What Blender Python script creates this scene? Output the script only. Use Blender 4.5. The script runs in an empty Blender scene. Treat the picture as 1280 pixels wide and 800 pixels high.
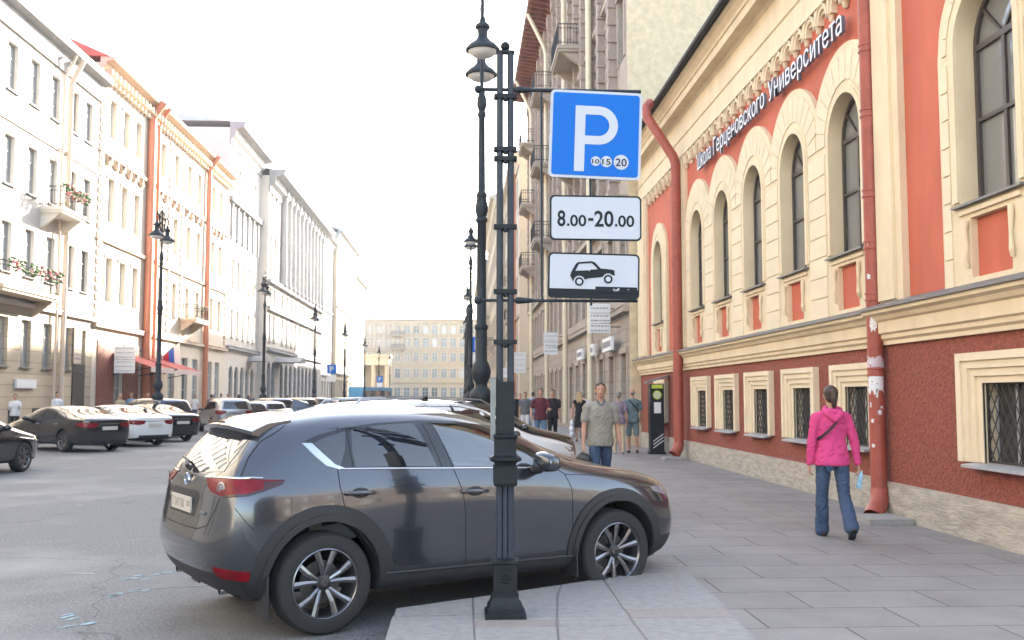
import bpy, bmesh, math, random
from mathutils import Vector, Matrix
from mathutils.geometry import tessellate_polygon, delaunay_2d_cdt
from mathutils.bvhtree import BVHTree
R = math.radians
PI = math.pi
random.seed(7)
scene = bpy.context.scene
COL = scene.collection

# ---------------------------------------------------------------- camera, sky, sun, exposure
EYE = 1.57
cam = bpy.data.cameras.new('camera')
camo = bpy.data.objects.new('camera', cam)
COL.objects.link(camo)
camo.location = (0, 0, EYE)
camo.rotation_euler = (R(90 + 4.41), 0, R(-2.9))
cam.sensor_width = 36
cam.lens = 35.0
cam.clip_end = 3000
cam.dof.use_dof = True
cam.dof.focus_distance = 8.0
cam.dof.aperture_fstop = 4.5
scene.camera = camo

SUN_EL, SUN_AZ = 22.0, 31.0          # azimuth from the street direction towards the right
sdir = Vector((math.sin(R(SUN_AZ)) * math.cos(R(SUN_EL)), math.cos(R(SUN_AZ)) * math.cos(R(SUN_EL)), math.sin(R(SUN_EL))))
world = bpy.data.worlds.new('World')
scene.world = world
world.use_nodes = True
wn = world.node_tree
wn.nodes.clear()
sky = wn.nodes.new('ShaderNodeTexSky')
sky.sky_type = 'NISHITA'
sky.sun_disc = False
sky.sun_elevation = R(SUN_EL)
sky.sun_rotation = R(SUN_AZ)
sky.air_density = 1.0
sky.dust_density = 2.0
sky.ozone_density = 1.0
hs = wn.nodes.new('ShaderNodeHueSaturation')
hs.inputs['Saturation'].default_value = 0.8
bg = wn.nodes.new('ShaderNodeBackground')
bg.inputs['Strength'].default_value = 0.15
wo = wn.nodes.new('ShaderNodeOutputWorld')
wn.links.new(sky.outputs[0], hs.inputs['Color'])
wn.links.new(hs.outputs[0], bg.inputs['Color'])
wn.links.new(bg.outputs[0], wo.inputs['Surface'])

sl = bpy.data.lights.new('sun', 'SUN')
sl.energy = 5.0
sl.angle = R(0.8)
sl.color = (1.0, 0.93, 0.82)
so = bpy.data.objects.new('sun', sl)
COL.objects.link(so)
so.rotation_euler = (-sdir).to_track_quat('-Z', 'Y').to_euler()

scene.view_settings.view_transform = 'Standard'
scene.view_settings.look = 'None'
scene.view_settings.exposure = 2.78
scene.view_settings.use_white_balance = True      # the photo is balanced for open shade
scene.view_settings.white_balance_temperature = 6750
scene.view_settings.white_balance_tint = 8
scene.view_settings.gamma = 1.0
scene.cycles.max_bounces = 7
scene.cycles.diffuse_bounces = 3
scene.cycles.glossy_bounces = 4
scene.cycles.transparent_max_bounces = 8
scene.cycles.caustics_reflective = False
scene.cycles.caustics_refractive = False
scene.cycles.sample_clamp_indirect = 6.0

# ---------------------------------------------------------------- materials
def mat(name, col, rough=0.7, metal=0.0, var=0.0, vscale=3.0, bump=0.0, bscale=40.0, coat=0.0, spec=0.5,
        col2=None, alpha=1.0, detail=6.0, stretch=None):
    m = bpy.data.materials.new(name)
    m.use_nodes = True
    nt = m.node_tree
    b = nt.nodes['Principled BSDF']
    b.inputs['Base Color'].default_value = (*col, 1)
    b.inputs['Roughness'].default_value = rough
    b.inputs['Metallic'].default_value = metal
    b.inputs['Coat Weight'].default_value = coat
    b.inputs['Coat Roughness'].default_value = 0.04
    b.inputs['Specular IOR Level'].default_value = spec
    b.inputs['Alpha'].default_value = alpha
    if var > 0 or bump > 0:
        tc = nt.nodes.new('ShaderNodeTexCoord')
        mp = nt.nodes.new('ShaderNodeMapping')
        if stretch:
            mp.inputs['Scale'].default_value = stretch
        nt.links.new(tc.outputs['Object'], mp.inputs['Vector'])
    if var > 0:
        n = nt.nodes.new('ShaderNodeTexNoise')
        n.inputs['Scale'].default_value = vscale
        n.inputs['Detail'].default_value = detail
        n.inputs['Roughness'].default_value = 0.62
        nt.links.new(mp.outputs[0], n.inputs['Vector'])
        r = nt.nodes.new('ShaderNodeMapRange')
        r.inputs['From Min'].default_value = 0.3
        r.inputs['From Max'].default_value = 0.7
        nt.links.new(n.outputs['Fac'], r.inputs['Value'])
        mx = nt.nodes.new('ShaderNodeMix')
        mx.data_type = 'RGBA'
        c2 = col2 if col2 else tuple(min(1, c * (1 + var)) for c in col)
        c1 = col if col2 else tuple(c * (1 - var) for c in col)
        mx.inputs['A'].default_value = (*c1, 1)
        mx.inputs['B'].default_value = (*c2, 1)
        nt.links.new(r.outputs[0], mx.inputs['Factor'])
        nt.links.new(mx.outputs['Result'], b.inputs['Base Color'])
    if bump > 0:
        n2 = nt.nodes.new('ShaderNodeTexNoise')
        n2.inputs['Scale'].default_value = bscale
        n2.inputs['Detail'].default_value = 5
        nt.links.new(mp.outputs[0], n2.inputs['Vector'])
        bp = nt.nodes.new('ShaderNodeBump')
        bp.inputs['Strength'].default_value = 1.0
        bp.inputs['Distance'].default_value = bump
        nt.links.new(n2.outputs['Fac'], bp.inputs['Height'])
        nt.links.new(bp.outputs[0], b.inputs['Normal'])
    return m

def brickmat(name, c1, c2, mortar, bw, bh, ms, axes='xz', rough=0.75, bump=0.004, fine=0.0, fscale=60, offset=0.5, stain=0.15, rot=0.0):
    """stone courses, slabs or tiles: a brick texture in object space (axes = plane of the joints)"""
    m = bpy.data.materials.new(name)
    m.use_nodes = True
    nt = m.node_tree
    b = nt.nodes['Principled BSDF']
    b.inputs['Roughness'].default_value = rough
    tc = nt.nodes.new('ShaderNodeTexCoord')
    src = tc.outputs['Object']
    if axes == 'xz':
        sp = nt.nodes.new('ShaderNodeSeparateXYZ')
        cb = nt.nodes.new('ShaderNodeCombineXYZ')
        nt.links.new(src, sp.inputs[0])
        nt.links.new(sp.outputs[0], cb.inputs[0])
        nt.links.new(sp.outputs[2], cb.inputs[1])
        src = cb.outputs[0]
    mp = nt.nodes.new('ShaderNodeMapping')
    mp.inputs['Rotation'].default_value = (0, 0, rot)
    nt.links.new(src, mp.inputs['Vector'])
    br = nt.nodes.new('ShaderNodeTexBrick')
    br.offset = offset
    br.inputs['Color1'].default_value = (*c1, 1)
    br.inputs['Color2'].default_value = (*c2, 1)
    br.inputs['Mortar'].default_value = (*mortar, 1)
    br.inputs['Scale'].default_value = 1.0
    br.inputs['Mortar Size'].default_value = ms
    br.inputs['Mortar Smooth'].default_value = 0.2
    br.inputs['Bias'].default_value = 0.0
    br.inputs['Brick Width'].default_value = bw
    br.inputs['Row Height'].default_value = bh
    nt.links.new(mp.outputs[0], br.inputs['Vector'])
    n = nt.nodes.new('ShaderNodeTexNoise')
    n.inputs['Scale'].default_value = 1.1
    n.inputs['Detail'].default_value = 9
    n.inputs['Roughness'].default_value = 0.7
    nt.links.new(tc.outputs['Object'], n.inputs['Vector'])
    r = nt.nodes.new('ShaderNodeMapRange')
    r.inputs['From Min'].default_value = 0.3
    r.inputs['From Max'].default_value = 0.7
    r.inputs['To Min'].default_value = 1 - stain
    r.inputs['To Max'].default_value = 1 + stain
    nt.links.new(n.outputs['Fac'], r.inputs['Value'])
    mx = nt.nodes.new('ShaderNodeMix')
    mx.data_type = 'RGBA'
    mx.blend_type = 'MULTIPLY'
    mx.inputs['Factor'].default_value = 1
    nt.links.new(br.outputs['Color'], mx.inputs['A'])
    nt.links.new(r.outputs[0], mx.inputs['B'])
    n2 = nt.nodes.new('ShaderNodeTexNoise')
    n2.inputs['Scale'].default_value = fscale
    n2.inputs['Detail'].default_value = 4
    nt.links.new(tc.outputs['Object'], n2.inputs['Vector'])
    r2 = nt.nodes.new('ShaderNodeMapRange')
    r2.inputs['From Min'].default_value = 0.3
    r2.inputs['From Max'].default_value = 0.7
    r2.inputs['To Min'].default_value = 0.88
    r2.inputs['To Max'].default_value = 1.12
    nt.links.new(n2.outputs['Fac'], r2.inputs['Value'])
    mx2 = nt.nodes.new('ShaderNodeMix')
    mx2.data_type = 'RGBA'
    mx2.blend_type = 'MULTIPLY'
    mx2.inputs['Factor'].default_value = 1
    nt.links.new(mx.outputs['Result'], mx2.inputs['A'])
    nt.links.new(r2.outputs[0], mx2.inputs['B'])
    if axes == 'xy':                                       # trodden spots on the paving
        vo = nt.nodes.new('ShaderNodeTexVoronoi')
        vo.inputs['Scale'].default_value = 5.5
        nt.links.new(tc.outputs['Object'], vo.inputs['Vector'])
        sr = nt.nodes.new('ShaderNodeMapRange')
        sr.inputs['From Min'].default_value = .05
        sr.inputs['From Max'].default_value = .075
        sr.inputs['To Min'].default_value = .72
        sr.inputs['To Max'].default_value = 1
        nt.links.new(vo.outputs['Distance'], sr.inputs['Value'])
        mx3 = nt.nodes.new('ShaderNodeMix')
        mx3.data_type = 'RGBA'
        mx3.blend_type = 'MULTIPLY'
        mx3.inputs['Factor'].default_value = 1
        nt.links.new(mx2.outputs['Result'], mx3.inputs['A'])
        nt.links.new(sr.outputs[0], mx3.inputs['B'])
        mx2 = mx3
    nt.links.new(mx2.outputs['Result'], b.inputs['Base Color'])
    sub = nt.nodes.new('ShaderNodeMath')
    sub.operation = 'SUBTRACT'
    sub.inputs[0].default_value = 1
    nt.links.new(br.outputs['Fac'], sub.inputs[1])
    ad = nt.nodes.new('ShaderNodeMath')
    ad.operation = 'MULTIPLY_ADD'
    ad.inputs[1].default_value = fine
    nt.links.new(n2.outputs['Fac'], ad.inputs[0])
    nt.links.new(sub.outputs[0], ad.inputs[2])
    bp = nt.nodes.new('ShaderNodeBump')
    bp.inputs['Distance'].default_value = bump
    nt.links.new(ad.outputs[0], bp.inputs['Height'])
    nt.links.new(bp.outputs[0], b.inputs['Normal'])
    return m

def two_noise(name, c1, c2, c3, s1, s2, rough=0.85, bump=0.003, bscale=120):
    """ground stuff: fine speckle between c1 and c2, broad worn patches towards c3"""
    m = bpy.data.materials.new(name)
    m.use_nodes = True
    nt = m.node_tree
    b = nt.nodes['Principled BSDF']
    b.inputs['Roughness'].default_value = rough
    tc = nt.nodes.new('ShaderNodeTexCoord')
    def noise(s, d=6, rg=0.6):
        n = nt.nodes.new('ShaderNodeTexNoise')
        n.inputs['Scale'].default_value = s
        n.inputs['Detail'].default_value = d
        n.inputs['Roughness'].default_value = rg
        nt.links.new(tc.outputs['Object'], n.inputs['Vector'])
        return n
    def rng(n, a, bb):
        r = nt.nodes.new('ShaderNodeMapRange')
        r.inputs['From Min'].default_value = a
        r.inputs['From Max'].default_value = bb
        nt.links.new(n.outputs['Fac'], r.inputs['Value'])
        return r
    def mix(fac, a, bb):
        x = nt.nodes.new('ShaderNodeMix')
        x.data_type = 'RGBA'
        nt.links.new(fac.outputs[0], x.inputs['Factor'])
        for k, v in (('A', a), ('B', bb)):
            if isinstance(v, tuple):
                x.inputs[k].default_value = (*v, 1)
            else:
                nt.links.new(v.outputs['Result'], x.inputs[k])
        return x
    f = noise(s1, 3)
    g = noise(s2, 7, 0.55)
    a = mix(rng(f, 0.35, 0.65), c1, c2)
    z = mix(rng(g, 0.5, 0.78), a, c3)
    nd = noise(1.3, 5)
    va = nt.nodes.new('ShaderNodeVectorMath')
    va.operation = 'MULTIPLY_ADD'
    nt.links.new(nd.outputs['Color'], va.inputs[0])
    va.inputs[1].default_value = (.9, .9, 0)
    nt.links.new(tc.outputs['Object'], va.inputs[2])
    vo = nt.nodes.new('ShaderNodeTexVoronoi')
    vo.feature = 'DISTANCE_TO_EDGE'
    vo.inputs['Scale'].default_value = .22
    nt.links.new(va.outputs[0], vo.inputs['Vector'])
    cr = nt.nodes.new('ShaderNodeMapRange')
    cr.inputs['From Min'].default_value = 0.0012
    cr.inputs['From Max'].default_value = 0.0028
    cr.inputs['To Min'].default_value = .68
    cr.inputs['To Max'].default_value = 1
    nt.links.new(vo.outputs['Distance'], cr.inputs['Value'])
    no = noise(.9, 4)
    oi = nt.nodes.new('ShaderNodeMapRange')                 # oil and water stains
    oi.inputs['From Min'].default_value = .62
    oi.inputs['From Max'].default_value = .72
    oi.inputs['To Min'].default_value = 1
    oi.inputs['To Max'].default_value = .72
    nt.links.new(no.outputs['Fac'], oi.inputs['Value'])
    ml = nt.nodes.new('ShaderNodeMath')
    ml.operation = 'MULTIPLY'
    nt.links.new(cr.outputs[0], ml.inputs[0])
    nt.links.new(oi.outputs[0], ml.inputs[1])
    zz = nt.nodes.new('ShaderNodeMix')
    zz.data_type = 'RGBA'
    zz.blend_type = 'MULTIPLY'
    zz.inputs['Factor'].default_value = 1
    nt.links.new(z.outputs['Result'], zz.inputs['A'])
    nt.links.new(ml.outputs[0], zz.inputs['B'])
    z = zz
    nt.links.new(z.outputs['Result'], b.inputs['Base Color'])
    n2 = noise(bscale, 4)
    bp = nt.nodes.new('ShaderNodeBump')
    bp.inputs['Distance'].default_value = bump
    nt.links.new(n2.outputs['Fac'], bp.inputs['Height'])
    nt.links.new(bp.outputs[0], b.inputs['Normal'])
    return m

def glassmat(name, tint, refl=0.12, opacity=0.3, rough=0.02):
    """thin pane: see-through tinted, glossy at grazing angles"""
    m = bpy.data.materials.new(name)
    m.use_nodes = True
    nt = m.node_tree
    nt.nodes.clear()
    o = nt.nodes.new('ShaderNodeOutputMaterial')
    t = nt.nodes.new('ShaderNodeBsdfTransparent')
    t.inputs['Color'].default_value = (*tint, 1)
    g = nt.nodes.new('ShaderNodeBsdfGlossy')
    g.inputs['Roughness'].default_value = rough
    fr = nt.nodes.new('ShaderNodeFresnel')
    fr.inputs['IOR'].default_value = 1.5
    ad = nt.nodes.new('ShaderNodeMath')
    ad.operation = 'ADD'
    ad.inputs[1].default_value = refl
    ad.use_clamp = True
    nt.links.new(fr.outputs[0], ad.inputs[0])
    mx = nt.nodes.new('ShaderNodeMixShader')
    nt.links.new(ad.outputs[0], mx.inputs[0])
    nt.links.new(t.outputs[0], mx.inputs[1])
    nt.links.new(g.outputs[0], mx.inputs[2])
    nt.links.new(mx.outputs[0], o.inputs['Surface'])
    return m

M = {}
M['cream'] = mat('cream_plaster', (0.73, 0.595, 0.40), 0.8, var=0.11, vscale=2.2, detail=11, stretch=(1, 1, .4), bump=0.002, bscale=60)
M['cream2'] = mat('cream_plaster_pale', (0.75, 0.625, 0.44), 0.8, var=0.06, vscale=2.5)
M['red'] = mat('orange_red_plaster', (0.53, 0.128, 0.070), 0.8, var=0.16, vscale=1.6, bump=0.002, bscale=50, detail=10, stretch=(1, 1, .35))
M['rough_red'] = mat('rough_dark_red_render', (0.27, 0.072, 0.047), 0.9, var=0.34, vscale=16, bump=0.035, bscale=24)
M['plinth_blocks'] = brickmat('limestone_plinth', (0.46, 0.40, 0.30), (0.36, 0.31, 0.24), (0.2, 0.17, 0.14), 0.95, 0.235, 0.006, bump=0.012, fine=0.9, fscale=22, stain=0.25)
M['plinth'] = mat('weathered_limestone', (0.30, 0.265, 0.215), 0.9, var=.2, vscale=3.2, detail=14, col2=(0.54, 0.49, 0.41), bump=.02, bscale=9, stretch=(1, 1, 4.5))
M['flash'] = mat('grey_sheet_metal', (0.16, 0.155, 0.16), 0.5, metal=0.3, var=0.12, vscale=5)
M['sill'] = mat('pale_sheet_metal_sill', (0.42, 0.42, 0.43), 0.5, metal=0.3, var=0.1, vscale=4)
M['black_edge'] = mat('black_roof_edge', (0.012, 0.012, 0.014), 0.6, var=0.1)
M['win_frame'] = mat('dark_brown_window_frame', (0.07, 0.055, 0.05), 0.5, var=0.1)
M['win_dark'] = mat('window_glass_grey', (0.20, 0.20, 0.19), 0.06, spec=0.9)
M['pane_curtain'] = mat('window_with_pale_curtain', (0.42, 0.42, 0.40), 0.12, var=.15, vscale=3, spec=.8)
M['pane_deep'] = mat('window_deep_glass', (0.06, 0.065, 0.07), 0.05, spec=.9)
M['curtain'] = mat('pale_curtain', (0.5, 0.5, 0.48), 0.9, var=0.08)
M['grille'] = mat('rusty_black_iron', (0.03, 0.024, 0.02), 0.6, var=0.2, vscale=20)
M['base_glass'] = mat('dirty_dark_glass', (0.055, 0.052, 0.045), 0.25, var=0.3, vscale=6, spec=0.6)
M['pipe'] = mat('red_brown_painted_pipe', (0.34, 0.075, 0.05), 0.5, var=0.18, vscale=6)
M['pipe_cream'] = mat('cream_painted_pipe', (0.66, 0.58, 0.42), 0.5, var=0.06)
M['pipe_white'] = mat('pale_beige_pipe', (0.62, 0.5, 0.4), 0.5, var=0.05)
M['pipe_orange'] = mat('orange_red_pipe', (0.55, 0.20, 0.11), 0.5, var=0.08)
M['paper'] = mat('torn_paper', (0.62, 0.62, 0.68), 0.9, var=0.5, vscale=11, col2=(0.52, 0.34, 0.34))
M['paper2'] = mat('white_paper', (0.72, 0.72, 0.74), 0.9, var=0.04)
M['letter'] = mat('white_sign_letters', (0.72, 0.74, 0.78), 0.5)
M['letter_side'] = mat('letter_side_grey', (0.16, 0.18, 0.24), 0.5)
M['asphalt'] = two_noise('asphalt', (0.10, 0.099, 0.10), (0.215, 0.21, 0.206), (0.30, 0.29, 0.28), 42, 0.35)
M['slab'] = brickmat('granite_paving_slabs', (0.212, 0.193, 0.183), (0.240, 0.220, 0.209), (0.07, 0.062, 0.056), 1.05, 0.62, 0.007, axes='xy', rough=0.62, bump=0.003, fine=0.25, fscale=90, stain=0.2)
M['kerb'] = mat('pale_granite_kerb', (0.29, 0.276, 0.26), 0.8, var=0.16, vscale=14, bump=0.002, bscale=120)
M['kerb_side'] = mat('granite_joint', (0.05, 0.048, 0.045), 0.9)
M['pinkslab'] = mat('pinkish_granite', (0.29, 0.25, 0.23), 0.75, var=0.14, vscale=20)
M['blue_paint'] = mat('worn_blue_paint', (0.27, 0.40, 0.44), 0.8, var=0.3, vscale=30)
M['white_paint'] = mat('worn_white_paint', (0.38, 0.38, 0.38), 0.8, var=0.25, vscale=20)
M['iron'] = mat('dark_grey_painted_iron', (0.010, 0.0125, 0.016), 0.5, var=0.3, vscale=8, bump=0.0008, bscale=60, spec=.28)
M['iron2'] = mat('grey_green_painted_iron', (0.018, 0.024, 0.03), 0.5, var=0.25, vscale=8, spec=.28)
M['bluesteel'] = mat('blue_grey_steel', (0.028, 0.037, 0.052), 0.45, var=0.2, vscale=7, spec=.3)
M['galv'] = mat('galvanised_steel', (0.20, 0.225, 0.225), 0.5, metal=0.3, var=0.12, vscale=9)
M['lamp_glass'] = mat('milky_lamp_glass', (0.72, 0.70, 0.66), 0.2, spec=0.7)
M['chrome'] = mat('chrome', (0.55, 0.55, 0.57), 0.12, metal=1.0)
M['black'] = mat('matt_black', (0.012, 0.012, 0.013), 0.6)
M['rubber'] = mat('tyre_rubber', (0.018, 0.018, 0.019), 0.75, var=0.15, vscale=30)
M['white'] = mat('white_paint_plain', (0.78, 0.78, 0.78), 0.5)

# ---------------------------------------------------------------- mesh helpers
class MB:
    def __init__(self):
        self.v, self.f, self.m = [], [], []
    def add(self, vs, fs, mi=0):
        o = len(self.v)
        self.v += [tuple(p) for p in vs]
        for f in fs:
            self.f.append([i + o for i in f])
            self.m.append(mi)
        return self
    def quad(self, a, b, c, d, mi=0):
        return self.add([a, b, c, d], [(0, 1, 2, 3)], mi)
    def box(self, x0, x1, y0, y1, z0, z1, mi=0):
        vs = [(x0, y0, z0), (x1, y0, z0), (x1, y1, z0), (x0, y1, z0), (x0, y0, z1), (x1, y0, z1), (x1, y1, z1), (x0, y1, z1)]
        return self.add(vs, [(0, 3, 2, 1), (4, 5, 6, 7), (0, 1, 5, 4), (1, 2, 6, 5), (2, 3, 7, 6), (3, 0, 4, 7)], mi)
    def prism(self, poly, fn, a, b, mi=0, caps=True):
        """poly: list of 2D points, fn(p, t) -> 3D point; extruded from t=a to t=b"""
        n = len(poly)
        vs = [fn(p, a) for p in poly] + [fn(p, b) for p in poly]
        fs = [(i, (i + 1) % n, n + (i + 1) % n, n + i) for i in range(n)]
        self.add(vs, fs, mi)
        if caps:
            tri = tessellate_polygon([[Vector((p[0], p[1], 0)) for p in poly]])
            self.add(vs[:n], [t for t in tri], mi)
            self.add(vs[n:], [tuple(reversed(t)) for t in tri], mi)
        return self
    def cyl(self, p0, p1, r0, r1=None, n=12, mi=0, caps=True):
        return self.tube([p0, p1], [r0, r0 if r1 is None else r1], n, mi, caps)
    def tube(self, path, r, n=10, mi=0, caps=True):
        path = [Vector(p) for p in path]
        k = len(path)
        rs = r if isinstance(r, (list, tuple)) else [r] * k
        rings = []
        prev = None
        for i, p in enumerate(path):
            d = (path[min(i + 1, k - 1)] - path[max(i - 1, 0)])
            d.normalize()
            if prev is None:
                a = Vector((0, 0, 1)) if abs(d.z) < 0.9 else Vector((1, 0, 0))
                u = d.cross(a).normalized()
            else:
                u = (prev - d * prev.dot(d)).normalized()
            prev = u
            w = d.cross(u)
            rings.append([p + (u * math.cos(2 * PI * j / n) + w * math.sin(2 * PI * j / n)) * rs[i] for j in range(n)])
        vs = [q for rg in rings for q in rg]
        fs = [(i * n + j, i * n + (j + 1) % n, (i + 1) * n + (j + 1) % n, (i + 1) * n + j) for i in range(k - 1) for j in range(n)]
        if caps:
            fs.append(tuple(reversed(range(n))))
            fs.append(tuple((k - 1) * n + j for j in range(n)))
        return self.add(vs, fs, mi)
    def lathe(self, prof, c=(0, 0, 0), n=20, mi=0, axis='z'):
        vs = []
        for r, h in prof:
            for j in range(n):
                a = 2 * PI * j / n
                if axis == 'z':
                    vs.append((c[0] + r * math.cos(a), c[1] + r * math.sin(a), c[2] + h))
                else:
                    vs.append((c[0] + r * math.cos(a), c[1] + h, c[2] + r * math.sin(a)))
        k = len(prof)
        fs = [(i * n + j, i * n + (j + 1) % n, (i + 1) * n + (j + 1) % n, (i + 1) * n + j) for i in range(k - 1) for j in range(n)]
        return self.add(vs, fs, mi)
    def ball(self, c, r, n=12, mi=0, s=(1, 1, 1)):
        k = max(4, n // 2)
        vs, fs = [], []
        for i in range(k + 1):
            t = PI * i / k
            for j in range(n):
                a = 2 * PI * j / n
                vs.append((c[0] + s[0] * r * math.sin(t) * math.cos(a), c[1] + s[1] * r * math.sin(t) * math.sin(a), c[2] + s[2] * r * math.cos(t)))
        for i in range(k):
            for j in range(n):
                fs.append((i * n + j, i * n + (j + 1) % n, (i + 1) * n + (j + 1) % n, (i + 1) * n + j))
        return self.add(vs, fs, mi)
    def square_lathe(self, prof, c=(0, 0, 0), mi=0):
        vs = []
        for r, h in prof:
            vs += [(c[0] - r, c[1] - r, c[2] + h), (c[0] + r, c[1] - r, c[2] + h), (c[0] + r, c[1] + r, c[2] + h), (c[0] - r, c[1] + r, c[2] + h)]
        k = len(prof)
        fs = [(i * 4 + j, i * 4 + (j + 1) % 4, (i + 1) * 4 + (j + 1) % 4, (i + 1) * 4 + j) for i in range(k - 1) for j in range(4)]
        fs += [(3, 2, 1, 0), tuple((k - 1) * 4 + j for j in range(4))]
        return self.add(vs, fs, mi)
    def build(self, name, mats, parent=None, smooth=None, fixn=True, bevel=0.0):
        me = bpy.data.meshes.new(name)
        me.from_pydata([tuple(p) for p in self.v], [], self.f)
        if not isinstance(mats, (list, tuple)):
            mats = [mats]
        for m in mats:
            me.materials.append(m)
        me.polygons.foreach_set('material_index', self.m)
        if fixn:
            b = bmesh.new()
            b.from_mesh(me)
            bmesh.ops.remove_doubles(b, verts=b.verts, dist=0.00005)
            bmesh.ops.recalc_face_normals(b, faces=b.faces)
            b.to_mesh(me)
            b.free()
        if smooth is not None:
            me.polygons.foreach_set('use_smooth', [True] * len(me.polygons))
            me.set_sharp_from_angle(angle=R(smooth))
        me.update()
        return link(name, me, parent)

def link(name, data, parent=None, loc=None, rot=None):
    o = bpy.data.objects.new(name, data)
    COL.objects.link(o)
    if parent is not None:
        o.parent = parent
    if loc is not None:
        o.location = loc
    if rot is not None:
        o.rotation_euler = rot
    return o

def tag(o, label, cat, group=None):
    o['label'] = label
    o['category'] = cat
    if group:
        o['group'] = group
    return o

def thing(name, label, cat, loc=(0, 0, 0), rz=0.0, group=None):
    return tag(link(name, None, None, loc, (0, 0, rz)), label, cat, group)

def struct(o):
    o['kind'] = 'structure'
    return o

def copy_tree(o, parent=None, skip=()):
    c = o.copy()
    COL.objects.link(c)
    c.parent = parent
    for ch in list(o.children):
        if ch.name.split('.')[0] not in skip:
            copy_tree(ch, c, skip)
    return c

def text_mesh(txt, height, depth=0.01, bold=0.0, width=None):
    """mesh of a line of text, x from 0 to width, standing in the xz plane, front at y=-depth"""
    cu = bpy.data.curves.new('text', 'FONT')
    cu.body = txt
    cu.size = 1.0
    cu.offset = bold
    cu.extrude = 0.5
    cu.resolution_u = 4
    t = bpy.data.objects.new('text', cu)
    COL.objects.link(t)
    dg = bpy.context.evaluated_depsgraph_get()
    dg.update()
    me = bpy.data.meshes.new_from_object(t.evaluated_get(dg))
    bpy.data.objects.remove(t)
    bpy.data.curves.remove(cu)
    xs = [v.co.x for v in me.vertices]
    x0, x1 = min(xs), max(xs)
    k = height / 0.72
    kx = k if width is None else width / (x1 - x0)
    for v in me.vertices:
        x, y, z = v.co
        v.co = ((x - x0) * kx, -(z + 0.5) * depth, y * k)
    for p in me.polygons:
        p.material_index = 0
    return me, (x1 - x0) * kx

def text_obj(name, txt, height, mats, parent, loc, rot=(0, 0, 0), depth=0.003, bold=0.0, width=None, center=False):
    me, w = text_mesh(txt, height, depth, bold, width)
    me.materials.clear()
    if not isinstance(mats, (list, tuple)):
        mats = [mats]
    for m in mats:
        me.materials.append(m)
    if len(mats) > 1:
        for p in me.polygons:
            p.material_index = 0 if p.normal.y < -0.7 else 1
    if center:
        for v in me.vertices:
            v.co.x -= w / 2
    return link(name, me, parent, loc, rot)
# ---------------------------------------------------------------- ground, road, pavements
def slab_poly(name, poly, z0, z1, material):
    mb = MB()
    mb.prism(poly, lambda p, t: (p[0], p[1], t), z0, z1)
    return struct(mb.build(name, material))

mb = MB(); mb.quad((-900, -600, -.16), (900, -600, -.16), (900, 1500, -.16), (-900, 1500, -.16))
struct(mb.build('ground', M['asphalt']))
mb = MB(); mb.quad((-15.2, -60, -.14), (2.4, -60, -.14), (2.4, 206, -.14), (-15.2, 206, -.14))
mb.quad((-90, 206, -.14), (90, 206, -.14), (90, 232, -.14), (-90, 232, -.14))
struct(mb.build('road', M['asphalt']))
K = [(-.48, -40), (-.48, 7.56), (.09, 7.92), (.98, 8.53), (1.60, 8.96), (1.66, 9.06)]
lampY = [19.8, 44.0, 68.0, 92.0, 116.0]
edge = list(K)
for ly in lampY:                                     # the bays run between islands that carry the lamps
    edge += [(1.66, ly - 2.0), (.0, ly - 1.0), (-.1, ly + .6), (.5, ly + 1.2), (1.66, ly + 1.5)]
edge += [(1.66, 204)]
right_pave = edge + [(8, 204), (8, -40)]
slab_poly('pavement', right_pave, -.2, 0.0, M['slab'])
def kerb_strip(mb, line, w, z0, z1, L=1.0, inset=-0.006):
    """kerb stones laid along the line, to the right-hand (inner) side, with open joints"""
    for a, b in zip(line[:-1], line[1:]):
        a, b = Vector(a), Vector(b)
        d = b - a
        n = max(1, round(d.length / L))
        d.normalize()
        nn = Vector((d.y, -d.x))
        tot = (b - a).length
        for i in range(n):
            s0, s1 = tot * i / n + .004, tot * (i + 1) / n - .004
            p = [a + d * s0 + nn * inset, a + d * s1 + nn * inset, a + d * s1 + nn * w, a + d * s0 + nn * w]
            mb.prism([(q.x, q.y) for q in p], lambda p, t: (p[0], p[1], t), z0, z1)
mb = MB()
kerb_strip(mb, [(-.48, -20), (-.48, 7.3)], .5, -.16, .005, 1.1)
kerb_strip(mb, edge[5:], .22, -.16, .005, 1.2)
struct(mb.build('kerb', M['kerb']))
# the pale corner: wide granite stones along the bay with pinkish strips
mb = MB()
def stone(poly, mi=0, h=.008):
    c = sum((Vector(p) for p in poly), Vector((0, 0))) / len(poly)
    q = [Vector(p) + (c - Vector(p)).normalized() * .006 for p in poly]
    z0 = -.16 if mi == 0 else -.02
    q2 = [v + (c - v).normalized() * .012 for v in q]
    n = len(q)
    vs = [(v.x, v.y, z0) for v in q] + [(v.x, v.y, h - .014) for v in q] + [(v.x, v.y, h) for v in q2]
    mb.add(vs, [(k * n + i, k * n + (i + 1) % n, (k + 1) * n + (i + 1) % n, (k + 1) * n + i) for k in (0, 1) for i in range(n)], mi)
    mb.add(vs[2 * n:], [tuple(t) for t in tessellate_polygon([[Vector((v.x, v.y, 0)) for v in q2]])], mi)
stone([(-.485, 7.3), (-.485, 7.562), (.09, 7.925), (.09, 6.3), (-.02, 6.3), (-.02, 7.3)])
stone([(.09, 7.14), (.09, 7.925), (.84, 8.43), (.76, 7.98), (.68, 7.14)])
stone([(.09, 6.92), (.09, 7.14), (.68, 7.14), (.66, 6.92)], 1)
stone([(.09, 6.1), (.09, 6.92), (.66, 6.92), (.60, 6.1)])
stone([(.68, 7.14), (.76, 7.98), (.84, 8.43), (.98, 8.535), (1.22, 8.70), (1.20, 7.14)])
stone([(.66, 6.92), (.68, 7.14), (1.20, 7.14), (1.20, 6.92)])
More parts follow.
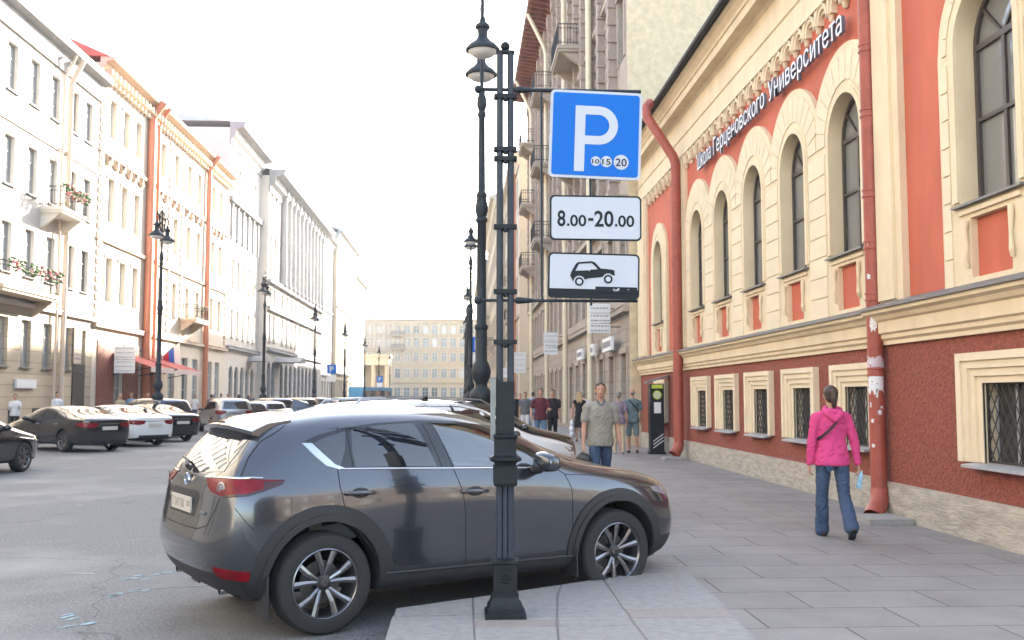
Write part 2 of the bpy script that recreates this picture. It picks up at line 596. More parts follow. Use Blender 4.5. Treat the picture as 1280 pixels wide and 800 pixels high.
stone([(.60, 6.1), (.66, 6.92), (1.20, 6.92), (1.20, 6.1)])
stone([(1.20, 7.46), (1.22, 8.70), (1.60, 8.965), (2.06, 9.02), (2.03, 8.7), (1.98, 7.46)])
stone([(1.20, 7.14), (1.20, 7.46), (1.98, 7.46), (1.95, 7.14)], 1)
stone([(1.20, 6.1), (1.20, 7.14), (1.95, 7.14), (1.9, 6.1)])
struct(mb.build('kerb', [M['kerb'], M['pinkslab']]))
slab_poly('pavement', [(-15.0, -40), (-15.0, 202), (-21, 202), (-21, -40)], -.2, 0.0, M['slab'])
mb = MB(); kerb_strip(mb, [(-15.0, 202), (-15.0, -20)], .25, -.16, .006, 1.5)
struct(mb.build('kerb', M['kerb']))
slab_poly('pavement', [(-90, 226), (90, 226), (90, 240), (-90, 240)], -.2, 0.0, M['slab'])
# painted marks on the asphalt
rnd = random.Random(3)
def blob(mb, cx, cy, L, W, ang, z, mi=0, n=14, rough=.35):
    pts = []
    for i in range(n):
        a = 2 * PI * i / n
        k = 1 + rough * (rnd.random() - .5) * 2
        x, y = L * math.cos(a) * k, W * math.sin(a) * k
        pts.append((cx + x * math.cos(ang) - y * math.sin(ang), cy + x * math.sin(ang) + y * math.cos(ang), z))
    mb.add(pts, [tuple(range(n))], mi)
mb = MB()
for cx, cy in ((-3.0, 9.85), (-2.93, 8.95), (-2.95, 7.95)):
    for k in range(5):
        blob(mb, cx + rnd.uniform(-.16, .16), cy + rnd.uniform(-.22, .22), rnd.uniform(.03, .08), rnd.uniform(.012, .035), R(rnd.uniform(30, 70)), -.136)
struct(mb.build('road_marking', M['blue_paint'], fixn=False))
mb = MB()
for k in range(14):
    t = k / 13
    blob(mb, -2.9 + .95 * t, 9.17 + .28 * t, .05, .013, R(15), -.136)
for k in range(26):
    blob(mb, rnd.uniform(-12, -2.5), rnd.uniform(9, 30), rnd.uniform(.03, .16), rnd.uniform(.01, .035), R(rnd.uniform(-30, 30)), -.136)
struct(mb.build('road_marking', M['white_paint'], fixn=False))

# ---------------------------------------------------------------- facade tools (local frame: x along, -y out, z up)
def tess(mb, outer, holes, y, mi=0):
    pl = [[Vector((p[0], p[1], 0)) for p in outer]] + [[Vector((p[0], p[1], 0)) for p in h] for h in holes]
    tri = tessellate_polygon(pl)
    vs = [(p[0], y, p[1]) for ring in [outer] + list(holes) for p in ring]
    mb.add(vs, [tuple(t) for t in tri], mi)
def reveal(mb, poly, y0, y1, mi=0, closed=True):
    n = len(poly)
    vs = [(p[0], y0, p[1]) for p in poly] + [(p[0], y1, p[1]) for p in poly]
    mb.add(vs, [(i, (i + 1) % n, n + (i + 1) % n, n + i) for i in range(n if closed else n - 1)], mi)
def rect(x0, x1, z0, z1):
    return [(x0, z0), (x1, z0), (x1, z1), (x0, z1)]
def arch(cx, h, z0, zs, n=14, rz=None):
    rz = h if rz is None else rz
    return [(cx - h, z0), (cx + h, z0)] + [(cx + h * math.cos(PI * i / n), zs + rz * math.sin(PI * i / n)) for i in range(n + 1)]
def arch_band(mb, cx, ri, ro, z0, zs, y0, y1, mi=0, n=16):
    """raised band round an arched opening; y0 = wall, y1 = face"""
    a = [(cx + ri, z0)] + [(cx + ri * math.cos(PI * i / n), zs + ri * math.sin(PI * i / n)) for i in range(n + 1)] + [(cx - ri, z0)]
    b = [(cx + ro, z0)] + [(cx + ro * math.cos(PI * i / n), zs + ro * math.sin(PI * i / n)) for i in range(n + 1)] + [(cx - ro, z0)]
    k = len(a)
    vs = [(p[0], y1, p[1]) for p in a] + [(p[0], y1, p[1]) for p in b] + [(p[0], y0, p[1]) for p in a] + [(p[0], y0, p[1]) for p in b]
    fs = []
    for i in range(k - 1):
        fs += [(i, i + 1, k + i + 1, k + i), (2 * k + i, 2 * k + i + 1, i + 1, i), (k + i, k + i + 1, 3 * k + i + 1, 3 * k + i)]
    fs += [(0, k, 3 * k, 2 * k), (k - 1, 2 * k - 1, 4 * k - 1, 3 * k - 1)]
    mb.add(vs, fs, mi)
def profile(mb, prof, x0, x1, mi=0):
    mb.prism(prof, lambda p, t: (t, p[0], p[1]), x0, x1, mi)

_wc = {}
def window_meshes(w, h, style, fm, gm):
    key = (round(w, 2), round(h, 2), style, fm.name, gm.name)
    if key in _wc:
        return _wc[key]
    a, g = MB(), MB()
    t = .06
    a.box(-w / 2, -w / 2 + t, -.03, .03, 0, h).box(w / 2 - t, w / 2, -.03, .03, 0, h)
    a.box(-w / 2 + t, w / 2 - t, -.03, .03, 0, t).box(-w / 2 + t, w / 2 - t, -.03, .03, h - t, h)
    a.box(-.035, .035, -.026, .026, t, h - t)
    a.box(-w / 2 + t, -.036, -.022, .022, h * .68, h * .68 + .06).box(.036, w / 2 - t, -.022, .022, h * .68, h * .68 + .06)
    if style >= 1:
        a.box(-w / 2 + t, -.036, -.018, .018, h * .34, h * .34 + .04).box(.036, w / 2 - t, -.018, .018, h * .34, h * .34 + .04)
    g.box(-w / 2 + .01, w / 2 - .01, .004, .014, .01, h - .01)
    def me(m_, nm, mt):
        o = m_.build(nm, mt)
        d = o.data
        bpy.data.objects.remove(o)
        return d
    _wc[key] = (me(a, 'window', fm), me(g, 'pane', gm))
    return _wc[key]

def extra_mesh(kind, w, h, s, d, material):
    key = (kind, round(w, 2), round(h, 2), s, d, material.name)
    if key in _wc:
        return _wc[key]
    m = MB()
    if kind == 'sill':
        m.box(-w / 2 - .08, w / 2 + .08, -d - .11, -d, -.07, -.02)
    else:
        w = w / 2
        m.box(-w - s, -w - .003, -d - .05, -d, 0, h).box(w + .003, w + s, -d - .05, -d, 0, h)
        m.box(-w - s - .04, w + s + .04, -d - .09, -d, h + .004, h + s)
    o = m.build(kind, material)
    _wc[key] = o.data
    bpy.data.objects.remove(o)
    return _wc[key]

_wr = random.Random(11)
def place_window(root, x, y, z, w, h, style=0, fm=None, gm=None, panes=True):
    gm = gm or M['win_dark']
    if _wr.random() < .3:
        gm = M['pane_curtain'] if _wr.random() < .6 else M['pane_deep']
    f, g = window_meshes(w, h, style, fm or M['win_frame'], gm)
    o = link('window', f, root, (x, y, z))
    link('pane', g, o)
    return o

def bands_wall(mb, L, bands, depth=.22, rv=1):
    """bands: dicts z0 z1 wz0 wz1 ww cols mi arch"""
    for b in bands:
        z0, z1, mi = b['z0'], b['z1'], b.get('mi', 0)
        cols = b.get('cols')
        if not cols:
            mb.quad((0, 0, z0), (L, 0, z0), (L, 0, z1), (0, 0, z1), mi)
            continue
        a, c, w = b['wz0'], b['wz1'], b['ww']
        mb.quad((0, 0, z0), (L, 0, z0), (L, 0, a), (0, 0, a), mi)
        if b.get('arch'):
            x = 0
            edges = [0] + [(p + q) / 2 for p, q in zip(cols[:-1], cols[1:])] + [L]
            for k, u in enumerate(cols):
                hole = arch(u, w / 2, a, c - w / 2, 10)
                x0, x1 = edges[k], edges[k + 1]
                ring = [(x1, a), (x1, z1), (x0, z1), (x0, a), (u - w / 2, a)] + list(reversed(hole[2:])) + [(u + w / 2, a)]
                tess(mb, ring, [], 0, mi)
                reveal(mb, hole, 0, depth, mi)
            continue
        mb.quad((0, 0, c), (L, 0, c), (L, 0, z1), (0, 0, z1), mi)
        x = 0
        for u in cols:
            mb.quad((x, 0, a), (u - w / 2, 0, a), (u - w / 2, 0, c), (x, 0, c), mi)
            reveal(mb, rect(u - w / 2, u + w / 2, a, c), 0, depth, mi)
            x = u + w / 2
        mb.quad((x, 0, a), (L, 0, a), (L, 0, c), (x, 0, c), mi)

def block_building(label, cat, loc, rz, L, H, bands, mats, depth=13, cornice=None, roof=None, surround=None,
                   win=(None, None), style=0, win_depth=.2, ledges=(), group=None, name='building', sillm=None, side_mat=None):
    root = thing(name, label, cat, loc, rz, group)
    mb = MB()
    bands_wall(mb, L, bands)
    si = len(mats) if side_mat else 0
    mb.quad((0, 0, 0), (0, depth, 0), (0, depth, H), (0, 0, H), si)
    mb.quad((L, 0, 0), (L, depth, 0), (L, depth, H), (L, 0, H), si)
    mb.quad((0, depth, 0), (L, depth, 0), (L, depth, H), (0, depth, H), si)
    mb.quad((0, 0, H), (L, 0, H), (L, depth, H), (0, depth, H), si)
    mb.build('wall', list(mats) + ([side_mat] if side_mat else []), root, fixn=False)
    for b in bands:
        if b.get('cols'):
            for u in b['cols']:
                if b.get('skip') and u in b['skip']:
                    continue
                wo_ = place_window(root, u, win_depth, b['wz0'], b['ww'], b['wz1'] - b['wz0'], style, win[0], b.get('gm', win[1]))
                if sillm and not b.get('nosill'):
                    link('sill', extra_mesh('sill', b['ww'], 0, 0, win_depth, sillm), wo_)
                if surround and b.get('sur', True) and not b.get('arch'):
                    link('surround', extra_mesh('surround', b['ww'], b['wz1'] - b['wz0'], surround[1], win_depth, surround[0]), wo_)
    if cornice:
        c = MB()
        profile(c, cornice[0], -.05, L + .05)
        c.build('cornice', cornice[1], root)
    if ledges:
        c = MB()
        for z, d, h in ledges:
            c.box(0, L, -d, .01, z - h, z)
            c.box(0, L, -d - .04, -.01, z, z + .035)
        c.build('string_course', ledges_mat(mats), root)
    if roof:
        roof(root)
    return root

def ledges_mat(mats):
    return mats[-1]

def pitched(material, L, z, over, rise, depth, hip0=False, hip1=False):
    def fn(root):
        c = MB()
        a, b = (rise if hip0 else 0), (rise if hip1 else 0)
        c.add([(-.1, -over, z), (L + .1, -over, z), (L + .1, depth + over, z), (-.1, depth + over, z),
               (a, depth * .45, z + rise), (L - b, depth * .45, z + rise)],
              [(0, 1, 5, 4), (1, 2, 5), (2, 3, 4, 5), (3, 0, 4), (0, 3, 2, 1)])
        c.build('roof', material, root)
    return fn

# ---------------------------------------------------------------- building A: the orange building with arched windows
AY1 = 31.7
A = thing('arched_building', 'orange and cream building with tall arched windows above a rough dark red ground floor', 'building', (5.75, AY1, 0), R(-90))
wallm = MB(); lowm = MB(); plm = MB(); trim = MB(); ledge = MB(); flash = MB(); blocks = MB(); corb = MB(); corn = MB()
ZL, ZS = 2.72, 5.47
def a_arch_window(cx, y0):
    o = MB()
    h, z0, zs, t = .585, 3.72, ZS, .055
    arch_band(o, cx, h - t, h, z0, zs, y0 + .04, y0 - .03)
    o.box(cx - h + t, cx + h - t, y0 - .03, y0 + .04, z0, z0 + .06)
    for zz, d in ((zs - .04, .07), (4.62, .045)):
        o.box(cx - h + t, cx + h - t, y0 - .026, y0 + .036, zz, zz + d)
    o.box(cx - .03, cx + .03, y0 - .02, y0 + .03, z0 + .06, zs - .04)
    for s in (-1, 1):
        o.prism([(cx + s * .02, zs + .03), (cx + s * .06, zs + .03), (cx + s * .40, zs + .37), (cx + s * .37, zs + .40)], lambda p, t: (p[0], t, p[1]), y0 - .02, y0 + .03)
    w = o.build('window', M['win_frame'], A)
    g = MB(); tess(g, arch(cx, h - .01, z0 + .01, zs), [], y0 + .012)
    g.build('pane', M['win_dark'], w, fixn=False)
    c = MB()
    c.box(cx - .5, cx - .12, y0 + .12, y0 + .14, z0, zs + .3)
    s = MB()
    s.prism([(y0, 3.725), (y0 - .30, 3.68), (y0 - .30, 3.655), (y0, 3.655)], lambda p, t: (t, p[0], p[1]), cx - .70, cx + .70)
    s.build('sill', M['flash'], w)
def a_basement_window(cx, y0):
    o = MB()
    for k in range(4):
        ho, hi = .82 - .10 * k, .82 - .10 * (k + 1)
        zo, zi = 2.05 - .085 * k, 2.05 - .085 * (k + 1)
        if k == 3: hi, zi = .42, 1.72
        yo = y0 - .10 + .029 * k
        U = [(cx - ho, .86), (cx - ho, zo), (cx + ho, zo), (cx + ho, .86), (cx + hi, .86), (cx + hi, zi), (cx - hi, zi), (cx - hi, .86)]
        o.prism(U, lambda p, t: (p[0], t, p[1]), yo, y0 + .02)
    # splayed inner reveal
    n0 = [(cx - .42, y0 + .0, .86), (cx - .42, y0 + .0, 1.72), (cx + .42, y0 + .0, 1.72), (cx + .42, y0 + .0, .86)]
    n1 = [(p[0], y0 + .16, p[2]) for p in n0]
    o.add(n0 + n1, [(0, 1, 5, 4), (1, 2, 6, 5), (2, 3, 7, 6), (3, 0, 4, 7)])
    w = o.build('basement_window', M['cream2'], A)
    g = MB(); g.box(cx - .42, cx + .42, y0 + .145, y0 + .155, .86, 1.72)
    for xx in (cx - .40, cx, cx + .37):
        g.box(xx, xx + .04, y0 + .125, y0 + .14, .86, 1.72, 1)
    g.build('pane', [M['base_glass'], M['sill']], w)
    gr = MB()
    yy = y0 + .05
    x0, x1, z0, z1 = cx - .415, cx + .415, .875, 1.715
    for s in (-1, 1):
        k = -1.9
        while k < 1.9:
            # line x = cx + k + s * (z - zc) * .62
            pts = []
            zc = (z0 + z1) / 2
            zs_ = [z0, z1] + [zc + (x0 - cx - k) / (s * .62), zc + (x1 - cx - k) / (s * .62)]
            for z in zs_:
                x = cx + k + s * (z - zc) * .62
                if z0 - 1e-4 <= z <= z1 + 1e-4 and x0 - 1e-4 <= x <= x1 + 1e-4:
                    pts.append((x, yy + .008 * s, z))
            if len(pts) >= 2:
                a, b = pts[0], max(pts, key=lambda q: (q[0] - pts[0][0]) ** 2 + (q[2] - pts[0][2]) ** 2)
                if abs(a[2] - b[2]) > .03:
                    gr.tube([a, b], .0075, 4)
            k += .135
    for x in (x0, x1):
        gr.box(x - .01, x + .01, yy - .015, yy + .015, z0, z1)
    gr.box(x0, x1, yy - .015, yy + .015, z0 - .01, z0 + .012).box(x0, x1, yy - .015, yy + .015, z1 - .012, z1 + .01)
    gr.build('grille', M['grille'], w)
    s = MB()
    s.prism([(y0 + .14, .875), (y0 - .17, .835), (y0 - .17, .805), (y0 + .14, .84)], lambda p, t: (t, p[0], p[1]), cx - .62, cx + .62)
    s.build('sill', M['sill'], w)

def a_section(u0, u1, y0, arches, R_, half, Hh=7.5, top=8.95):
    holes = [arch(c, .6, 3.70, ZS) for c in arches]
    tess(wallm, rect(u0, u1, ZL - .4, top), holes, y0)
    bh = [rect(c - .42, c + .42, .86, 1.72) for c in arches]
    tess(lowm, rect(u0, u1, .46, 2.32), bh, y0)
    plm.box(u0, u1, y0 - .05, y0 + .3, -.1, .46)
    F = y0 - .08
    # scalloped cream fields
    groups = [list(arches)] if len(arches) > 1 and arches[1] - arches[0] < 2 * half + .1 else [[c] for c in arches]
    for arches in groups:
        def top_of(x):
            return max(ZS + math.sqrt(max(0, R_ * R_ - (x - c) ** 2)) for c in arches)
        a, b = arches[0] - half, arches[-1] + half
        n = int((b - a) / .06)
        xs = [a + (b - a) * i / n for i in range(n + 1)]
        ring = [(a, ZL)] + [(b, ZL)] + [(x, top_of(x)) for x in reversed(xs)]
        hs = [arch(c, .6, 3.70, ZS) for c in arches] + [rect(c - .40, c + .40, 2.86, 3.52) for c in arches]
        tess(trim, ring, hs, F)
        reveal(trim, ring, F, y0)
        for c in arches:
            reveal(trim, arch(c, .6, 3.70, ZS), F, y0 + .42, 0)
            reveal(trim, rect(c - .40, c + .40, 2.86, 3.52), F, y0, 0)
            arch_band(trim, c, .605, .70, 3.73, ZS, F, F - .03)
            arch_band(trim, c, .70, .76, 3.73, ZS, F, F - .015)
            # moulding under the sill and little brackets beside the red panel
            trim.box(c - .62, c + .62, F - .03, F + .01, 3.57, 3.62)
            for s in (-1, 1):
                trim.tube([(c + s * .44, F - .02, 3.50), (c + s * .46, F - .035, 3.40), (c + s * .43, F - .03, 3.22), (c + s * .46, F - .04, 3.05), (c + s * .44, F - .02, 2.98)], [.034, .03, .016, .028, .02], 8)
            # arch stones
            n = 13
            for i in range(n):
                a0, a1 = PI * (i + .04) / n, PI * (i + .96) / n
                am = (a0 + a1) / 2
                ro = min(R_ - .12, (half - .02) / max(.2, abs(math.cos(am))) if half < R_ else 9)
                if ro < .9: continue
                pl = [(c + .80 * math.cos(a0), ZS + .80 * math.sin(a0)), (c + ro * math.cos(a0), ZS + ro * math.sin(a0)), (c + ro * math.cos(a1), ZS + ro * math.sin(a1)), (c + .80 * math.cos(a1), ZS + .80 * math.sin(a1))]
                blocks.prism(pl, lambda p, t: (p[0], t, p[1]), F - .016, F + .003)
        # pier stones
        if len(arches) > 1:
            piers = [(arches[0] - half + .03, arches[0] - .80)] + [(p + .80, q - .80) for p, q in zip(arches[:-1], arches[1:])] + [(arches[-1] + .80, arches[-1] + half - .03)]
        else:
            piers = [(arches[0] - half + .06, arches[0] - .79), (arches[0] + .79, arches[0] + half - .06)]
        for p, q in piers:
            z = 2.80
            while z < ZS - .15:
                blocks.box(p, q, F - .016, F + .003, z, z + .30)
                z += .322
    # sheet metal ledge and the moulded cream band
    profile(flash, [(y0, 2.83), (y0 - .30, 2.735), (y0 - .30, 2.70), (y0, 2.70)], u0, u1)
    profile(ledge, [(y0 + .02, 2.699), (y0 - .26, 2.699), (y0 - .26, 2.65), (y0 - .20, 2.62), (y0 - .17, 2.57), (y0 - .13, 2.55), (y0 - .13, 2.40), (y0 - .09, 2.38), (y0 - .09, 2.33), (y0 - .05, 2.30), (y0 - .05, 2.25), (y0 + .02, 2.25)], u0, u1)
    # frieze of little arches on corbels
    m = max(1, round((u1 - u0) / .56))
    st = (u1 - u0) / m
    corb.box(u0, u1, y0 - .13, y0 + .01, 7.74, 7.80)
    for i in range(m):
        c = u0 + st * (i + .5)
        arch_band(corb, c, .15, .215, 7.46, 7.52, y0, y0 - .10, n=8)
        arch_band(corb, c, .215, .24, 7.46, 7.52, y0, y0 - .125, n=8)
        xk = u0 + st * i
        corb.lathe([(0.0, -.15), (.03, -.145), (.055, -.10), (.045, -.09), (.075, -.04), (.06, -.03), (.09, 0), (.0, 0)], (xk, y0 - .04, 7.50), 8)
        corb.box(xk - .06, xk + .06, y0 - .10, y0 + .01, 7.49, 7.74)
    tess(corb, rect(u0, u1, 7.60, 8.0), [], y0 - .055)
    # entablature and cornice
    profile(corn, [(y0 + .02, 7.801), (y0 - .10, 7.801), (y0 - .10, 7.86), (y0 - .07, 7.88), (y0 - .05, 8.25), (y0 - .08, 8.27), (y0 - .08, 8.32), (y0 - .05, 8.34), (y0 - .05, 8.80), (y0 - .12, 8.86), (y0 - .34, 8.87), (y0 - .34, 9.05), (y0 - .37, 9.06), (y0 - .39, 9.12), (y0 - .48, 9.22), (y0 - .55, 9.25), (y0 - .55, 9.30), (y0 + .02, 9.30)], u0, u1)

yN = -.12
U = lambda Y: AY1 - Y
FARC, MAINC, NEARC = [U(28.35)], [U(23.59 - 2.33 * k) for k in range(5)], [U(10.1)]
a_section(0.0, U(25.8), 0, FARC, 1.12, 1.12)
a_section(U(25.8), U(13.09), 0, MAINC, 1.35, 1.165)
a_section(U(13.09), U(8.55), yN, NEARC, 1.02, 1.02)
for c in FARC + MAINC:
    a_arch_window(c, .13); a_basement_window(c, 0)
for c in NEARC:
    a_arch_window(c, .15 + yN); a_basement_window(c, yN)
# pilasters and the step between the two stretches
for a, b, y0 in ((U(31.65), U(30.2), 0), (U(26.2), U(24.85), 0), (U(13.03), U(12.18), yN), (U(9.0), U(8.56), yN)):
    trim.box(a, b, y0 - .09, y0 + .005, ZL, 7.80)
    trim.box(a + .18, b - .18, y0 - .13, y0 - .085, ZL + .1, 7.7)
trim.box(U(13.09), U(13.09) + .02, yN, .02, ZL, 8.9)
lowm.box(U(13.09) - .002, U(13.09) + .02, yN + .001, .02, .46, 2.3)
wallm.build('wall', M['red'], A, fixn=False)
lowm.build('rough_wall', M['rough_red'], A, fixn=False)
plm.build('plinth', M['plinth'], A)
trim.build('window_surrounds', M['cream'], A, smooth=30)
blocks.build('rustication', M['cream2'], A)
ledge.build('string_course', M['cream'], A)
flash.build('ledge_flashing', M['flash'], A)
corb.build('corbel_frieze', M['cream2'], A, smooth=40)
corn.build('cornice', M['cream'], A)
mb = MB()
L_ = U(8.55)
mb.add([(0, -.55, 9.301), (L_, -.67, 9.301), (L_, 6.5, 11.6), (0, 6.5, 11.6), (0, 13, 9.3), (L_, 13, 9.3)], [(0, 1, 2, 3), (3, 2, 5, 4)])
mb.build('roof', M['black_edge'], A, fixn=False)
mb = MB()
mb.tube([(-.0, -.66, 9.33), (U(13.09), -.66, 9.33)], .065, 8).tube([(U(13.09), -.78, 9.33), (L_, -.78, 9.33)], .065, 8)
mb.box(0, L_, -.60, -.40, 9.302, 9.36)
mb.build('gutter', M['black_edge'], A, smooth=40)
mb = MB()
mb.box(0, .3, .32, 13, -.1, 9.2).box(L_ - .3, L_, .4, 13, -.1, 9.2).box(0, L_, 12.7, 13, -.1, 9.2)
mb.box(.3, L_ - .3, 1.6, 1.8, 0, 9.2)
mb.build('inner_wall', M['cream2'], A)

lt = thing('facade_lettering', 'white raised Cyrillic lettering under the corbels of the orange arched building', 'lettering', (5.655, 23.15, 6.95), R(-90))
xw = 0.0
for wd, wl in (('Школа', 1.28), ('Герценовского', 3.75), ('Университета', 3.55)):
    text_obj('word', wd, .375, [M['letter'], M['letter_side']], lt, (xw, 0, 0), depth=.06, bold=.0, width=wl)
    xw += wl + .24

# drainpipes of building A
def drainpipe(label, pts, r, material, joints=(), elbow=None, group=None, brackets=True):
    t = thing('drainpipe', label, 'drainpipe', (pts[0][0], pts[0][1], 0), 0, group)
    o = Vector((pts[0][0], pts[0][1], 0))
    q = [Vector(p) - o for p in pts]
    m = MB(); m.tube(q, r, 16)
    for z in joints:
        m.lathe([(r, -.06), (r + .014, -.055), (r + .014, -.03), (r + .004, -.025), (r + .004, .025), (r + .014, .03), (r + .014, .055), (r, .06)], (q[0].x, q[0].y, z), 16)
    m.build('pipe', material, t, smooth=50)
    if elbow:
        e = MB()
        a = Vector(elbow[0]) - o; b = Vector(elbow[1]) - o
        e.tube([q[0] + Vector((0, 0, .02)), q[0], a, b], [r * 1.06, r * 1.1, r * 1.12, r * 1.2], 16, caps=False)
        e.build('outlet', material, t, smooth=50)
    return t
P1 = (5.50, 12.98)
dp1 = drainpipe('red brown drainpipe with torn posters, close behind the woman in pink', [(P1[0], P1[1], .36), (P1[0], P1[1], 8.6), (P1[0] - .15, P1[1], 8.95), (P1[0] - .55, P1[1], 9.25)], .105, M['pipe'], (1.9, 2.9, 4.3, 6.3, 8.0, 3.6, 5.4), elbow=((5.49, 12.95, .20), (5.33, 12.80, .02)))
rr = random.Random(5)
def pipe_patch(name, material, z0, z1, a0, a1, seed, rag=.02):
    """ragged scrap of paper wrapped round the near pipe"""
    r2 = random.Random(seed)
    na, nz = 14, 16
    m = MB()
    vs = []
    for i in range(na + 1):
        for j in range(nz + 1):
            a = a0 + (a1 - a0) * i / na
            z = z0 + (z1 - z0) * j / nz
            if j in (0, nz): z += r2.uniform(-rag, rag)
            if i in (0, na): a += r2.uniform(-.14, .14)
            vs.append((.107 * math.cos(a), .107 * math.sin(a), z))
    fs = []
    for i in range(na):
        for j in range(nz):
            if min(i, na - 1 - i) + min(j, nz - 1 - j) < 3 and r2.random() < .55 or r2.random() < .02: continue
            k = i * (nz + 1) + j
            fs.append((k, k + nz + 1, k + nz + 2, k + 1))
    m.add(vs, fs)
    m.build(name, material, dp1, smooth=60, fixn=False)
pipe_patch('poster', M['paper'], 1.86, 2.10, R(172), R(318), 1)
pipe_patch('poster', M['paper2'], 1.64, 1.86, R(180), R(300), 2, .05)
pipe_patch('poster', M['paper2'], 2.44, 2.70, R(215), R(258), 3)
for k in range(9):
    z, a = rr.uniform(.9, 1.6) if k < 6 else rr.uniform(2.9, 4), R(rr.uniform(180, 280))
    pipe_patch('poster', M['paper2'], z, z + rr.uniform(.03, .07), a, a + rr.uniform(.15, .45), 10 + k, .01)
P2 = (5.50, 25.1)
drainpipe('red brown drainpipe with a bent top beside the parking machine', [(P2[0], P2[1], .40), (P2[0], P2[1], 7.55), (P2[0] - .05, P2[1], 7.75), (4.83, P2[1] + .25, 8.85), (4.80, P2[1] + .3, 9.1), (4.95, P2[1] + .5, 9.32)], .125, M['pipe'], (1.9, 3.4, 5.0, 6.6), elbow=((5.46, P2[1] - .02, .26), (5.36, P2[1] - .06, .12)))
# low granite blocks that catch the water from the pipes
for (x, y, lab) in ((5.30, 12.45, 'flat stone block on the pavement under the near drainpipe'), (5.30, 24.8, 'flat stone block under the far bent drainpipe')):
    m = MB(); m.prism([(x - .3, y - .35), (x + .25, y - .35), (x + .25, y + .3), (x - .25, y + .3)], lambda p, t: (p[0], p[1], t), .0, .07)
    tag(m.build('stone_block', M['kerb'], bevel=0), lab, 'stone block')
# ---------------------------------------------------------------- the other buildings of the right-hand row
M['taupe'] = brickmat('taupe_stone_courses', (0.36, 0.30, 0.25), (0.32, 0.26, 0.215), (0.16, 0.12, 0.10), 1.3, 0.42, 0.012, bump=0.012, stain=0.18)
M['taupe_plain'] = mat('taupe_plaster', (0.38, 0.32, 0.26), 0.85, var=0.14, vscale=2)
M['pinkstone'] = mat('pinkish_brown_stone', (0.34, 0.275, 0.23), 0.8, var=0.14, vscale=3)
M['party'] = mat('speckled_party_wall', (0.60, 0.49, 0.33), 0.9, var=0.16, vscale=4, detail=10, bump=0.004, bscale=20)
M['eave_red'] = mat('red_brown_eave_boards', (0.22, 0.10, 0.065), 0.7, var=0.3, vscale=3)
M['beige'] = mat('beige_plaster', (0.42, 0.335, 0.235), 0.85, var=0.08, vscale=1)
M['beige2'] = mat('pale_beige_plaster', (0.50, 0.425, 0.33), 0.85, var=0.08, vscale=1)
M['grey_roof'] = mat('grey_metal_roof', (0.13, 0.14, 0.155), 0.5, metal=0.3, var=0.12, vscale=1)
M['white_pl'] = mat('white_plaster', (0.62, 0.57, 0.51), 0.85, var=0.05, vscale=1)
M['tan_pl'] = brickmat('tan_rusticated_plaster', (0.42, 0.345, 0.255), (0.40, 0.33, 0.245), (0.26, 0.21, 0.16), 40.0, 0.52, 0.02, bump=0.01, stain=0.08)
M['peach'] = mat('peach_plaster', (0.64, 0.56, 0.46), 0.85, var=0.06, vscale=1)
M['peach_trim'] = mat('orange_stone_trim', (0.60, 0.47, 0.36), 0.8, var=0.1, vscale=2)
M['greyst'] = brickmat('grey_stone_courses', (0.42, 0.41, 0.40), (0.39, 0.38, 0.37), (0.28, 0.27, 0.27), 1.6, 0.5, 0.012, bump=0.01, stain=0.1)
M['greycor'] = mat('grey_stone_cornice', (0.30, 0.30, 0.31), 0.8, var=0.12, vscale=1.5)
M['pale_roof'] = mat('pale_zinc_roof', (0.42, 0.46, 0.49), 0.5, var=.08, vscale=1)
M['redroof'] = mat('red_painted_metal_roof', (0.46, 0.10, 0.065), 0.5, var=0.1, vscale=2)
M['glass2'] = mat('window_glass_blue_grey', (0.17, 0.19, 0.205), 0.08, spec=0.8)
M['glass3'] = mat('window_glass_pale', (0.30, 0.33, 0.35), 0.10, spec=0.8)
M['wf_white'] = mat('white_window_frame', (0.6, 0.58, 0.55), 0.6)
M['wf_grey'] = mat('grey_window_frame', (0.28, 0.27, 0.26), 0.6)
M['flag_w'] = mat('flag_white', (0.75, 0.75, 0.75), 0.8)
M['flag_b'] = mat('flag_blue', (0.04, 0.12, 0.5), 0.8)
M['flag_r'] = mat('flag_red', (0.55, 0.03, 0.03), 0.8)
M['awning'] = mat('faded_red_awning', (0.30, 0.05, 0.045), 0.85, var=0.12, vscale=3)
M['awning_w'] = mat('awning_white', (0.62, 0.5, 0.47), 0.85)
M['sign_grey'] = mat('sign_lines_grey', (0.20, 0.21, 0.24), 0.7)
M['sign_white'] = mat('sign_white', (0.70, 0.70, 0.71), 0.45)
M['leaf'] = mat('flower_box_leaves', (0.06, 0.12, 0.035), 0.8, var=0.3, vscale=30)
M['flower'] = mat('pink_flowers', (0.50, 0.20, 0.20), 0.8, var=0.4, vscale=30)
M['shopbrown'] = mat('red_brown_shop_front', (0.22, 0.07, 0.045), 0.6, var=.3, vscale=2)
M['shopdark'] = mat('dark_shop_front', (0.035, 0.032, 0.03), 0.3, var=0.2)

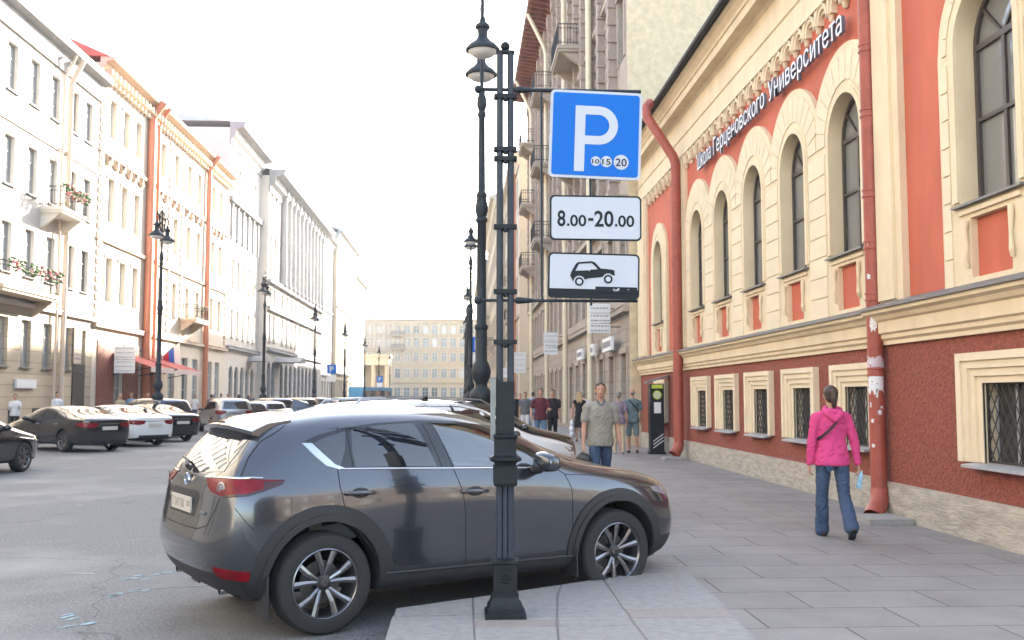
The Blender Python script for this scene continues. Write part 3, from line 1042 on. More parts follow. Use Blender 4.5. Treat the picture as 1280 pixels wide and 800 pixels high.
def balcony(root, x, z, w, d, slab=.16, rail=.95, mats=None, flowers=False, bars=True):
    """balcony hung on the local facade: slab, brackets, iron railing"""
    a = MB()
    a.box(x - w / 2, x + w / 2, -d, 0, z - slab, z)
    a.box(x - w / 2 + .06, x + w / 2 - .06, -d + .06, 0, z - slab - .12, z - slab)
    for s in (-1, 1):
        xx = x + s * (w / 2 - .28)
        a.prism([(0, z - slab - .12), (-d * .8, z - slab - .12), (-d * .62, z - slab - .3), (-.12, z - slab - .75), (0, z - slab - .8)], lambda p, t: (t, p[0], p[1]), xx - .10, xx + .10)
    b = a.build('balcony', mats[0], root)
    r = MB()
    e = .04
    path = [(x - w / 2 + e, 0), (x - w / 2 + e, -d + e), (x + w / 2 - e, -d + e), (x + w / 2 - e, 0)]
    for h in (.12, rail * .8, rail):
        for p, q in zip(path[:-1], path[1:]):
            r.tube([(p[0], p[1], z + h), (q[0], q[1], z + h)], .016 if h < rail else .024, 4)
    for p, q in zip(path[:-1], path[1:]):
        n = max(2, int(math.hypot(q[0] - p[0], q[1] - p[1]) / .13))
        for i in range(n + 1):
            t = i / n
            xx, yy = p[0] + (q[0] - p[0]) * t, p[1] + (q[1] - p[1]) * t
            r.tube([(xx, yy, z), (xx, yy, z + rail)], .011, 4)
    r.build('railing', mats[1], b)
    if flowers:
        f = MB(); rn = random.Random(int(x * 10))
        for k in range(110):
            px, py, pz = x + rn.uniform(-w / 2, w / 2), -d - rn.uniform(-.02, .2), z + rail * .75 + rn.uniform(-.15, .35)
            s = rn.uniform(.05, .11)
            f.ball((px, py, pz), s, 5, 0 if rn.random() < .6 else 1, (1, 1, .7))
        f.build('flower_box', [M['leaf'], M['flower']], b)
    return b

C_COLS = [2.0 + 2.65 * i for i in range(17)]
def B(z0, z1, a, c, w, cols, mi=0, **k):
    d = dict(z0=z0, z1=z1, wz0=a, wz1=c, ww=w, cols=cols, mi=mi)
    d.update(k)
    return d
CB = [B(0, 4.4, 1.0, 3.0, 1.15, C_COLS, 0), B(4.4, 8.0, 5.0, 7.2, 1.15, C_COLS, 0), B(8.0, 12.0, 8.9, 11.2, 1.15, C_COLS, 1),
      B(12.0, 16.0, 12.9, 15.2, 1.15, C_COLS, 1), B(16.0, 20.0, 16.8, 19.2, 1.15, C_COLS, 1), B(20.0, 25.0, 20.8, 23.2, 1.15, C_COLS, 1)]
C = block_building('tall brown stone building with pilasters, balconies and a deep red brown eave', 'building', (5.4, 77.2, 0), R(-90), 45.46, 25.0,
                   CB, [M['taupe'], M['taupe_plain'], M['taupe_plain']], side_mat=M['party'], ledges=((4.5, .22, .18), (8.1, .28, .25), (16.1, .2, .2)),
                   surround=(M['taupe_plain'], .2), style=1, win=(M['win_frame'], M['win_dark']))
mb = MB()
for i in range(18):
    x = .68 + 2.65 * i
    if x > 45.2: break
    mb.box(x - .26, x + .26, -.30, 0, 8.2, 24.3)
    mb.box(x - .36, x + .36, -.38, 0, 23.6, 24.3)
    mb.box(x - .34, x + .34, -.36, 0, 8.15, 8.7)
    for s in (-1, 1):
        z = 9
        while z < 23.4:
            mb.box(x + s * .26 - .07, x + s * .26 + .07, -.33, 0, z, z + .32)
            z += .62
mb.build('pilasters', M['pinkstone'], C)
mb = MB()
mb.box(-.2, 45.6, -1.5, .02, 25.0, 25.1)
mb.box(-.2, 45.6, -1.52, -1.44, 25.1, 25.32)
mb.build('eave', M['eave_red'], C)
mb = MB()
for i in range(64):
    x = .2 + i * .71
    mb.prism([(0, 24.4), (0, 24.998), (-1.42, 24.998), (-1.42, 24.86), (-.4, 24.72)], lambda p, t: (t, p[0], p[1]), x - .09, x + .09)
mb.build('eave_brackets', M['eave_red'], C)
pitched(M['grey_roof'], 45.4, 25.33, 1.3, 4.0, 13)(C)
for Yb, zs in ((44.2, (12.1, 17.0, 21.4)), (58.5, (10.75, 15.2, 19.6)), (71, (10.75, 15.2, 19.6))):
    for zb in zs:
        balcony(C, 77.2 - Yb, zb, 3.4, 1.25, mats=(M['taupe_plain'], M['iron']))
ci = 0
for Yp, w_ in ((38.9, 'nearest to the orange building'), (48.4, 'second along the brown building'), (59.0, 'third along the brown building'), (72.0, 'at the far end of the brown building')):
    drainpipe('tall cream drainpipe on the brown building, ' + w_, [(5.05, Yp, .3), (5.05, Yp, 22.3), (4.95, Yp, 22.8), (3.95, Yp + .1, 24.9)], .12, M['pipe_cream'], (4.0, 10, 16), group='cream drainpipes of the brown building')

def projecting_sign(label, x0, x1, Y, z0, z1, panels, group=None):
    t = thing('hanging_sign', label, 'sign', ((x0 + x1) / 2, Y, z0), 0, group)
    w, h = (x1 - x0) / 2, z1 - z0
    n = len(panels)
    for i, (mt, lines) in enumerate(panels):
        a, c = h * i / n + .015, h * (i + 1) / n - .015
        m = MB(); m.box(-w, w, -.04, .04, a, c)
        p = m.build('panel', mt, t)
        q = MB(); rn = random.Random(i * 7 + int(Y))
        for k in range(lines):
            zz = a + (c - a) * (k + .5) / lines
            x = -w * .85
            while x < w * .8:
                l = rn.uniform(.04, .12)
                q.box(x, min(x + l, w * .88), -.046, -.039, zz - .02, zz + .02)
                x += l + .03
        if lines: q.build('lettering', M['sign_grey'], p)
    m = MB(); m.box(w, w + .35, -.015, .015, h * .8, h * .8 + .03).box(w, w + .35, -.015, .015, h * .2, h * .2 + .03)
    m.build('bracket', M['iron'], t)
    return t
SW = M['sign_white']
projecting_sign('white hanging shop sign high beside the orange building, under the tow sign', 4.33, 5.05, 33.6, 3.72, 4.75, [(SW, 2), (SW, 2), (SW, 1)])
projecting_sign('white three-panel hanging sign halfway along the brown building', 4.30, 5.03, 52.0, 3.75, 4.95, [(SW, 1), (SW, 2), (SW, 1)])
projecting_sign('white hanging sign far along the brown building', 4.05, 4.95, 76.5, 3.4, 5.0, [(SW, 2), (SW, 2)])
projecting_sign('pale blue white hanging sign on the left of the far white one', 3.05, 3.85, 79.5, 3.1, 3.9, [(SW, 1)])
for k, (Y0, Y1, z0, z1) in enumerate(((33.4, 35.5, 3.15, 3.62), (38.0, 39.3, 3.15, 3.6), (41.6, 43.4, 3.15, 3.6))):
    m = MB(); m.box(5.04, 5.14, Y0, Y1, z0, z1)
    t = tag(m.build('shop_sign', SW), ['white lit box sign on the brown wall, closest to the orange building', 'small white box sign on the brown wall, middle one of three', 'white box sign on the brown wall, farthest of three'][k], 'sign', 'white box signs on the brown building')
    q = MB(); rn = random.Random(k)
    y = Y0 + .15
    while y < Y1 - .2:
        l = rn.uniform(.08, .16); q.box(5.033, 5.041, y, y + l, z0 + .13, z1 - .13); y += l + .07
    q.build('lettering', M['sign_grey'], t)

def simple_cornice(z, d=.7, h=.9):
    return [(.02, z - h), (-.12, z - h), (-.15, z - h * .75), (-d * .35, z - h * .6), (-d * .4, z - h * .35), (-d * .9, z - h * .25), (-d, z - .02), (-d, z), (.02, z)]
# further buildings on the right
for nm, (x, Y0, Y1, H, wm, cm, zfl) in {
    'pale beige corner building with a grey mansard roof beyond the brown building': (4.9, 84, 112, 22.5, M['beige2'], M['beige2'], 4),
    'sandy building beyond the beige corner building, right side of the street': (3.9, 112.1, 150, 24.5, M['beige'], M['beige2'], 5),
    'last pale building on the right before the crossing': (3.3, 150.1, 204, 22, M['beige2'], M['beige'], 5)}.items():
    L = Y1 - Y0
    cols = [1.8 + 2.9 * i for i in range(int((L - 2.4) / 2.9) + 1)]
    bands = []
    fh = (H - 1.2) / (zfl + 1)
    for k in range(zfl + 1):
        z0 = fh * k
        bands.append(B(z0, z0 + fh if k < zfl else H, z0 + fh * .28, z0 + fh * .8, 1.2, cols, 0))
    b = block_building(nm, 'building', (x, Y1, 0), R(-90), L, H, bands, [wm, cm, cm], depth=16, cornice=(simple_cornice(H, .8, 1.1), cm),
                       ledges=((fh, .2, .2), (fh * 2, .15, .2)), roof=pitched(M['grey_roof'], L, H + .02, .5, 3.2, 16, True, True), win=(M['wf_grey'], M['glass2']), surround=(cm, .18))
    # windows of the end wall that looks down the street
    for k in range(zfl + 1):
        for yy in ((.45, .5) if False else (1.6, 4.6)):
            f, g = window_meshes(1.1, fh * .5, 0, M['wf_grey'], M['glass2'])
            o = link('window', f, b, (L + .03, yy, fh * k + fh * .28), (0, 0, R(90)))
            link('pane', g, o)
    balcony(b, L * .75, fh * 2, 3, 1.0, mats=(cm, M['iron']))
    balcony(b, L * .35, fh * 3, 3, 1.0, mats=(cm, M['iron']))
drainpipe('orange drainpipe on the far right row of houses', [(4.65, 88, .3), (4.65, 88, 21.5)], .13, M['pipe_orange'], ())

# ---------------------------------------------------------------- left-hand row
XL = -19.5
u1 = [Y - 20 for Y in (43.3, 45.6, 47.9, 50.3, 52.2)]
back = [u1[0] - 2.3 * k for k in range(10, 0, -1)]
back = [u for u in back if u > .8]
cols1 = back + u1
H1 = 18.3
L1 = block_building('white plastered house with tan ground floor and flower balconies, leftmost in the photo', 'building', (XL, 20, 0), R(90), 33.6, H1,
    [B(0, 5.55, 2.9, 5.0, 1.0, cols1, 1), B(5.55, 9.6, 6.95, 9.1, 1.0, cols1), B(9.6, 13.6, 10.7, 12.85, 1.0, cols1), B(13.6, H1, 14.8, 16.9, 1.0, cols1)],
    [M['white_pl'], M['tan_pl'], M['white_pl']], cornice=(simple_cornice(H1 + .3, .75, 1.2), M['greycor']), ledges=((5.7, .18, .16), (13.5, .08, .08)),
    roof=pitched(M['redroof'], 33.6, H1 + .32, .5, 3.6, 12), win=(M['wf_grey'], M['glass3']), style=1, sillm=M['flash'])
balcony(L1, 27.9, 10.35, 2.9, 1.1, mats=(M['white_pl'], M['iron']), flowers=True)
balcony(L1, 23.6, 6.15, 5.6, 1.1, mats=(M['tan_pl'], M['iron']), flowers=True)
m = MB()
for u in (24.6, 27.0, 29.2):
    m.box(u - .5, u + .5, -.03, .02, .35, 1.05)
m.build('basement_window', M['shopdark'], L1)
m = MB(); m.box(31.0, 32.6, -.05, .02, 0, 3.2)
m.build('doorway', M['shopdark'], L1)
m = MB(); m.box(30.95, 31.9, -.10, -.055, 3.25, 5.1)
sg = m.build('shop_sign', M['beige2'], L1)
m = MB()
for k in range(7): m.box(31.05, 31.8, -.106, -.099, 3.45 + .22 * k, 3.54 + .22 * k)
m.build('lettering', M['sign_grey'], sg)
m = MB(); m.box(24.6, 26.6, -.12, -.01, 1.95, 2.35)
m.build('shop_sign', M['sign_white'], L1)
for Yp, mt, nm in ((49.25, M['pipe_white'], 'pale pink beige drainpipe on the white house'), (48.4, M['pipe_white'], 'thin pale pipe left of the pale pink drainpipe on the white house')):
    drainpipe(nm, [(XL + .18, Yp, .3), (XL + .18, Yp, 17.0), (XL + .7, Yp + .1, 18.2)], .12 if Yp > 49 else .06, mt, (5, 11))
projecting_sign('white sign with rows of print sticking out from the white house wall', -19.0, -17.9, 55.6, 2.85, 4.35, [(SW, 3), (SW, 3)])

w2 = [Y - 53.6 for Y in (55.6, 57.8, 60.0, 65.0, 68.1, 71.3, 74.0, 78.2, 80.6)]
def b2(z0, z1, a, c, w=1.0, **k): return B(z0, z1, a, c, w, w2, 0, **k)
H2 = 19.6
L2 = block_building('peach coloured house with orange stone trim, brackets under the eave and red awnings', 'building', (XL, 53.6, 0), R(90), 29.8, H2,
    [b2(0, 5.4, .9, 4.3, 1.5, sur=False), b2(5.4, 10.0, 6.8, 9.2), b2(10.0, 14.6, 11.2, 13.6), b2(14.6, H2, 15.9, 18.0)],
    [M['peach'], M['tan_pl'], M['peach_trim']], cornice=(simple_cornice(H2 + .3, .8, .7), M['peach_trim']), ledges=((5.5, .22, .2), (10.1, .15, .12), (14.9, .15, .12)),
    roof=pitched(M['redroof'], 29.8, H2 + .32, .5, 2.6, 12), win=(M['wf_white'], M['glass3']), style=1, surround=(M['peach'], .16))
m = MB()
for i in range(46):
    x = .3 + i * .65
    m.box(x - .10, x + .10, -.55, -.05, H2 - .62, H2 - .30)
    m.box(x - .10, x + .10, -.30, -.05, H2 - .85, H2 - .60)
m.build('cornice_brackets', M['peach_trim'], L2)
m = MB()
for x0 in (.1, 9.7, 12.9, 15.9, 29.0):
    z = 5.8
    while z < 18.6:
        m.box(x0, x0 + (.62 if x0 in (.1, 29.0) else .4), -.09, .01, z, z + .30); z += .48
m.build('quoins', M['peach_trim'], L2)
m = MB(); rn = random.Random(2)
for u in w2:                                        # plaster garlands between the floors
    for s in (-1, 1):
        m.tube([(u, -.08, 15.0), (u + s * .35, -.1, 14.45), (u + s * .75, -.08, 14.3), (u + s * .95, -.06, 14.9)], [.05, .13, .11, .05], 6)
    m.ball((u, -.08, 14.95), .17, 8)
m.build('garlands', M['peach_trim'], L2, smooth=60)
balcony(L2, 17.6, 7.0, 3.4, 1.25, mats=(M['peach_trim'], M['iron']))
m = MB()
for u in (2.0, 6.2, 10.8):
    m.box(u - 1.3, u + 1.3, -.06, .01, .2, 4.6)
m.build('shop_front', M['shopbrown'], L2)
for k, (a, b_, lab) in enumerate(((2.9, 7.4, 'faded red awning over the shop, nearer one, left of the tall lamp'), (8.1, 13.6, 'faded red awning over the shop, farther one, behind the tall lamp'))):
    t = thing('awning', lab, 'awning', (XL, 53.6, 0), R(90), 'red awnings of the peach house')
    m = MB()
    m.add([(a, -.05, 4.0), (b_, -.05, 4.0), (b_, -2.2, 3.25), (a, -2.2, 3.25), (a, -.05, 3.96), (b_, -.05, 3.96), (b_, -2.2, 3.21), (a, -2.2, 3.21)],
          [(0, 1, 2, 3), (4, 7, 6, 5), (0, 3, 7, 4), (1, 5, 6, 2), (3, 2, 6, 7), (0, 4, 5, 1)])
    m.build('canopy', M['awning'], t)
    m = MB(); m.box(a, b_, -2.23, -2.20, 2.95, 3.25)
    m.build('valance', M['awning_w'], t)
    m = MB()
    for u in (a + .1, b_ - .1):
        m.tube([(u, -.05, 2.8), (u, -2.15, 3.2)], .03, 6)
    m.build('arm', M['iron'], t)
for Yp, r_ in ((61.9, .24), (63.3, .11), (76.0, .2)):
    drainpipe({61.9: 'thick orange red drainpipe between the third and fourth window of the peach house', 63.3: 'thin orange pipe right of the thick orange red drainpipe', 76.0: 'orange red drainpipe near the right end of the peach house'}[Yp],
              [(XL + .25, Yp, .3), (XL + .25, Yp, 18.6), (XL + .25, Yp, 18.9), (XL + .9, Yp, 19.9)], r_, M['pipe_orange'], (5.5, 10, 15))
t = thing('flag', 'white blue and red flag hanging by the balcony of the peach house', 'flag', (XL + .9, 66.2, 4.4))
m = MB()
m.tube([(-.9, 0, -.2), (.2, 0, .9)], .03, 6); m.build('pole', M['iron'], t)
for k, c_ in enumerate(('flag_w', 'flag_b', 'flag_r')):
    m = MB(); x0 = .1 - .33 * k
    m.prism([(x0, .7 - .3 * k), (x0 - .33, .4 - .3 * k), (x0 - .25, -1.2 - .1 * k), (x0 + .1, -1.0)], lambda p, t_: (p[0], t_, p[1]), -.02, .02)
    m.build('stripe', M[c_], t)

w3 = [Y - 83.4 for Y in (85.4, 87.5, 89.7, 91.9, 94.0)]
def b3(z0, z1, a, c, w=.85, **k): return B(z0, z1, a, c, w, w3, 0, **k)
H3 = 24.2
L3 = block_building('light grey stone house with five narrow windows per floor and heavy grey eave', 'building', (XL, 83.4, 0), R(90), 12.8, H3,
    [b3(0, 5.6, .3, 4.2, 1.5, arch=True, nosill=True), b3(5.6, 10, 6.6, 9.0), b3(10, 14.4, 10.9, 13.3), b3(14.4, 18.6, 15.2, 17.7), b3(18.6, H3, 19.4, 21.4)],
    [M['white_pl'], M['greyst'], M['greycor']], cornice=(simple_cornice(H3 + .5, 1.3, 1.9), M['greycor']), ledges=((5.8, .3, .25), (18.4, .35, .4)),
    roof=pitched(M['pale_roof'], 12.8, H3 + .52, .0, .8, 12), win=(M['wf_grey'], M['glass2']), sillm=M['flash'])
m = MB()
for i in range(6):
    u = w3[0] - 1.07 + 2.15 * i
    m.box(u - .16, u + .16, -.18, .01, 14.8, 18.0)
m.build('half_columns', M['greycor'], L3)

w4 = [1.4, 3.6] + [8.2 + 2.75 * i for i in range(10)]
H4 = 23.0
L4 = block_building('long grey palace with tall columns, arcaded ground floor and heavy grey eave', 'building', (XL + .85, 96.2, 0), R(90), 37.5, H4,
    [B(0, 6.2, .2, 5.0, 1.7, w4, 1, arch=True, nosill=True), B(6.2, 10.2, 6.9, 9.6, 1.1, w4), B(10.2, 12.8, 10.7, 12.2, 1.1, w4), B(12.8, 18.4, 13.6, 17.4, 1.1, w4), B(18.4, H4, 19.0, 21.6, 1.1, w4)],
    [M['white_pl'], M['greyst'], M['greycor']], cornice=(simple_cornice(H4 + .6, 1.6, 2.2), M['greycor']), ledges=((6.3, .3, .3), (10.3, .35, .4), (12.9, .4, .3)),
    roof=pitched(M['grey_roof'], 37.5, H4 + .62, .2, 1.0, 12), win=(M['wf_grey'], M['glass2']), sillm=M['greycor'])
for i in range(11):
    u = 8.2 + 2.75 * (i - .5)
    m = MB()
    m.lathe([(.42, 0), (.42, .3), (.34, .35), (.33, 3), (.29, 8.6), (.30, 8.65), (.42, 9.0), (.36, 9.1), (.5, 9.7), (.5, 9.9)], (u, -.3, 12.9), 12)
    m.build('column', M['greyst'], L4, smooth=40)
m = MB(); m.box(5.6, 37.4, -.85, 0, 22.8, 23.2); m.build('entablature', M['greycor'], L4)
def porch(root, u, w, z, d):
    m = MB()
    m.prism([(-w / 2 + w * i / 12, .55 * math.sin(PI * i / 12)) for i in range(13)], lambda p, t: (u + p[0], t, z + p[1]), -d, 0)
    m.build('porch_canopy', M['greycor'], root)
porch(L4, 6.0, 4.2, 5.0, 2.6); porch(L3, 9.5, 2.6, 4.8, 1.6)

for k, (x, Y0, Y1, H, wm, lab) in enumerate(((XL, 133.8, 151, 24.3, M['white_pl'], 'white five storey house just beyond the grey palace'),
                                       (XL + .6, 151.1, 178, 26.5, M['beige2'], 'yellowish house near the far end of the left row'),
                                       (XL, 178.1, 200, 23, M['peach'], 'peach coloured house, the farthest of the left row'))):
    L = Y1 - Y0
    cols = [1.7 + 2.7 * i for i in range(int((L - 2.6) / 2.7) + 1)]
    fh = (H - 1) / 5
    bands = [B(fh * q, fh * (q + 1) if q < 4 else H, fh * q + fh * .25, fh * q + fh * .8, 1.1, cols, 0) for q in range(5)]
    block_building(lab, 'building', (x, Y0, 0), R(90), L, H, bands, [wm, wm, M['greycor']], cornice=(simple_cornice(H + .4, .9, 1.2), M['greycor']),
                   ledges=((fh, .2, .2), (fh * 3, .2, .2)), roof=pitched(M['grey_roof'], L, H + .42, .6, 2.2, 12), win=(M['wf_grey'], M['glass2']), surround=(wm, .15))
# houses of both rows that stand behind the viewer (they show in the paintwork of the cars)
for (x, Y0, L, rz, lab) in ((XL, -42, 61.5, 90, 'cream house across the street behind the viewer'),):
    cols = [1.7 + 2.9 * i for i in range(20)]
    block_building(lab, 'building', (x, Y0, 0), R(rz), L, 19, [B(4.2 * q, 4.2 * (q + 1) if q < 3 else 19, 4.2 * q + 1.2, 4.2 * q + 3.3, 1.1, cols, 0) for q in range(4)],
                   [M['peach'], M['peach'], M['peach']], cornice=(simple_cornice(19.3, .8, 1), M['peach_trim']), ledges=((4.2, .2, .2),), win=(M['wf_white'], M['glass2']))

M['brown_brick'] = brickmat('dark_brown_brick', (0.10, 0.06, 0.045), (0.075, 0.048, 0.038), (0.14, 0.12, 0.10), .26, .08, .008)
cols = [1.9 + 2.7 * i for i in range(12)]
block_building('low dark brick house across the side street on the right, behind the viewer', 'building', (43, -6, 0), R(180), 34, 7.0,
               [B(0, 3.5, 1.0, 2.8, 1.2, cols, 0), B(3.5, 7.0, 4.4, 6.2, 1.2, cols, 0)], [M['brown_brick'], M['brown_brick'], M['taupe_plain']],
               cornice=(simple_cornice(7.2, .4, .5), M['taupe_plain']), win=(M['wf_white'], M['glass2']), roof=pitched(M['grey_roof'], 34, 7.22, .3, 1.6, 12))
# ---------------------------------------------------------------- far end of the street
cols = [1.6 + 2.2 * i + (1.1 if i % 3 == 0 else 0) * 0 for i in range(20)]
EB = [B(0, 5.2, .8, 3.8, 1.5, cols, 0, nosill=True), B(5.2, 9.0, 6.0, 8.2, 1.3, cols, 0), B(9.0, 12.6, 9.9, 12.0, 1.3, cols, 0), B(12.6, 16.0, 13.4, 15.5, 1.3, cols, 0), B(16.0, 19.7, 16.6, 18.5, 1.3, cols, 0)]
E_ = block_building('broad beige building with rows of windows closing the far end of the street', 'building', (-30, 238, 0), 0, 45, 19.7, EB, [M['beige'], M['beige'], M['beige2']],
                    cornice=(simple_cornice(20.0, .8, .9), M['beige2']), ledges=((5.2, .3, .25), (12.6, .2, .2)), roof=pitched(M['grey_roof'], 45, 20.02, .3, .6, 12), win=(M['wf_white'], M['glass2']), surround=(M['beige2'], .2))
m = MB()
for i in range(21):
    u = .5 + 2.2 * i
    m.box(u - .2, u + .2, -.25, 0, 12.8, 19.4)
m.build('pilasters', M['beige2'], E_)
balcony(E_, 14.8, 16.2, 3, 1.0, mats=(M['beige2'], M['iron'])); balcony(E_, 14.8, 13.1, 3, 1.0, mats=(M['beige2'], M['iron']))
t = thing('portico', 'pale stone portico with columns at the left corner of the far crossing', 'portico', (-19.5, 210, 0))
m = MB(); m.box(-6, 4.3, 0, 8, 8.2, 10.4); m.box(-6.3, 4.6, -.3, 8.3, 10.0, 10.4); m.build('entablature', M['beige2'], t)
for k in range(4):
    m = MB(); m.lathe([(.6, 0), (.5, .3), (.45, 7.6), (.62, 8.2)], (-4.6 + 2.8 * k, .8, 0), 12); m.build('column', M['beige2'], t, smooth=40)
m = MB(); m.box(-6, 4.2, 6, 8, 0, 8.2); m.build('rear_wall', M['beige'], t)
# ---------------------------------------------------------------- cars
def paint(name, col, rough=0.3, metal=0.6, coat=1.0, dirt=0.04):
    m = mat(name, col, rough, metal, var=dirt, vscale=2.5, coat=coat)
    return m
M['clad'] = mat('dark_grey_plastic_cladding', (0.020, 0.021, 0.024), 0.55, var=0.12, vscale=12)
M['seam'] = mat('door_gap', (0.006, 0.006, 0.007), 0.7)
M['dglass'] = mat('privacy_glass', (0.010, 0.012, 0.016), 0.03, spec=1.0, coat=0.6)
M['gloss_black'] = mat('gloss_black_trim', (0.010, 0.010, 0.012), 0.12, spec=0.7)
M['cglass'] = glassmat('clear_car_glass', (0.86, 0.93, 0.96), 0.16)
M['inside'] = mat('dark_car_interior', (0.035, 0.035, 0.038), 0.8)
M['seat'] = mat('grey_seat_cloth', (0.16, 0.16, 0.17), 0.8)
M['dash'] = mat('dashboard', (0.03, 0.03, 0.032), 0.6)
M['liner'] = mat('wheel_arch_liner', (0.008, 0.008, 0.008), 0.9)
M['disc'] = mat('brake_disc_steel', (0.12, 0.115, 0.11), 0.5, metal=0.7)
M['alloy'] = mat('machined_alloy', (0.20, 0.20, 0.215), 0.25, metal=0.85)
M['alloy_dark'] = mat('dark_alloy', (0.045, 0.045, 0.05), 0.35, metal=0.7)
M['tail'] = mat('red_tail_lamp', (0.16, 0.003, 0.008), 0.2, coat=.0, var=0.35, vscale=16, spec=0.3)
M['tail_dark'] = mat('dark_red_tail_lamp', (0.04, 0.003, 0.005), 0.15, coat=.2)
M['lamp_lens'] = mat('headlamp_lens', (0.22, 0.23, 0.25), 0.08, coat=1.0)
M['lens_amber'] = mat('amber_lens', (0.5, 0.12, 0.02), 0.15, coat=1.0)
M['plate'] = mat('dusty_number_plate', (0.52, 0.48, 0.42), 0.5, var=0.08, vscale=30)
M['plate_txt'] = mat('plate_letters', (0.28, 0.25, 0.21), 0.6)
M['p_grey'] = paint('graphite_grey_car_paint', (0.075, 0.081, 0.094), 0.18, 0.7)
M['p_black'] = paint('black_car_paint', (0.012, 0.012, 0.014), 0.15, 0.1)
M['p_white'] = paint('white_car_paint', (0.72, 0.72, 0.72), 0.3, 0.0)
M['p_silver'] = paint('silver_car_paint', (0.36, 0.37, 0.39), 0.28, 0.7)
M['p_dkblue'] = paint('dark_blue_car_paint', (0.02, 0.035, 0.09), 0.2, 0.3)
M['p_brown'] = paint('dark_brown_car_paint', (0.055, 0.042, 0.035), 0.22, 0.5)
M['p_red'] = paint('red_car_paint', (0.32, 0.02, 0.02), 0.2, 0.1)
M['p_beige'] = paint('beige_car_paint', (0.34, 0.28, 0.20), 0.28, 0.6)
M['p_green'] = paint('green_car_paint', (0.12, 0.40, 0.05), 0.3, 0.0)

def cage(stations, rear_bulge, front_bulge, clad_rows=3, ci=1):
    """closed body cage from half sections (rows 1..12: sill to roof centre); y mirrored"""
    bm = bmesh.new()
    rings = []
    for st in stations:
        x1, y1, z1 = st[0]
        half = [(x1, 0, z1), (x1, -.56 * y1, z1)] + [(p[0], -p[1], p[2]) for p in st]
        pts = half + [(p[0], -p[1], p[2]) for p in reversed(half[1:-1])]
        rings.append([bm.verts.new(p) for p in pts])
    n = len(rings[0])
    def mi(k):                                   # ring interval k..k+1 -> material
        kk = min(k, n - 1 - k)
        return ci if kk <= clad_rows else 0
    for a, b in zip(rings[:-1], rings[1:]):
        for k in range(n):
            f = bm.faces.new((a[k], a[(k + 1) % n], b[(k + 1) % n], b[k]))
            f.material_index = mi(k)
    for ring, sg, bul in ((rings[0], -1, rear_bulge), (rings[-1], 1, front_bulge)):
        grid = []
        for i in range(1, 11):
            Rr = ring[i + 1]; Lr = ring[n - 1 - i]
            if i == 1:
                row = [ring[2], ring[1], ring[0], ring[n - 1], ring[n - 2]]
                for v in row[1:4]:
                    v.co.x += sg * bul[0] * (1 if v is ring[0] else .75)
            elif i == 10:
                row = [ring[11], ring[12], ring[13], ring[14], ring[15]]
            else:
                b = bul[min(i - 1, len(bul) - 1)]
                mids = []
                for c, bb in ((-.56, .75), (0, 1), (.56, .75)):
                    mids.append(bm.verts.new((Rr.co.x + sg * b * bb, c * abs(Rr.co.y), Rr.co.z)))
                row = [Rr] + mids + [Lr]
            grid.append(row)
        for i in range(9):
            for j in range(4):
                f = bm.faces.new((grid[i][j], grid[i][j + 1], grid[i + 1][j + 1], grid[i + 1][j]))
                f.material_index = ci if i + 2 <= clad_rows else 0
    bmesh.ops.recalc_face_normals(bm, faces=bm.faces)
    me = bpy.data.meshes.new('cage')
    bm.to_mesh(me)
    bm.free()
    me.polygons.foreach_set('use_smooth', [True] * len(me.polygons))
    return me

_ts = bpy.data.scenes.new('scratch')
def evaluated(o):
    """mesh after modifiers, worked out in a scratch scene that is emptied again"""
    _ts.collection.objects.link(o)
    vl = _ts.view_layers[0]
    vl.update()
    dg = vl.depsgraph
    out = bpy.data.meshes.new_from_object(o.evaluated_get(dg))
    _ts.collection.objects.unlink(o)
    return out

def tmpobj(me, mats=()):
    for m in mats:
        me.materials.append(m)
    return link('tmp', me)

def subdivide(me, mats, lv):
    o = tmpobj(me, mats)
    s = o.modifiers.new('s', 'SUBSURF')
    s.levels = lv
    s.render_levels = lv
    out = evaluated(o)
    bpy.data.objects.remove(o)
    return out

def cut(me, cutters):
    o = link('tmp', me)
    tmp = []
    for c in cutters:
        m = o.modifiers.new('b', 'BOOLEAN')
        m.operation = 'DIFFERENCE'
        m.solver = 'EXACT'
        m.object = c
        m.material_mode = 'TRANSFER'
    out = evaluated(o)
    bpy.data.objects.remove(o)
    for c in cutters:
        bpy.data.objects.remove(c)
    return out

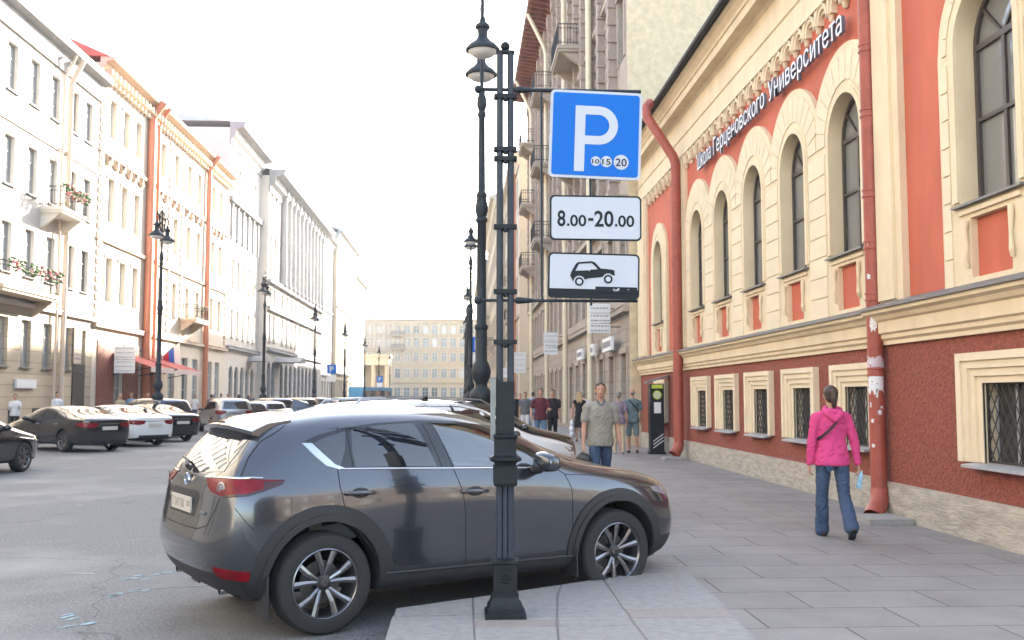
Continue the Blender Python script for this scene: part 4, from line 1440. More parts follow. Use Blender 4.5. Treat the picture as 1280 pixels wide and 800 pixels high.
def _lz(z): return z - .030 * max(0, min(1, (z - 1.40) / .15))
class Skin:
    """projects outlines on to a body mesh"""
    def __init__(self, me, low=False):
        self.low = low
        b = bmesh.new(); b.from_mesh(me)
        self.t = BVHTree.FromBMesh(b)
        b.free()
    def hit(self, a, b, mode):
        if self.low and mode in ('R', 'rear'): b = _lz(b)
        if mode == 'R': o, d = Vector((a, -3, b)), Vector((0, 1, 0))
        elif mode == 'rear': o, d = Vector((-3, a, b)), Vector((1, 0, 0))
        elif mode == 'front': o, d = Vector((8, a, b)), Vector((-1, 0, 0))
        elif mode == 'top': o, d = Vector((a, b, 4)), Vector((0, 0, -1))
        elif mode == 'RR':                        # from behind right at 45 degrees; a = distance along, measured right-handed
            d = Vector((1, 1, 0)).normalized(); s = Vector((1, -1, 0)).normalized()
            o = s * a + Vector((0, 0, b)) - d * 6
        elif mode == 'FR':
            d = Vector((-1, 1, 0)).normalized(); s = Vector((1, 1, 0)).normalized()
            o = s * a + Vector((0, 0, b)) - d * 8
        p, n, i, t = self.t.ray_cast(o, d)
        if p is None:
            p, n, i, t = self.t.find_nearest(o + d * (3 if mode in ('R', 'rear') else 6))
        if n.dot(d) > 0: n = -n
        return p, n
    def patch(self, mb, outline, mode, off=.002, step=.03, mi=0, skirt=.006, mirror=False):
        pts = []
        k = len(outline)
        for i in range(k):
            a, b = Vector(outline[i]), Vector(outline[(i + 1) % k])
            m = max(1, int((b - a).length / step))
            for j in range(m):
                pts.append(a.lerp(b, j / m))
        nb = len(pts)
        x0, x1 = min(p.x for p in pts), max(p.x for p in pts)
        z0, z1 = min(p.y for p in pts), max(p.y for p in pts)
        def inside(q):
            c = False
            for i in range(nb):
                a, b = pts[i], pts[(i + 1) % nb]
                if (a.y > q.y) != (b.y > q.y) and q.x < (b.x - a.x) * (q.y - a.y) / (b.y - a.y) + a.x:
                    c = not c
            return c
        allp = list(pts)
        nx, nz = int((x1 - x0) / step), int((z1 - z0) / step)
        for i in range(1, nx + 1):
            for j in range(1, nz + 1):
                q = Vector((x0 + i * step, z0 + j * step))
                if inside(q) and min((q - p).length for p in pts) > step * .4:
                    allp.append(q)
        vs, es, fs, _, _, _ = delaunay_2d_cdt(allp, [(i, (i + 1) % nb) for i in range(nb)], [], 1, 1e-6)
        H = [self.hit(v.x, v.y, mode) for v in vs]
        for sg in ((-1,) if mirror == 'L' else (1, -1) if mirror else (1,)):
            P = [(p.x + n.x * off, sg * (p.y + n.y * off), p.z + n.z * off) for p, n in H]
            base = len(mb.v)
            mb.add(P, [tuple(f) for f in fs], mi)
            if skirt:
                Q = [(p.x - n.x * skirt, sg * (p.y - n.y * skirt), p.z - n.z * skirt) for p, n in H[:nb]]
                mb.add([P[i] for i in range(nb)] + Q, [(i, (i + 1) % nb, nb + (i + 1) % nb, nb + i) for i in range(nb)], mi)
    def stroke(self, mb, line, w, mode, off=.0012, step=.04, mi=0, mirror=False, closed=False, raise_=0.0):
        pts = []
        ln = list(line) + ([line[0]] if closed else [])
        for a, b in zip(ln[:-1], ln[1:]):
            a, b = Vector(a), Vector(b)
            m = max(1, int((b - a).length / step))
            pts += [a.lerp(b, j / m) for j in range(m)]
        pts.append(Vector(ln[-1]))
        L, Rr = [], []
        for i, p in enumerate(pts):
            d = pts[min(i + 1, len(pts) - 1)] - pts[max(i - 1, 0)]
            d.normalize()
            nn = Vector((-d.y, d.x)) * (w / 2)
            L.append(self.hit(p.x + nn.x, p.y + nn.y, mode)); Rr.append(self.hit(p.x - nn.x, p.y - nn.y, mode))
        for sg in ((-1,) if mirror == 'L' else (1, -1) if mirror else (1,)):
            f = lambda h, o_: (h[0].x + h[1].x * o_, sg * (h[0].y + h[1].y * o_), h[0].z + h[1].z * o_)
            A = [f(h, off) for h in L]; B_ = [f(h, off) for h in Rr]
            k = len(A)
            if raise_ > 0:
                C_ = [f(((l[0] + r[0]) / 2, l[1]), off + raise_) for l, r in zip(L, Rr)]
                mb.add(A + C_ + B_, [(i, i + 1, k + i + 1, k + i) for i in range(k - 1)] + [(k + i, k + i + 1, 2 * k + i + 1, 2 * k + i) for i in range(k - 1)], mi)
            else:
                mb.add(A + B_, [(i, i + 1, k + i + 1, k + i) for i in range(k - 1)], mi)

def ring_poly(cx, cz, r0, r1, a0, a1, n=20, sq=1.0):
    """annular sector outline in (x, z), angles in degrees"""
    o = [(cx + r1 * math.cos(R(a0 + (a1 - a0) * i / n)), cz + r1 * sq * math.sin(R(a0 + (a1 - a0) * i / n))) for i in range(n + 1)]
    i_ = [(cx + r0 * math.cos(R(a0 + (a1 - a0) * i / n)), cz + r0 * math.sin(R(a0 + (a1 - a0) * i / n))) for i in range(n, -1, -1)]
    return o + i_

def wheel(root, x, y, r, rim, width, sg, style='v', n_sp=5, fancy=True, phase=0.0, bright=None, dark=None):
    """sg: -1 right side, +1 left side"""
    w = thing_part('wheel', root, (x, y, r))
    t = MB()
    hw = width / 2
    prof = [(rim * 1.0, -hw * .9), (rim + .012, -hw), (r - .06, -hw - .004), (r - .022, -hw * .96), (r - .005, -hw * .80), (r, -hw * .6)]
    for k in (-.42, -.14, .14, .42):
        prof += [(r, k * hw * 1.0 - .012), (r - .007, k * hw - .008), (r - .007, k * hw + .008), (r, k * hw + .012)] if fancy else []
    prof += [(r, hw * .6), (r - .005, hw * .8), (r - .022, hw * .96), (r - .06, hw + .004), (rim + .012, hw), (rim, hw * .9)]
    t.lathe(prof, (0, 0, 0), 48 if fancy else 24, 0, 'y')
    t.build('tyre', M['rubber'], w, smooth=35)
    b, d = MB(), MB()
    o = sg * hw * .92                                  # outer face of the rim
    s = -sg
    prof = [(rim + .002, o), (rim - .006, o + sg * .004), (rim - .014, o + s * .004), (rim - .02, o + s * .03), (rim - .035, o + s * width * .8)]
    b.lathe(prof, (0, 0, 0), 48 if fancy else 20, 0, 'y')
    # spokes
    for i in range(n_sp):
        for v in ((-1, 1) if style == 'v' else (0,)):
            a0 = R(360 / n_sp * i + 90 + phase + v * 9)
            a1 = R(360 / n_sp * i + 90 + phase + v * 16.5)
            r0, r1 = .045, rim - .014
            def P(rr, a, off, yy):
                return (rr * math.cos(a) - off * math.sin(a), yy, rr * math.sin(a) + off * math.cos(a))
            w0, w1 = (.013, .024) if style == 'v' else (.03, .04)
            y0, y1 = o + s * .045, o + s * .012
            ym = o + s * .018
            rm, am = (r0 + r1) * .5, (a0 + a1) / 2
            for wa, wb, ra, rb, aa, ab, ya, yb in ((w0, (w0 + w1) / 2, r0, rm, a0, am, y0, ym), ((w0 + w1) / 2, w1, rm, r1, am, a1, ym, y1)):
                q = [P(ra, aa, -wa, ya), P(ra, aa, wa, ya), P(rb, ab, wb, yb), P(rb, ab, -wb, yb)]
                q2 = [P(ra, aa, -wa * .8, ya + s * .03), P(ra, aa, wa * .8, ya + s * .03), P(rb, ab, wb * .8, yb + s * .03), P(rb, ab, -wb * .8, yb + s * .03)]
                ridge = [P(ra, aa, 0, ya - s * .006), P(rb, ab, 0, yb - s * .008)]
                b.add(q + ridge, [(0, 4, 5, 3), (4, 1, 2, 5)], 0)
                d.add(q + q2, [(0, 3, 7, 4), (1, 5, 6, 2), (4, 7, 6, 5)], 0)
    d.lathe([(.0, o + s * .030), (.03, o + s * .030), (.062, o + s * .042), (.07, o + s * .06), (.07, o + s * .10)], (0, 0, 0), 20, 0, 'y')
    if fancy:
        for i in range(5):
            a = R(72 * i + 90 + phase + 36)
            d.lathe([(.0, o + s * .036), (.009, o + s * .036), (.009, o + s * .05)], (.047 * math.cos(a), 0, .047 * math.sin(a)), 8, 0, 'y')
        b.lathe([(.024, o + s * .029), (.022, o + s * .026), (.018, o + s * .026), (.017, o + s * .029)], (0, 0, 0), 20, 0, 'y')
        b.prism([(-.012, .006), (-.006, .004), (0, -.006), (.006, .004), (.012, .006), (.004, -.010), (-.004, -.010)], lambda p, t_: (p[0], t_, p[1]), o + s * .026, o + s * .030)
    b.build('rim', bright or M['alloy'], w, smooth=35, fixn=True)
    d.build('spoke_sides', dark or M['alloy_dark'], w, smooth=30)
    k = MB()
    k.lathe([(0, o + s * .11), (.155, o + s * .11), (.155, o + s * .13), (0, o + s * .13)], (0, 0, 0), 24, 0, 'y')
    k.build('brake_disc', M['disc'], w, smooth=30)
    k = MB()
    k.lathe([(0, o + s * .16), (rim - .03, o + s * .16)], (0, 0, 0), 20, 0, 'y')
    k.build('wheel_well_shadow_plate', M['liner'], w) if False else None
    return w

def thing_part(name, parent, loc=(0, 0, 0)):
    return link(name, None, parent, loc)

def mesh_obj(name, me, mats, parent, smooth=None):
    if mats is not None:
        me.materials.clear()
        for m in mats: me.materials.append(m)
    if smooth is not None:
        me.polygons.foreach_set('use_smooth', [True] * len(me.polygons))
        me.set_sharp_from_angle(angle=R(smooth))
    return link(name, me, parent)

SUV = [
 [(.24, .55, .30), (.17, .63, .37), (.10, .68, .47), (.045, .70, .62), (.085, .70, .79), (.125, .70, .97), (.165, .69, 1.14), (.29, .635, 1.32), (.42, .57, 1.475), (.47, .50, 1.575), (.47, .28, 1.60), (.47, 0, 1.61)],
 [(.36, .74, .28), (.31, .81, .37), (.26, .855, .47), (.20, .875, .62), (.20, .87, .80), (.195, .855, .98), (.23, .81, 1.13), (.40, .735, 1.33), (.54, .665, 1.49), (.60, .555, 1.585), (.60, .3, 1.62), (.60, 0, 1.63)],
 [(.55, .80, .25), (.55, .87, .34), (.55, .905, .45), (.55, .918, .64), (.55, .92, .84), (.55, .905, .99), (.57, .86, 1.13), (.67, .785, 1.34), (.77, .70, 1.515), (.84, .575, 1.61), (.84, .3, 1.645), (.84, 0, 1.655)],
 [(.95, .80, .25), (.95, .87, .33), (.95, .905, .45), (.95, .922, .64), (.95, .925, .86), (.95, .91, 1.01), (.97, .868, 1.15), (1.0, .795, 1.36), (1.06, .705, 1.55), (1.1, .58, 1.635), (1.1, .3, 1.668), (1.1, 0, 1.678)],
 [(1.45, .80, .25), (1.45, .865, .30), (1.45, .895, .42), (1.45, .905, .62), (1.45, .918, .86), (1.45, .91, 1.01), (1.45, .872, 1.15), (1.48, .80, 1.37), (1.5, .70, 1.575), (1.5, .58, 1.65), (1.5, .3, 1.68), (1.5, 0, 1.688)],
 [(2.05, .80, .25), (2.05, .86, .30), (2.05, .89, .41), (2.05, .90, .60), (2.05, .915, .85), (2.05, .91, .99), (2.05, .873, 1.13), (2.05, .80, 1.36), (2.05, .695, 1.575), (2.05, .57, 1.645), (2.05, .3, 1.675), (2.05, 0, 1.683)],
 [(2.55, .80, .25), (2.55, .86, .30), (2.55, .89, .41), (2.55, .90, .60), (2.55, .915, .83), (2.55, .91, .97), (2.55, .875, 1.115), (2.53, .80, 1.30), (2.48, .70, 1.475), (2.45, .59, 1.565), (2.40, .3, 1.615), (2.38, 0, 1.63)],
 [(2.95, .80, .25), (2.95, .86, .30), (2.95, .89, .41), (2.95, .90, .60), (2.95, .915, .81), (2.95, .91, .95), (2.95, .878, 1.09), (2.92, .82, 1.20), (2.86, .745, 1.305), (2.84, .66, 1.375), (2.88, .35, 1.42), (2.90, 0, 1.435)],
 [(3.22, .80, .25), (3.22, .865, .30), (3.22, .90, .42), (3.22, .912, .62), (3.22, .92, .80), (3.22, .91, .93), (3.20, .88, 1.045), (3.22, .84, 1.10), (3.22, .79, 1.13), (3.24, .69, 1.15), (3.34, .38, 1.165), (3.38, 0, 1.17)],
 [(3.65, .80, .25), (3.65, .87, .33), (3.65, .905, .45), (3.65, .922, .64), (3.65, .925, .84), (3.65, .905, .95), (3.65, .875, 1.015), (3.65, .83, 1.05), (3.65, .77, 1.075), (3.65, .66, 1.095), (3.65, .38, 1.11), (3.65, 0, 1.115)],
 [(4.02, .79, .25), (4.02, .86, .34), (4.02, .89, .45), (4.02, .905, .62), (4.02, .90, .80), (4.02, .875, .90), (4.02, .84, .965), (4.02, .79, 1.0), (4.02, .72, 1.025), (4.02, .62, 1.04), (4.02, .38, 1.055), (4.02, 0, 1.06)],
 [(4.24, .72, .27), (4.27, .79, .35), (4.29, .82, .46), (4.30, .83, .60), (4.28, .82, .75), (4.25, .80, .84), (4.22, .77, .90), (4.23, .72, .935), (4.24, .65, .96), (4.25, .56, .975), (4.27, .34, .99), (4.28, 0, .995)],
 [(4.36, .52, .29), (4.43, .60, .37), (4.47, .63, .47), (4.48, .63, .60), (4.47, .62, .72), (4.45, .61, .80), (4.44, .60, .85), (4.43, .57, .885), (4.42, .53, .91), (4.41, .48, .925), (4.43, .27, .94), (4.44, 0, .945)],
]
WX = (.945, 3.645)
def _shape(p):
    x, y, z = p
    if x < 1.1:
        x += .095 * max(0, 1 - x / .95) + (.13 * min(1, max(0, z - 1.12) / .35) * (1 - x / 1.1))
    if x > 3.7: x += .07 * min(1, (x - 3.7) / .7)
    if z > 1.5 and x < .9: z -= .012
    if z > 1.42: z -= .042 * min(1, (z - 1.42) / .2)
    return (x, y, z)
SUV = [[_shape(p) for p in st] for st in SUV]
def prism_obj(poly, fn, a, b, material):
    m = MB(); m.prism(poly, fn, a, b)
    return m.build('cutter', material)
def well_cutters(xs, r, zc, inner=.50, outer=1.3):
    cs = []
    for x in xs:
        for s in (-1, 1):
            poly = [(x + r * math.cos(2 * PI * i / 40), zc + r * math.sin(2 * PI * i / 40)) for i in range(40)]
            cs.append(prism_obj(poly, lambda p, t: (p[0], t, p[1]), s * inner, s * outer, M['liner']))
    return cs

# ---- the grey crossover in the foreground
car = thing('parked_car', 'dark grey crossover with its nose over the kerb, right behind the sign pole', 'car', group=None)
smooth_me = subdivide(cage(SUV, [.0, .03, .045, .05, .035, .04, .055, .06, .05, .03], [.05, .06, .07, .07, .06, .06, .06, .05, .04, .03]), [M['p_grey'], M['clad']], 3)
sk = Skin(smooth_me, True)
cabin = MB()
cb0 = [(.75, .72, .42), (3.15, .72, .42), (3.10, .75, 1.06), (2.26, .585, 1.49), (1.0, .585, 1.51), (.62, .70, 1.06)]
nb = len(cb0)
cabin.add([(x, -y, z) for x, y, z in cb0] + [(x, y, z) for x, y, z in cb0],
          [tuple(range(nb)), tuple(reversed(range(nb, 2 * nb)))] + [(i, nb + i, nb + (i + 1) % nb, (i + 1) % nb) for i in range(nb)])
cabin = cabin.build('cutter', M['inside'])
FW = [(2.04, 1.16), (1.985, 1.30), (1.90, 1.525), (2.12, 1.515), (2.35, 1.455), (2.65, 1.315), (2.80, 1.222), (2.84, 1.19), (2.84, 1.145)]     # front side window
WS = [(3.24, -.62), (3.33, 0), (3.24, .62), (2.60, .50), (2.54, 0), (2.60, -.50)]                         # windscreen from above (x, y)
cutters = well_cutters(WX, .425, .385) + [cabin,
    prism_obj([(a, _lz(b)) for a, b in FW], lambda p, t: (p[0], t, p[1]), -1.2, 1.2, M['inside']),
    prism_obj(WS, lambda p, t: (p[0], p[1], t), 1.12, 2.0, M['inside'])]
body_me = cut(smooth_me.copy(), cutters)
body = mesh_obj('body', body_me, None, car, 42)
TOP = [(.80, 1.372), (.93, 1.435), (1.14, 1.492), (1.42, 1.535), (1.80, 1.555), (2.12, 1.545), (2.38, 1.487), (2.68, 1.352), (2.88, 1.232), (3.02, 1.125)]
BOT = [(3.02, 1.118), (2.44, 1.138), (1.98, 1.152), (1.43, 1.172), (1.06, 1.182), (.95, 1.215), (.87, 1.29)]
# black window surround with the hole for the front window left open
mb = MB()
rear_part = [(.80, 1.372), (.93, 1.435), (1.14, 1.492), (1.42, 1.535), (1.80, 1.555), (1.895, 1.553), (1.98, 1.30), (2.035, 1.152), (1.98, 1.152), (1.43, 1.172), (1.06, 1.182), (.95, 1.215), (.87, 1.29)]
for sd in (False, 'L'):
    mb = MB()
    sk.patch(mb, rear_part, 'R', .001, mirror=sd, skirt=0)
    sk.patch(mb, [(1.895, 1.553), (2.12, 1.545), (2.38, 1.487), (2.68, 1.352), (2.88, 1.232), (3.02, 1.125), (2.86, 1.130), (2.86, 1.19), (2.80, 1.226), (2.65, 1.319), (2.35, 1.459), (2.12, 1.519), (1.90, 1.529)], 'R', .001, mirror=sd, skirt=0)
    mb.build('window_surround', M['gloss_black'], car, smooth=60, fixn=False)
for sd in (False, 'L'):
  mb = MB()
  sk.patch(mb, [(1.19, 1.186), (1.175, 1.30), (1.20, 1.475), (1.44, 1.512), (1.74, 1.528), (1.80, 1.36), (1.88, 1.168), (1.43, 1.186)], 'R', .003, mirror=sd)
  mb.build('rear_door_window', M['dglass'], car, smooth=60, fixn=False)
  mb = MB()
  sk.patch(mb, [(.885, 1.368), (1.0, 1.415), (1.15, 1.462), (1.125, 1.32), (1.07, 1.198), (1.03, 1.21)], 'R', .003, mirror=sd)
  mb.build('quarter_window', M['dglass'], car, smooth=60, fixn=False)
mb = MB()
for sd in (False, 'L'):
    sk.patch(mb, FW, 'R', -.008, mirror=sd, skirt=0)
    mb.build('front_door_window', M['cglass'], car, smooth=60, fixn=False)
    mb = MB()
sk.patch(mb, WS, 'top', -.006, step=.06, skirt=0)
mb.build('windscreen', M['cglass'], car, smooth=60, fixn=False)
mb = MB()
TOP = [(a, _lz(b)) for a, b in TOP]
sk.stroke(mb, [(1.08, 1.178), (1.43, 1.168), (1.98, 1.148), (2.44, 1.134), (2.98, 1.116)], .012, 'R', .003, mirror=True, raise_=.004)
sk.patch(mb, [(.80, 1.372), (.875, 1.368), (.95, 1.29), (1.03, 1.212), (1.10, 1.185), (1.06, 1.176), (.96, 1.205), (.875, 1.285)], 'R', .005, mirror=True)
mb.build('chrome_trim', M['chrome'], car, smooth=60, fixn=False)
# gaps
mb = MB()
G = [[(1.10, 1.50), (1.06, 1.35), (1.045, 1.18), (1.05, 1.05), (1.075, .93), (1.115, .82), (1.21, .70), (1.36, .52), (1.43, .37), (1.46, .30)],
     [(1.90, 1.54), (1.95, 1.38), (2.02, 1.15), (2.08, .98), (2.11, .80), (2.125, .40), (2.12, .30)],
     [(3.00, 1.12), (3.10, 1.06), (3.155, .94), (3.165, .40), (3.15, .30)],
     [(1.46, .30), (2.12, .31), (3.15, .31)],
     [(1.165, 1.49), (1.16, 1.33), (1.17, 1.19)], [(1.82, 1.525), (1.86, 1.36), (1.925, 1.16)]]
for g in G: sk.stroke(mb, g, .0065, 'R', .0016, mirror=True)
sk.stroke(mb, [(3.10, 1.055), (3.5, 1.03), (3.9, .975), (4.18, .90)], .005, 'R', .0012, mirror=True)
# tailgate outline and rear bumper line
sk.stroke(mb, [(.74, 1.605), (.75, 1.55), (.66, 1.475), (.52, 1.38), (.42, 1.27), (.345, 1.14)], .007, 'R', .0012, mirror=True)
sk.stroke(mb, [(-.70, 1.0), (-.66, .90), (-.60, .80), (-.45, .765), (0, .76), (.45, .765), (.60, .80), (.66, .90), (.70, 1.0)], .007, 'rear', .0012)
sk.stroke(mb, [(.22, .98), (.30, .93), (.36, .84), (.42, .78)], .005, 'R', .0012, mirror=True)
mb.build('panel_gaps', M['seam'], car, fixn=False)
# wheel arch cladding and side skirts
def arch_clad(mb, cx, r_in, r_out, off, a0=-8, a1=188):
    sk.patch(mb, ring_poly(cx, .385, r_in, r_out, a0, a1, 26), 'R', off, step=.03, mirror=True, skirt=.02)
mb = MB()
arch_clad(mb, WX[0], .428, .545, .014, -14, 194)
arch_clad(mb, WX[1], .428, .53, .014, -14, 194)
arch_clad(mb, WX[0], .43, .475, .024, -14, 194)
arch_clad(mb, WX[1], .43, .475, .024, -14, 194)
sk.patch(mb, [(1.38, .27), (3.2, .27), (3.2, .385), (1.38, .40)], 'R', .012, mirror=True)
sk.stroke(mb, [(1.43, .395), (3.17, .375)], .02, 'R', .014, raise_=.010, mirror=True)
mb.build('wheel_arch_cladding', M['clad'], car, smooth=40, fixn=False)
# mud flaps
mb = MB()
for s in (-1, 1):
    for x in (.50, 3.19):
        xs = (x, x + .012)
        mb = MB(); mb.box(x, x + .014, s * .70 if s > 0 else -.925, .925 if s > 0 else -.70, .17 if x < 1 else .20, .46)
        mb.build('mud_flap', M['clad'], car)
# rear window, spoiler, lamps
mb = MB()
sk.patch(mb, [(-.60, 1.175), (-.30, 1.155), (0, 1.15), (.30, 1.155), (.60, 1.175), (.56, 1.32), (.50, 1.465), (.3, 1.50), (0, 1.51), (-.3, 1.50), (-.50, 1.465), (-.56, 1.32)], 'rear', .003)
mb.build('rear_window', M['dglass'], car, smooth=60, fixn=False)
mb = MB()
sp = []
ys = [-.60, -.5, -.3, 0, .3, .5, .60]
def spo(y, k):
    t = abs(y) / .60
    xt = .40 + .08 * t ** 2
    top = 1.562 - .045 * t ** 2
    return [(.78, y, top + .022), (.60, y, top - .004), (xt, y, top - .060), (xt + .008, y, top - .088), (.58, y, top - .105), (.74, y, top - .12)][k]
vs = [spo(y, k) for y in ys for k in range(6)]
fs = [(i * 6 + k, i * 6 + (k + 1) % 6, (i + 1) * 6 + (k + 1) % 6, (i + 1) * 6 + k) for i in range(len(ys) - 1) for k in range(6)]
fs += [tuple(range(6)), tuple(reversed(range(36, 42)))]
mb.add(vs, fs)
mb.build('roof_spoiler', M['p_grey'], car, smooth=35)
mb = MB(); mb.box(.398, .41, -.20, .20, 1.512, 1.528)
mb.build('high_brake_lamp', M['tail_dark'], car)
mb = MB()
TL = [(-.50, 1.035), (-.56, .955), (-.52, .93), (-.38, .925)]
# outline on the 45 degree plane from behind right: a = (x - y) / sqrt 2
q2 = math.sqrt(.5)
def a45(x, y): return (x - y) * q2
tl = [(a45(.19, -.42), 1.118), (a45(.24, -.66), 1.128), (a45(.36, -.86), 1.130), (a45(.60, -.90), 1.118), (a45(.57, -.92), 1.094), (a45(.44, -.90), 1.050), (a45(.34, -.88), 1.022), (a45(.26, -.72), 1.012), (a45(.20, -.56), 1.036), (a45(.19, -.48), 1.078)]
sk.patch(mb, tl, 'RR', .006, step=.02, mirror='L')
mb.build('tail_lamp', M['tail'], car, smooth=60, fixn=False)
mb = MB()
sk.patch(mb, tl, 'RR', .006, step=.02)
tlo = mb.build('tail_lamp', M['tail'], car, smooth=60, fixn=False)
mb = MB()
sk.patch(mb, [(a45(.44, -.90), 1.108), (a45(.60, -.90), 1.114), (a45(.57, -.92), 1.088), (a45(.44, -.90), 1.042)], 'RR', .008, step=.02, mirror=True)
sk.stroke(mb, [(a45(.26, -.72), 1.014), (a45(.34, -.88), 1.024), (a45(.44, -.90), 1.052)], .016, 'RR', .0085, mirror=True)
mb.build('dark_lens', M['tail_dark'], tlo, smooth=60, fixn=False)
mb = MB()
rp, rn_ = sk.hit(a45(.26, -.68), 1.070, 'RR')
for s in (-1, 1):
    c = Vector((rp.x - .012, s * abs(rp.y), 1.070))
    d = Vector((-.8, s * -.35 * -1, 0)).normalized()
    u = Vector((-d.y, d.x, 0)); w_ = Vector((0, 0, 1))
    n_ = 20
    for r0, r1, m_ in ((.030, .042, 0), (0, .024, 1)):
        o_ = [c + (u * math.cos(2 * PI * i / n_) + w_ * math.sin(2 * PI * i / n_)) * r1 for i in range(n_)]
        i_ = [c + d * .004 + (u * math.cos(2 * PI * i / n_) + w_ * math.sin(2 * PI * i / n_)) * max(r0, .001) for i in range(n_)]
        mb.add(o_ + i_, [(i, (i + 1) % n_, n_ + (i + 1) % n_, n_ + i) for i in range(n_)], m_)
mb.build('round_lamp', [M['p_silver'], M['lamp_lens']], tlo, smooth=60, fixn=False)
mb = MB()
sk.stroke(mb, [(a45(.19, -.40), 1.124), (a45(.24, -.66), 1.136), (a45(.36, -.86), 1.138), (a45(.42, -.90), 1.134)], .012, 'RR', .007, mirror=True, raise_=.004)
mb.build('chrome_trim', M['chrome'], car, smooth=60, fixn=False)
mb = MB()
rf = [(a45(.23, -.64), .525), (a45(.40, -.86), .495), (a45(.395, -.86), .425), (a45(.26, -.70), .445), (a45(.24, -.66), .475)]
for sd in (False, 'L'):
    mb = MB(); sk.patch(mb, rf, 'RR', .008, step=.02, mirror=sd)
    mb.build('reflector', M['tail'], car, smooth=60, fixn=False)
# plate, emblem, badge
mb = MB()
sk.patch(mb, [(-.33, .84), (.33, .84), (.36, .99), (.30, 1.02), (-.30, 1.02), (-.36, .99)], 'rear', .002, skirt=.0)
mb.build('plate_recess', M['clad'], car, smooth=60, fixn=False)
pl, _ = sk.hit(0, .93, 'rear')
pm = thing_part('number_plate', car, (pl.x - .012, 0, .86))
pm.rotation_euler = (0, 0, R(-90))
mb = MB(); mb.box(-.26, .26, -.006, .006, 0, .112); mb.build('plate', M['plate'], pm)
text_obj('plate_number', 'Т 247 ОК', .068, M['plate_txt'], pm, (-.235, -.006, .022), depth=.002, width=.33)
text_obj('plate_number', '178', .045, M['plate_txt'], pm, (.155, -.006, .042), depth=.002, width=.08)
em, _ = sk.hit(0, 1.085, 'rear')
e = MB()
n_ = 24
def ell(rx, rz, x):
    return [(x, rx * math.cos(2 * PI * i / n_), 1.085 + rz * math.sin(2 * PI * i / n_)) for i in range(n_)]
ex = em.x - .016
A_, B_, C_ = ell(.066, .052, ex + .012), ell(.060, .047, ex), ell(.050, .038, ex)
D_ = ell(.046, .034, ex + .012)
e.add(A_ + B_ + C_ + D_, [(k * n_ + i, k * n_ + (i + 1) % n_, (k + 1) * n_ + (i + 1) % n_, (k + 1) * n_ + i) for k in range(3) for i in range(n_)])
wing = [(-.048, .018), (-.03, .022), (-.012, .010), (0, -.016), (.012, .010), (.03, .022), (.048, .018), (.030, .008), (.012, -.026), (-.012, -.026), (-.030, .008)]
e.prism(wing, lambda p, t: (t, p[0], 1.085 + p[1]), ex + .001, ex + .012)
e.build('emblem', M['chrome'], car, smooth=50)
bp_, _ = sk.hit(-.50, .88, 'rear')
bo = text_obj('badge', 'SKYACTIV', .020, M['chrome'], car, (bp_.x - .004, -.42, .868), (0, 0, R(-90)), depth=.003, bold=.02, width=.125)
# rear wiper, exhausts, antenna
mb = MB()
w0, _ = sk.hit(0, 1.175, 'rear')
mb.tube([(w0.x - .02, 0, 1.165), (w0.x - .05, 0, 1.185), (w0.x + .0, .22, 1.225), (w0.x + .03, .42, 1.23)], [.022, .018, .010, .007], 8)
mb.build('rear_wiper', M['black'], car, smooth=40)
mb = MB()
for s in (-1, 1):
    mb.lathe([(.030, 0), (.034, 0), (.034, .14), (.029, .14), (.029, .01)], (.20, s * .56, .335), 16, 0, 'y')
for i in range(len(mb.v)):                           # turn the pipes to point backwards
    x, y, z = mb.v[i]
    s = -1 if y < 0.2 else 1
    mb.v[i] = (.42 - abs(y - s * .56) * 1.0, s * .56 + (x - .20), z)
mb.build('exhaust_pipe', M['chrome'], car, smooth=40)
mb = MB()
mb.add([(1.0, -.03, 1.605), (1.0, .03, 1.605), (1.22, .022, 1.628), (1.22, -.022, 1.628), (1.02, 0, 1.685), (1.05, 0, 1.686)], [(0, 1, 4), (1, 2, 5, 4), (2, 3, 5), (3, 0, 4, 5)])
mb.build('antenna_fin', M['p_grey'], car, smooth=30)
# handles
for hx, hz in ((1.21, 1.005), (2.20, .968)):
    mb = MB()
    sk.patch(mb, [(hx + .075 * math.cos(a * PI / 8), hz - .004 + .038 * math.sin(a * PI / 8)) for a in range(16)], 'R', .0012, step=.02, mirror=True, skirt=0)
    hb = mb.build('handle_recess', M['seam'], car, smooth=60, fixn=False)
    hb.data.materials[0] = M['clad']
    p_, _ = sk.hit(hx, hz, 'R')
    for s in (-1, 1):
        mb = MB()
        y = s * (abs(p_.y) + .028)
        mb.tube([(hx - .125, s * (abs(p_.y) + .004), hz), (hx - .11, y, hz), (hx, y + s * .006, hz - .002), (hx + .10, y, hz - .004), (hx + .118, s * (abs(p_.y) + .004), hz - .004)], [.012, .016, .017, .016, .012], 10)
        mb.build('door_handle', M['p_grey'], car, smooth=50)
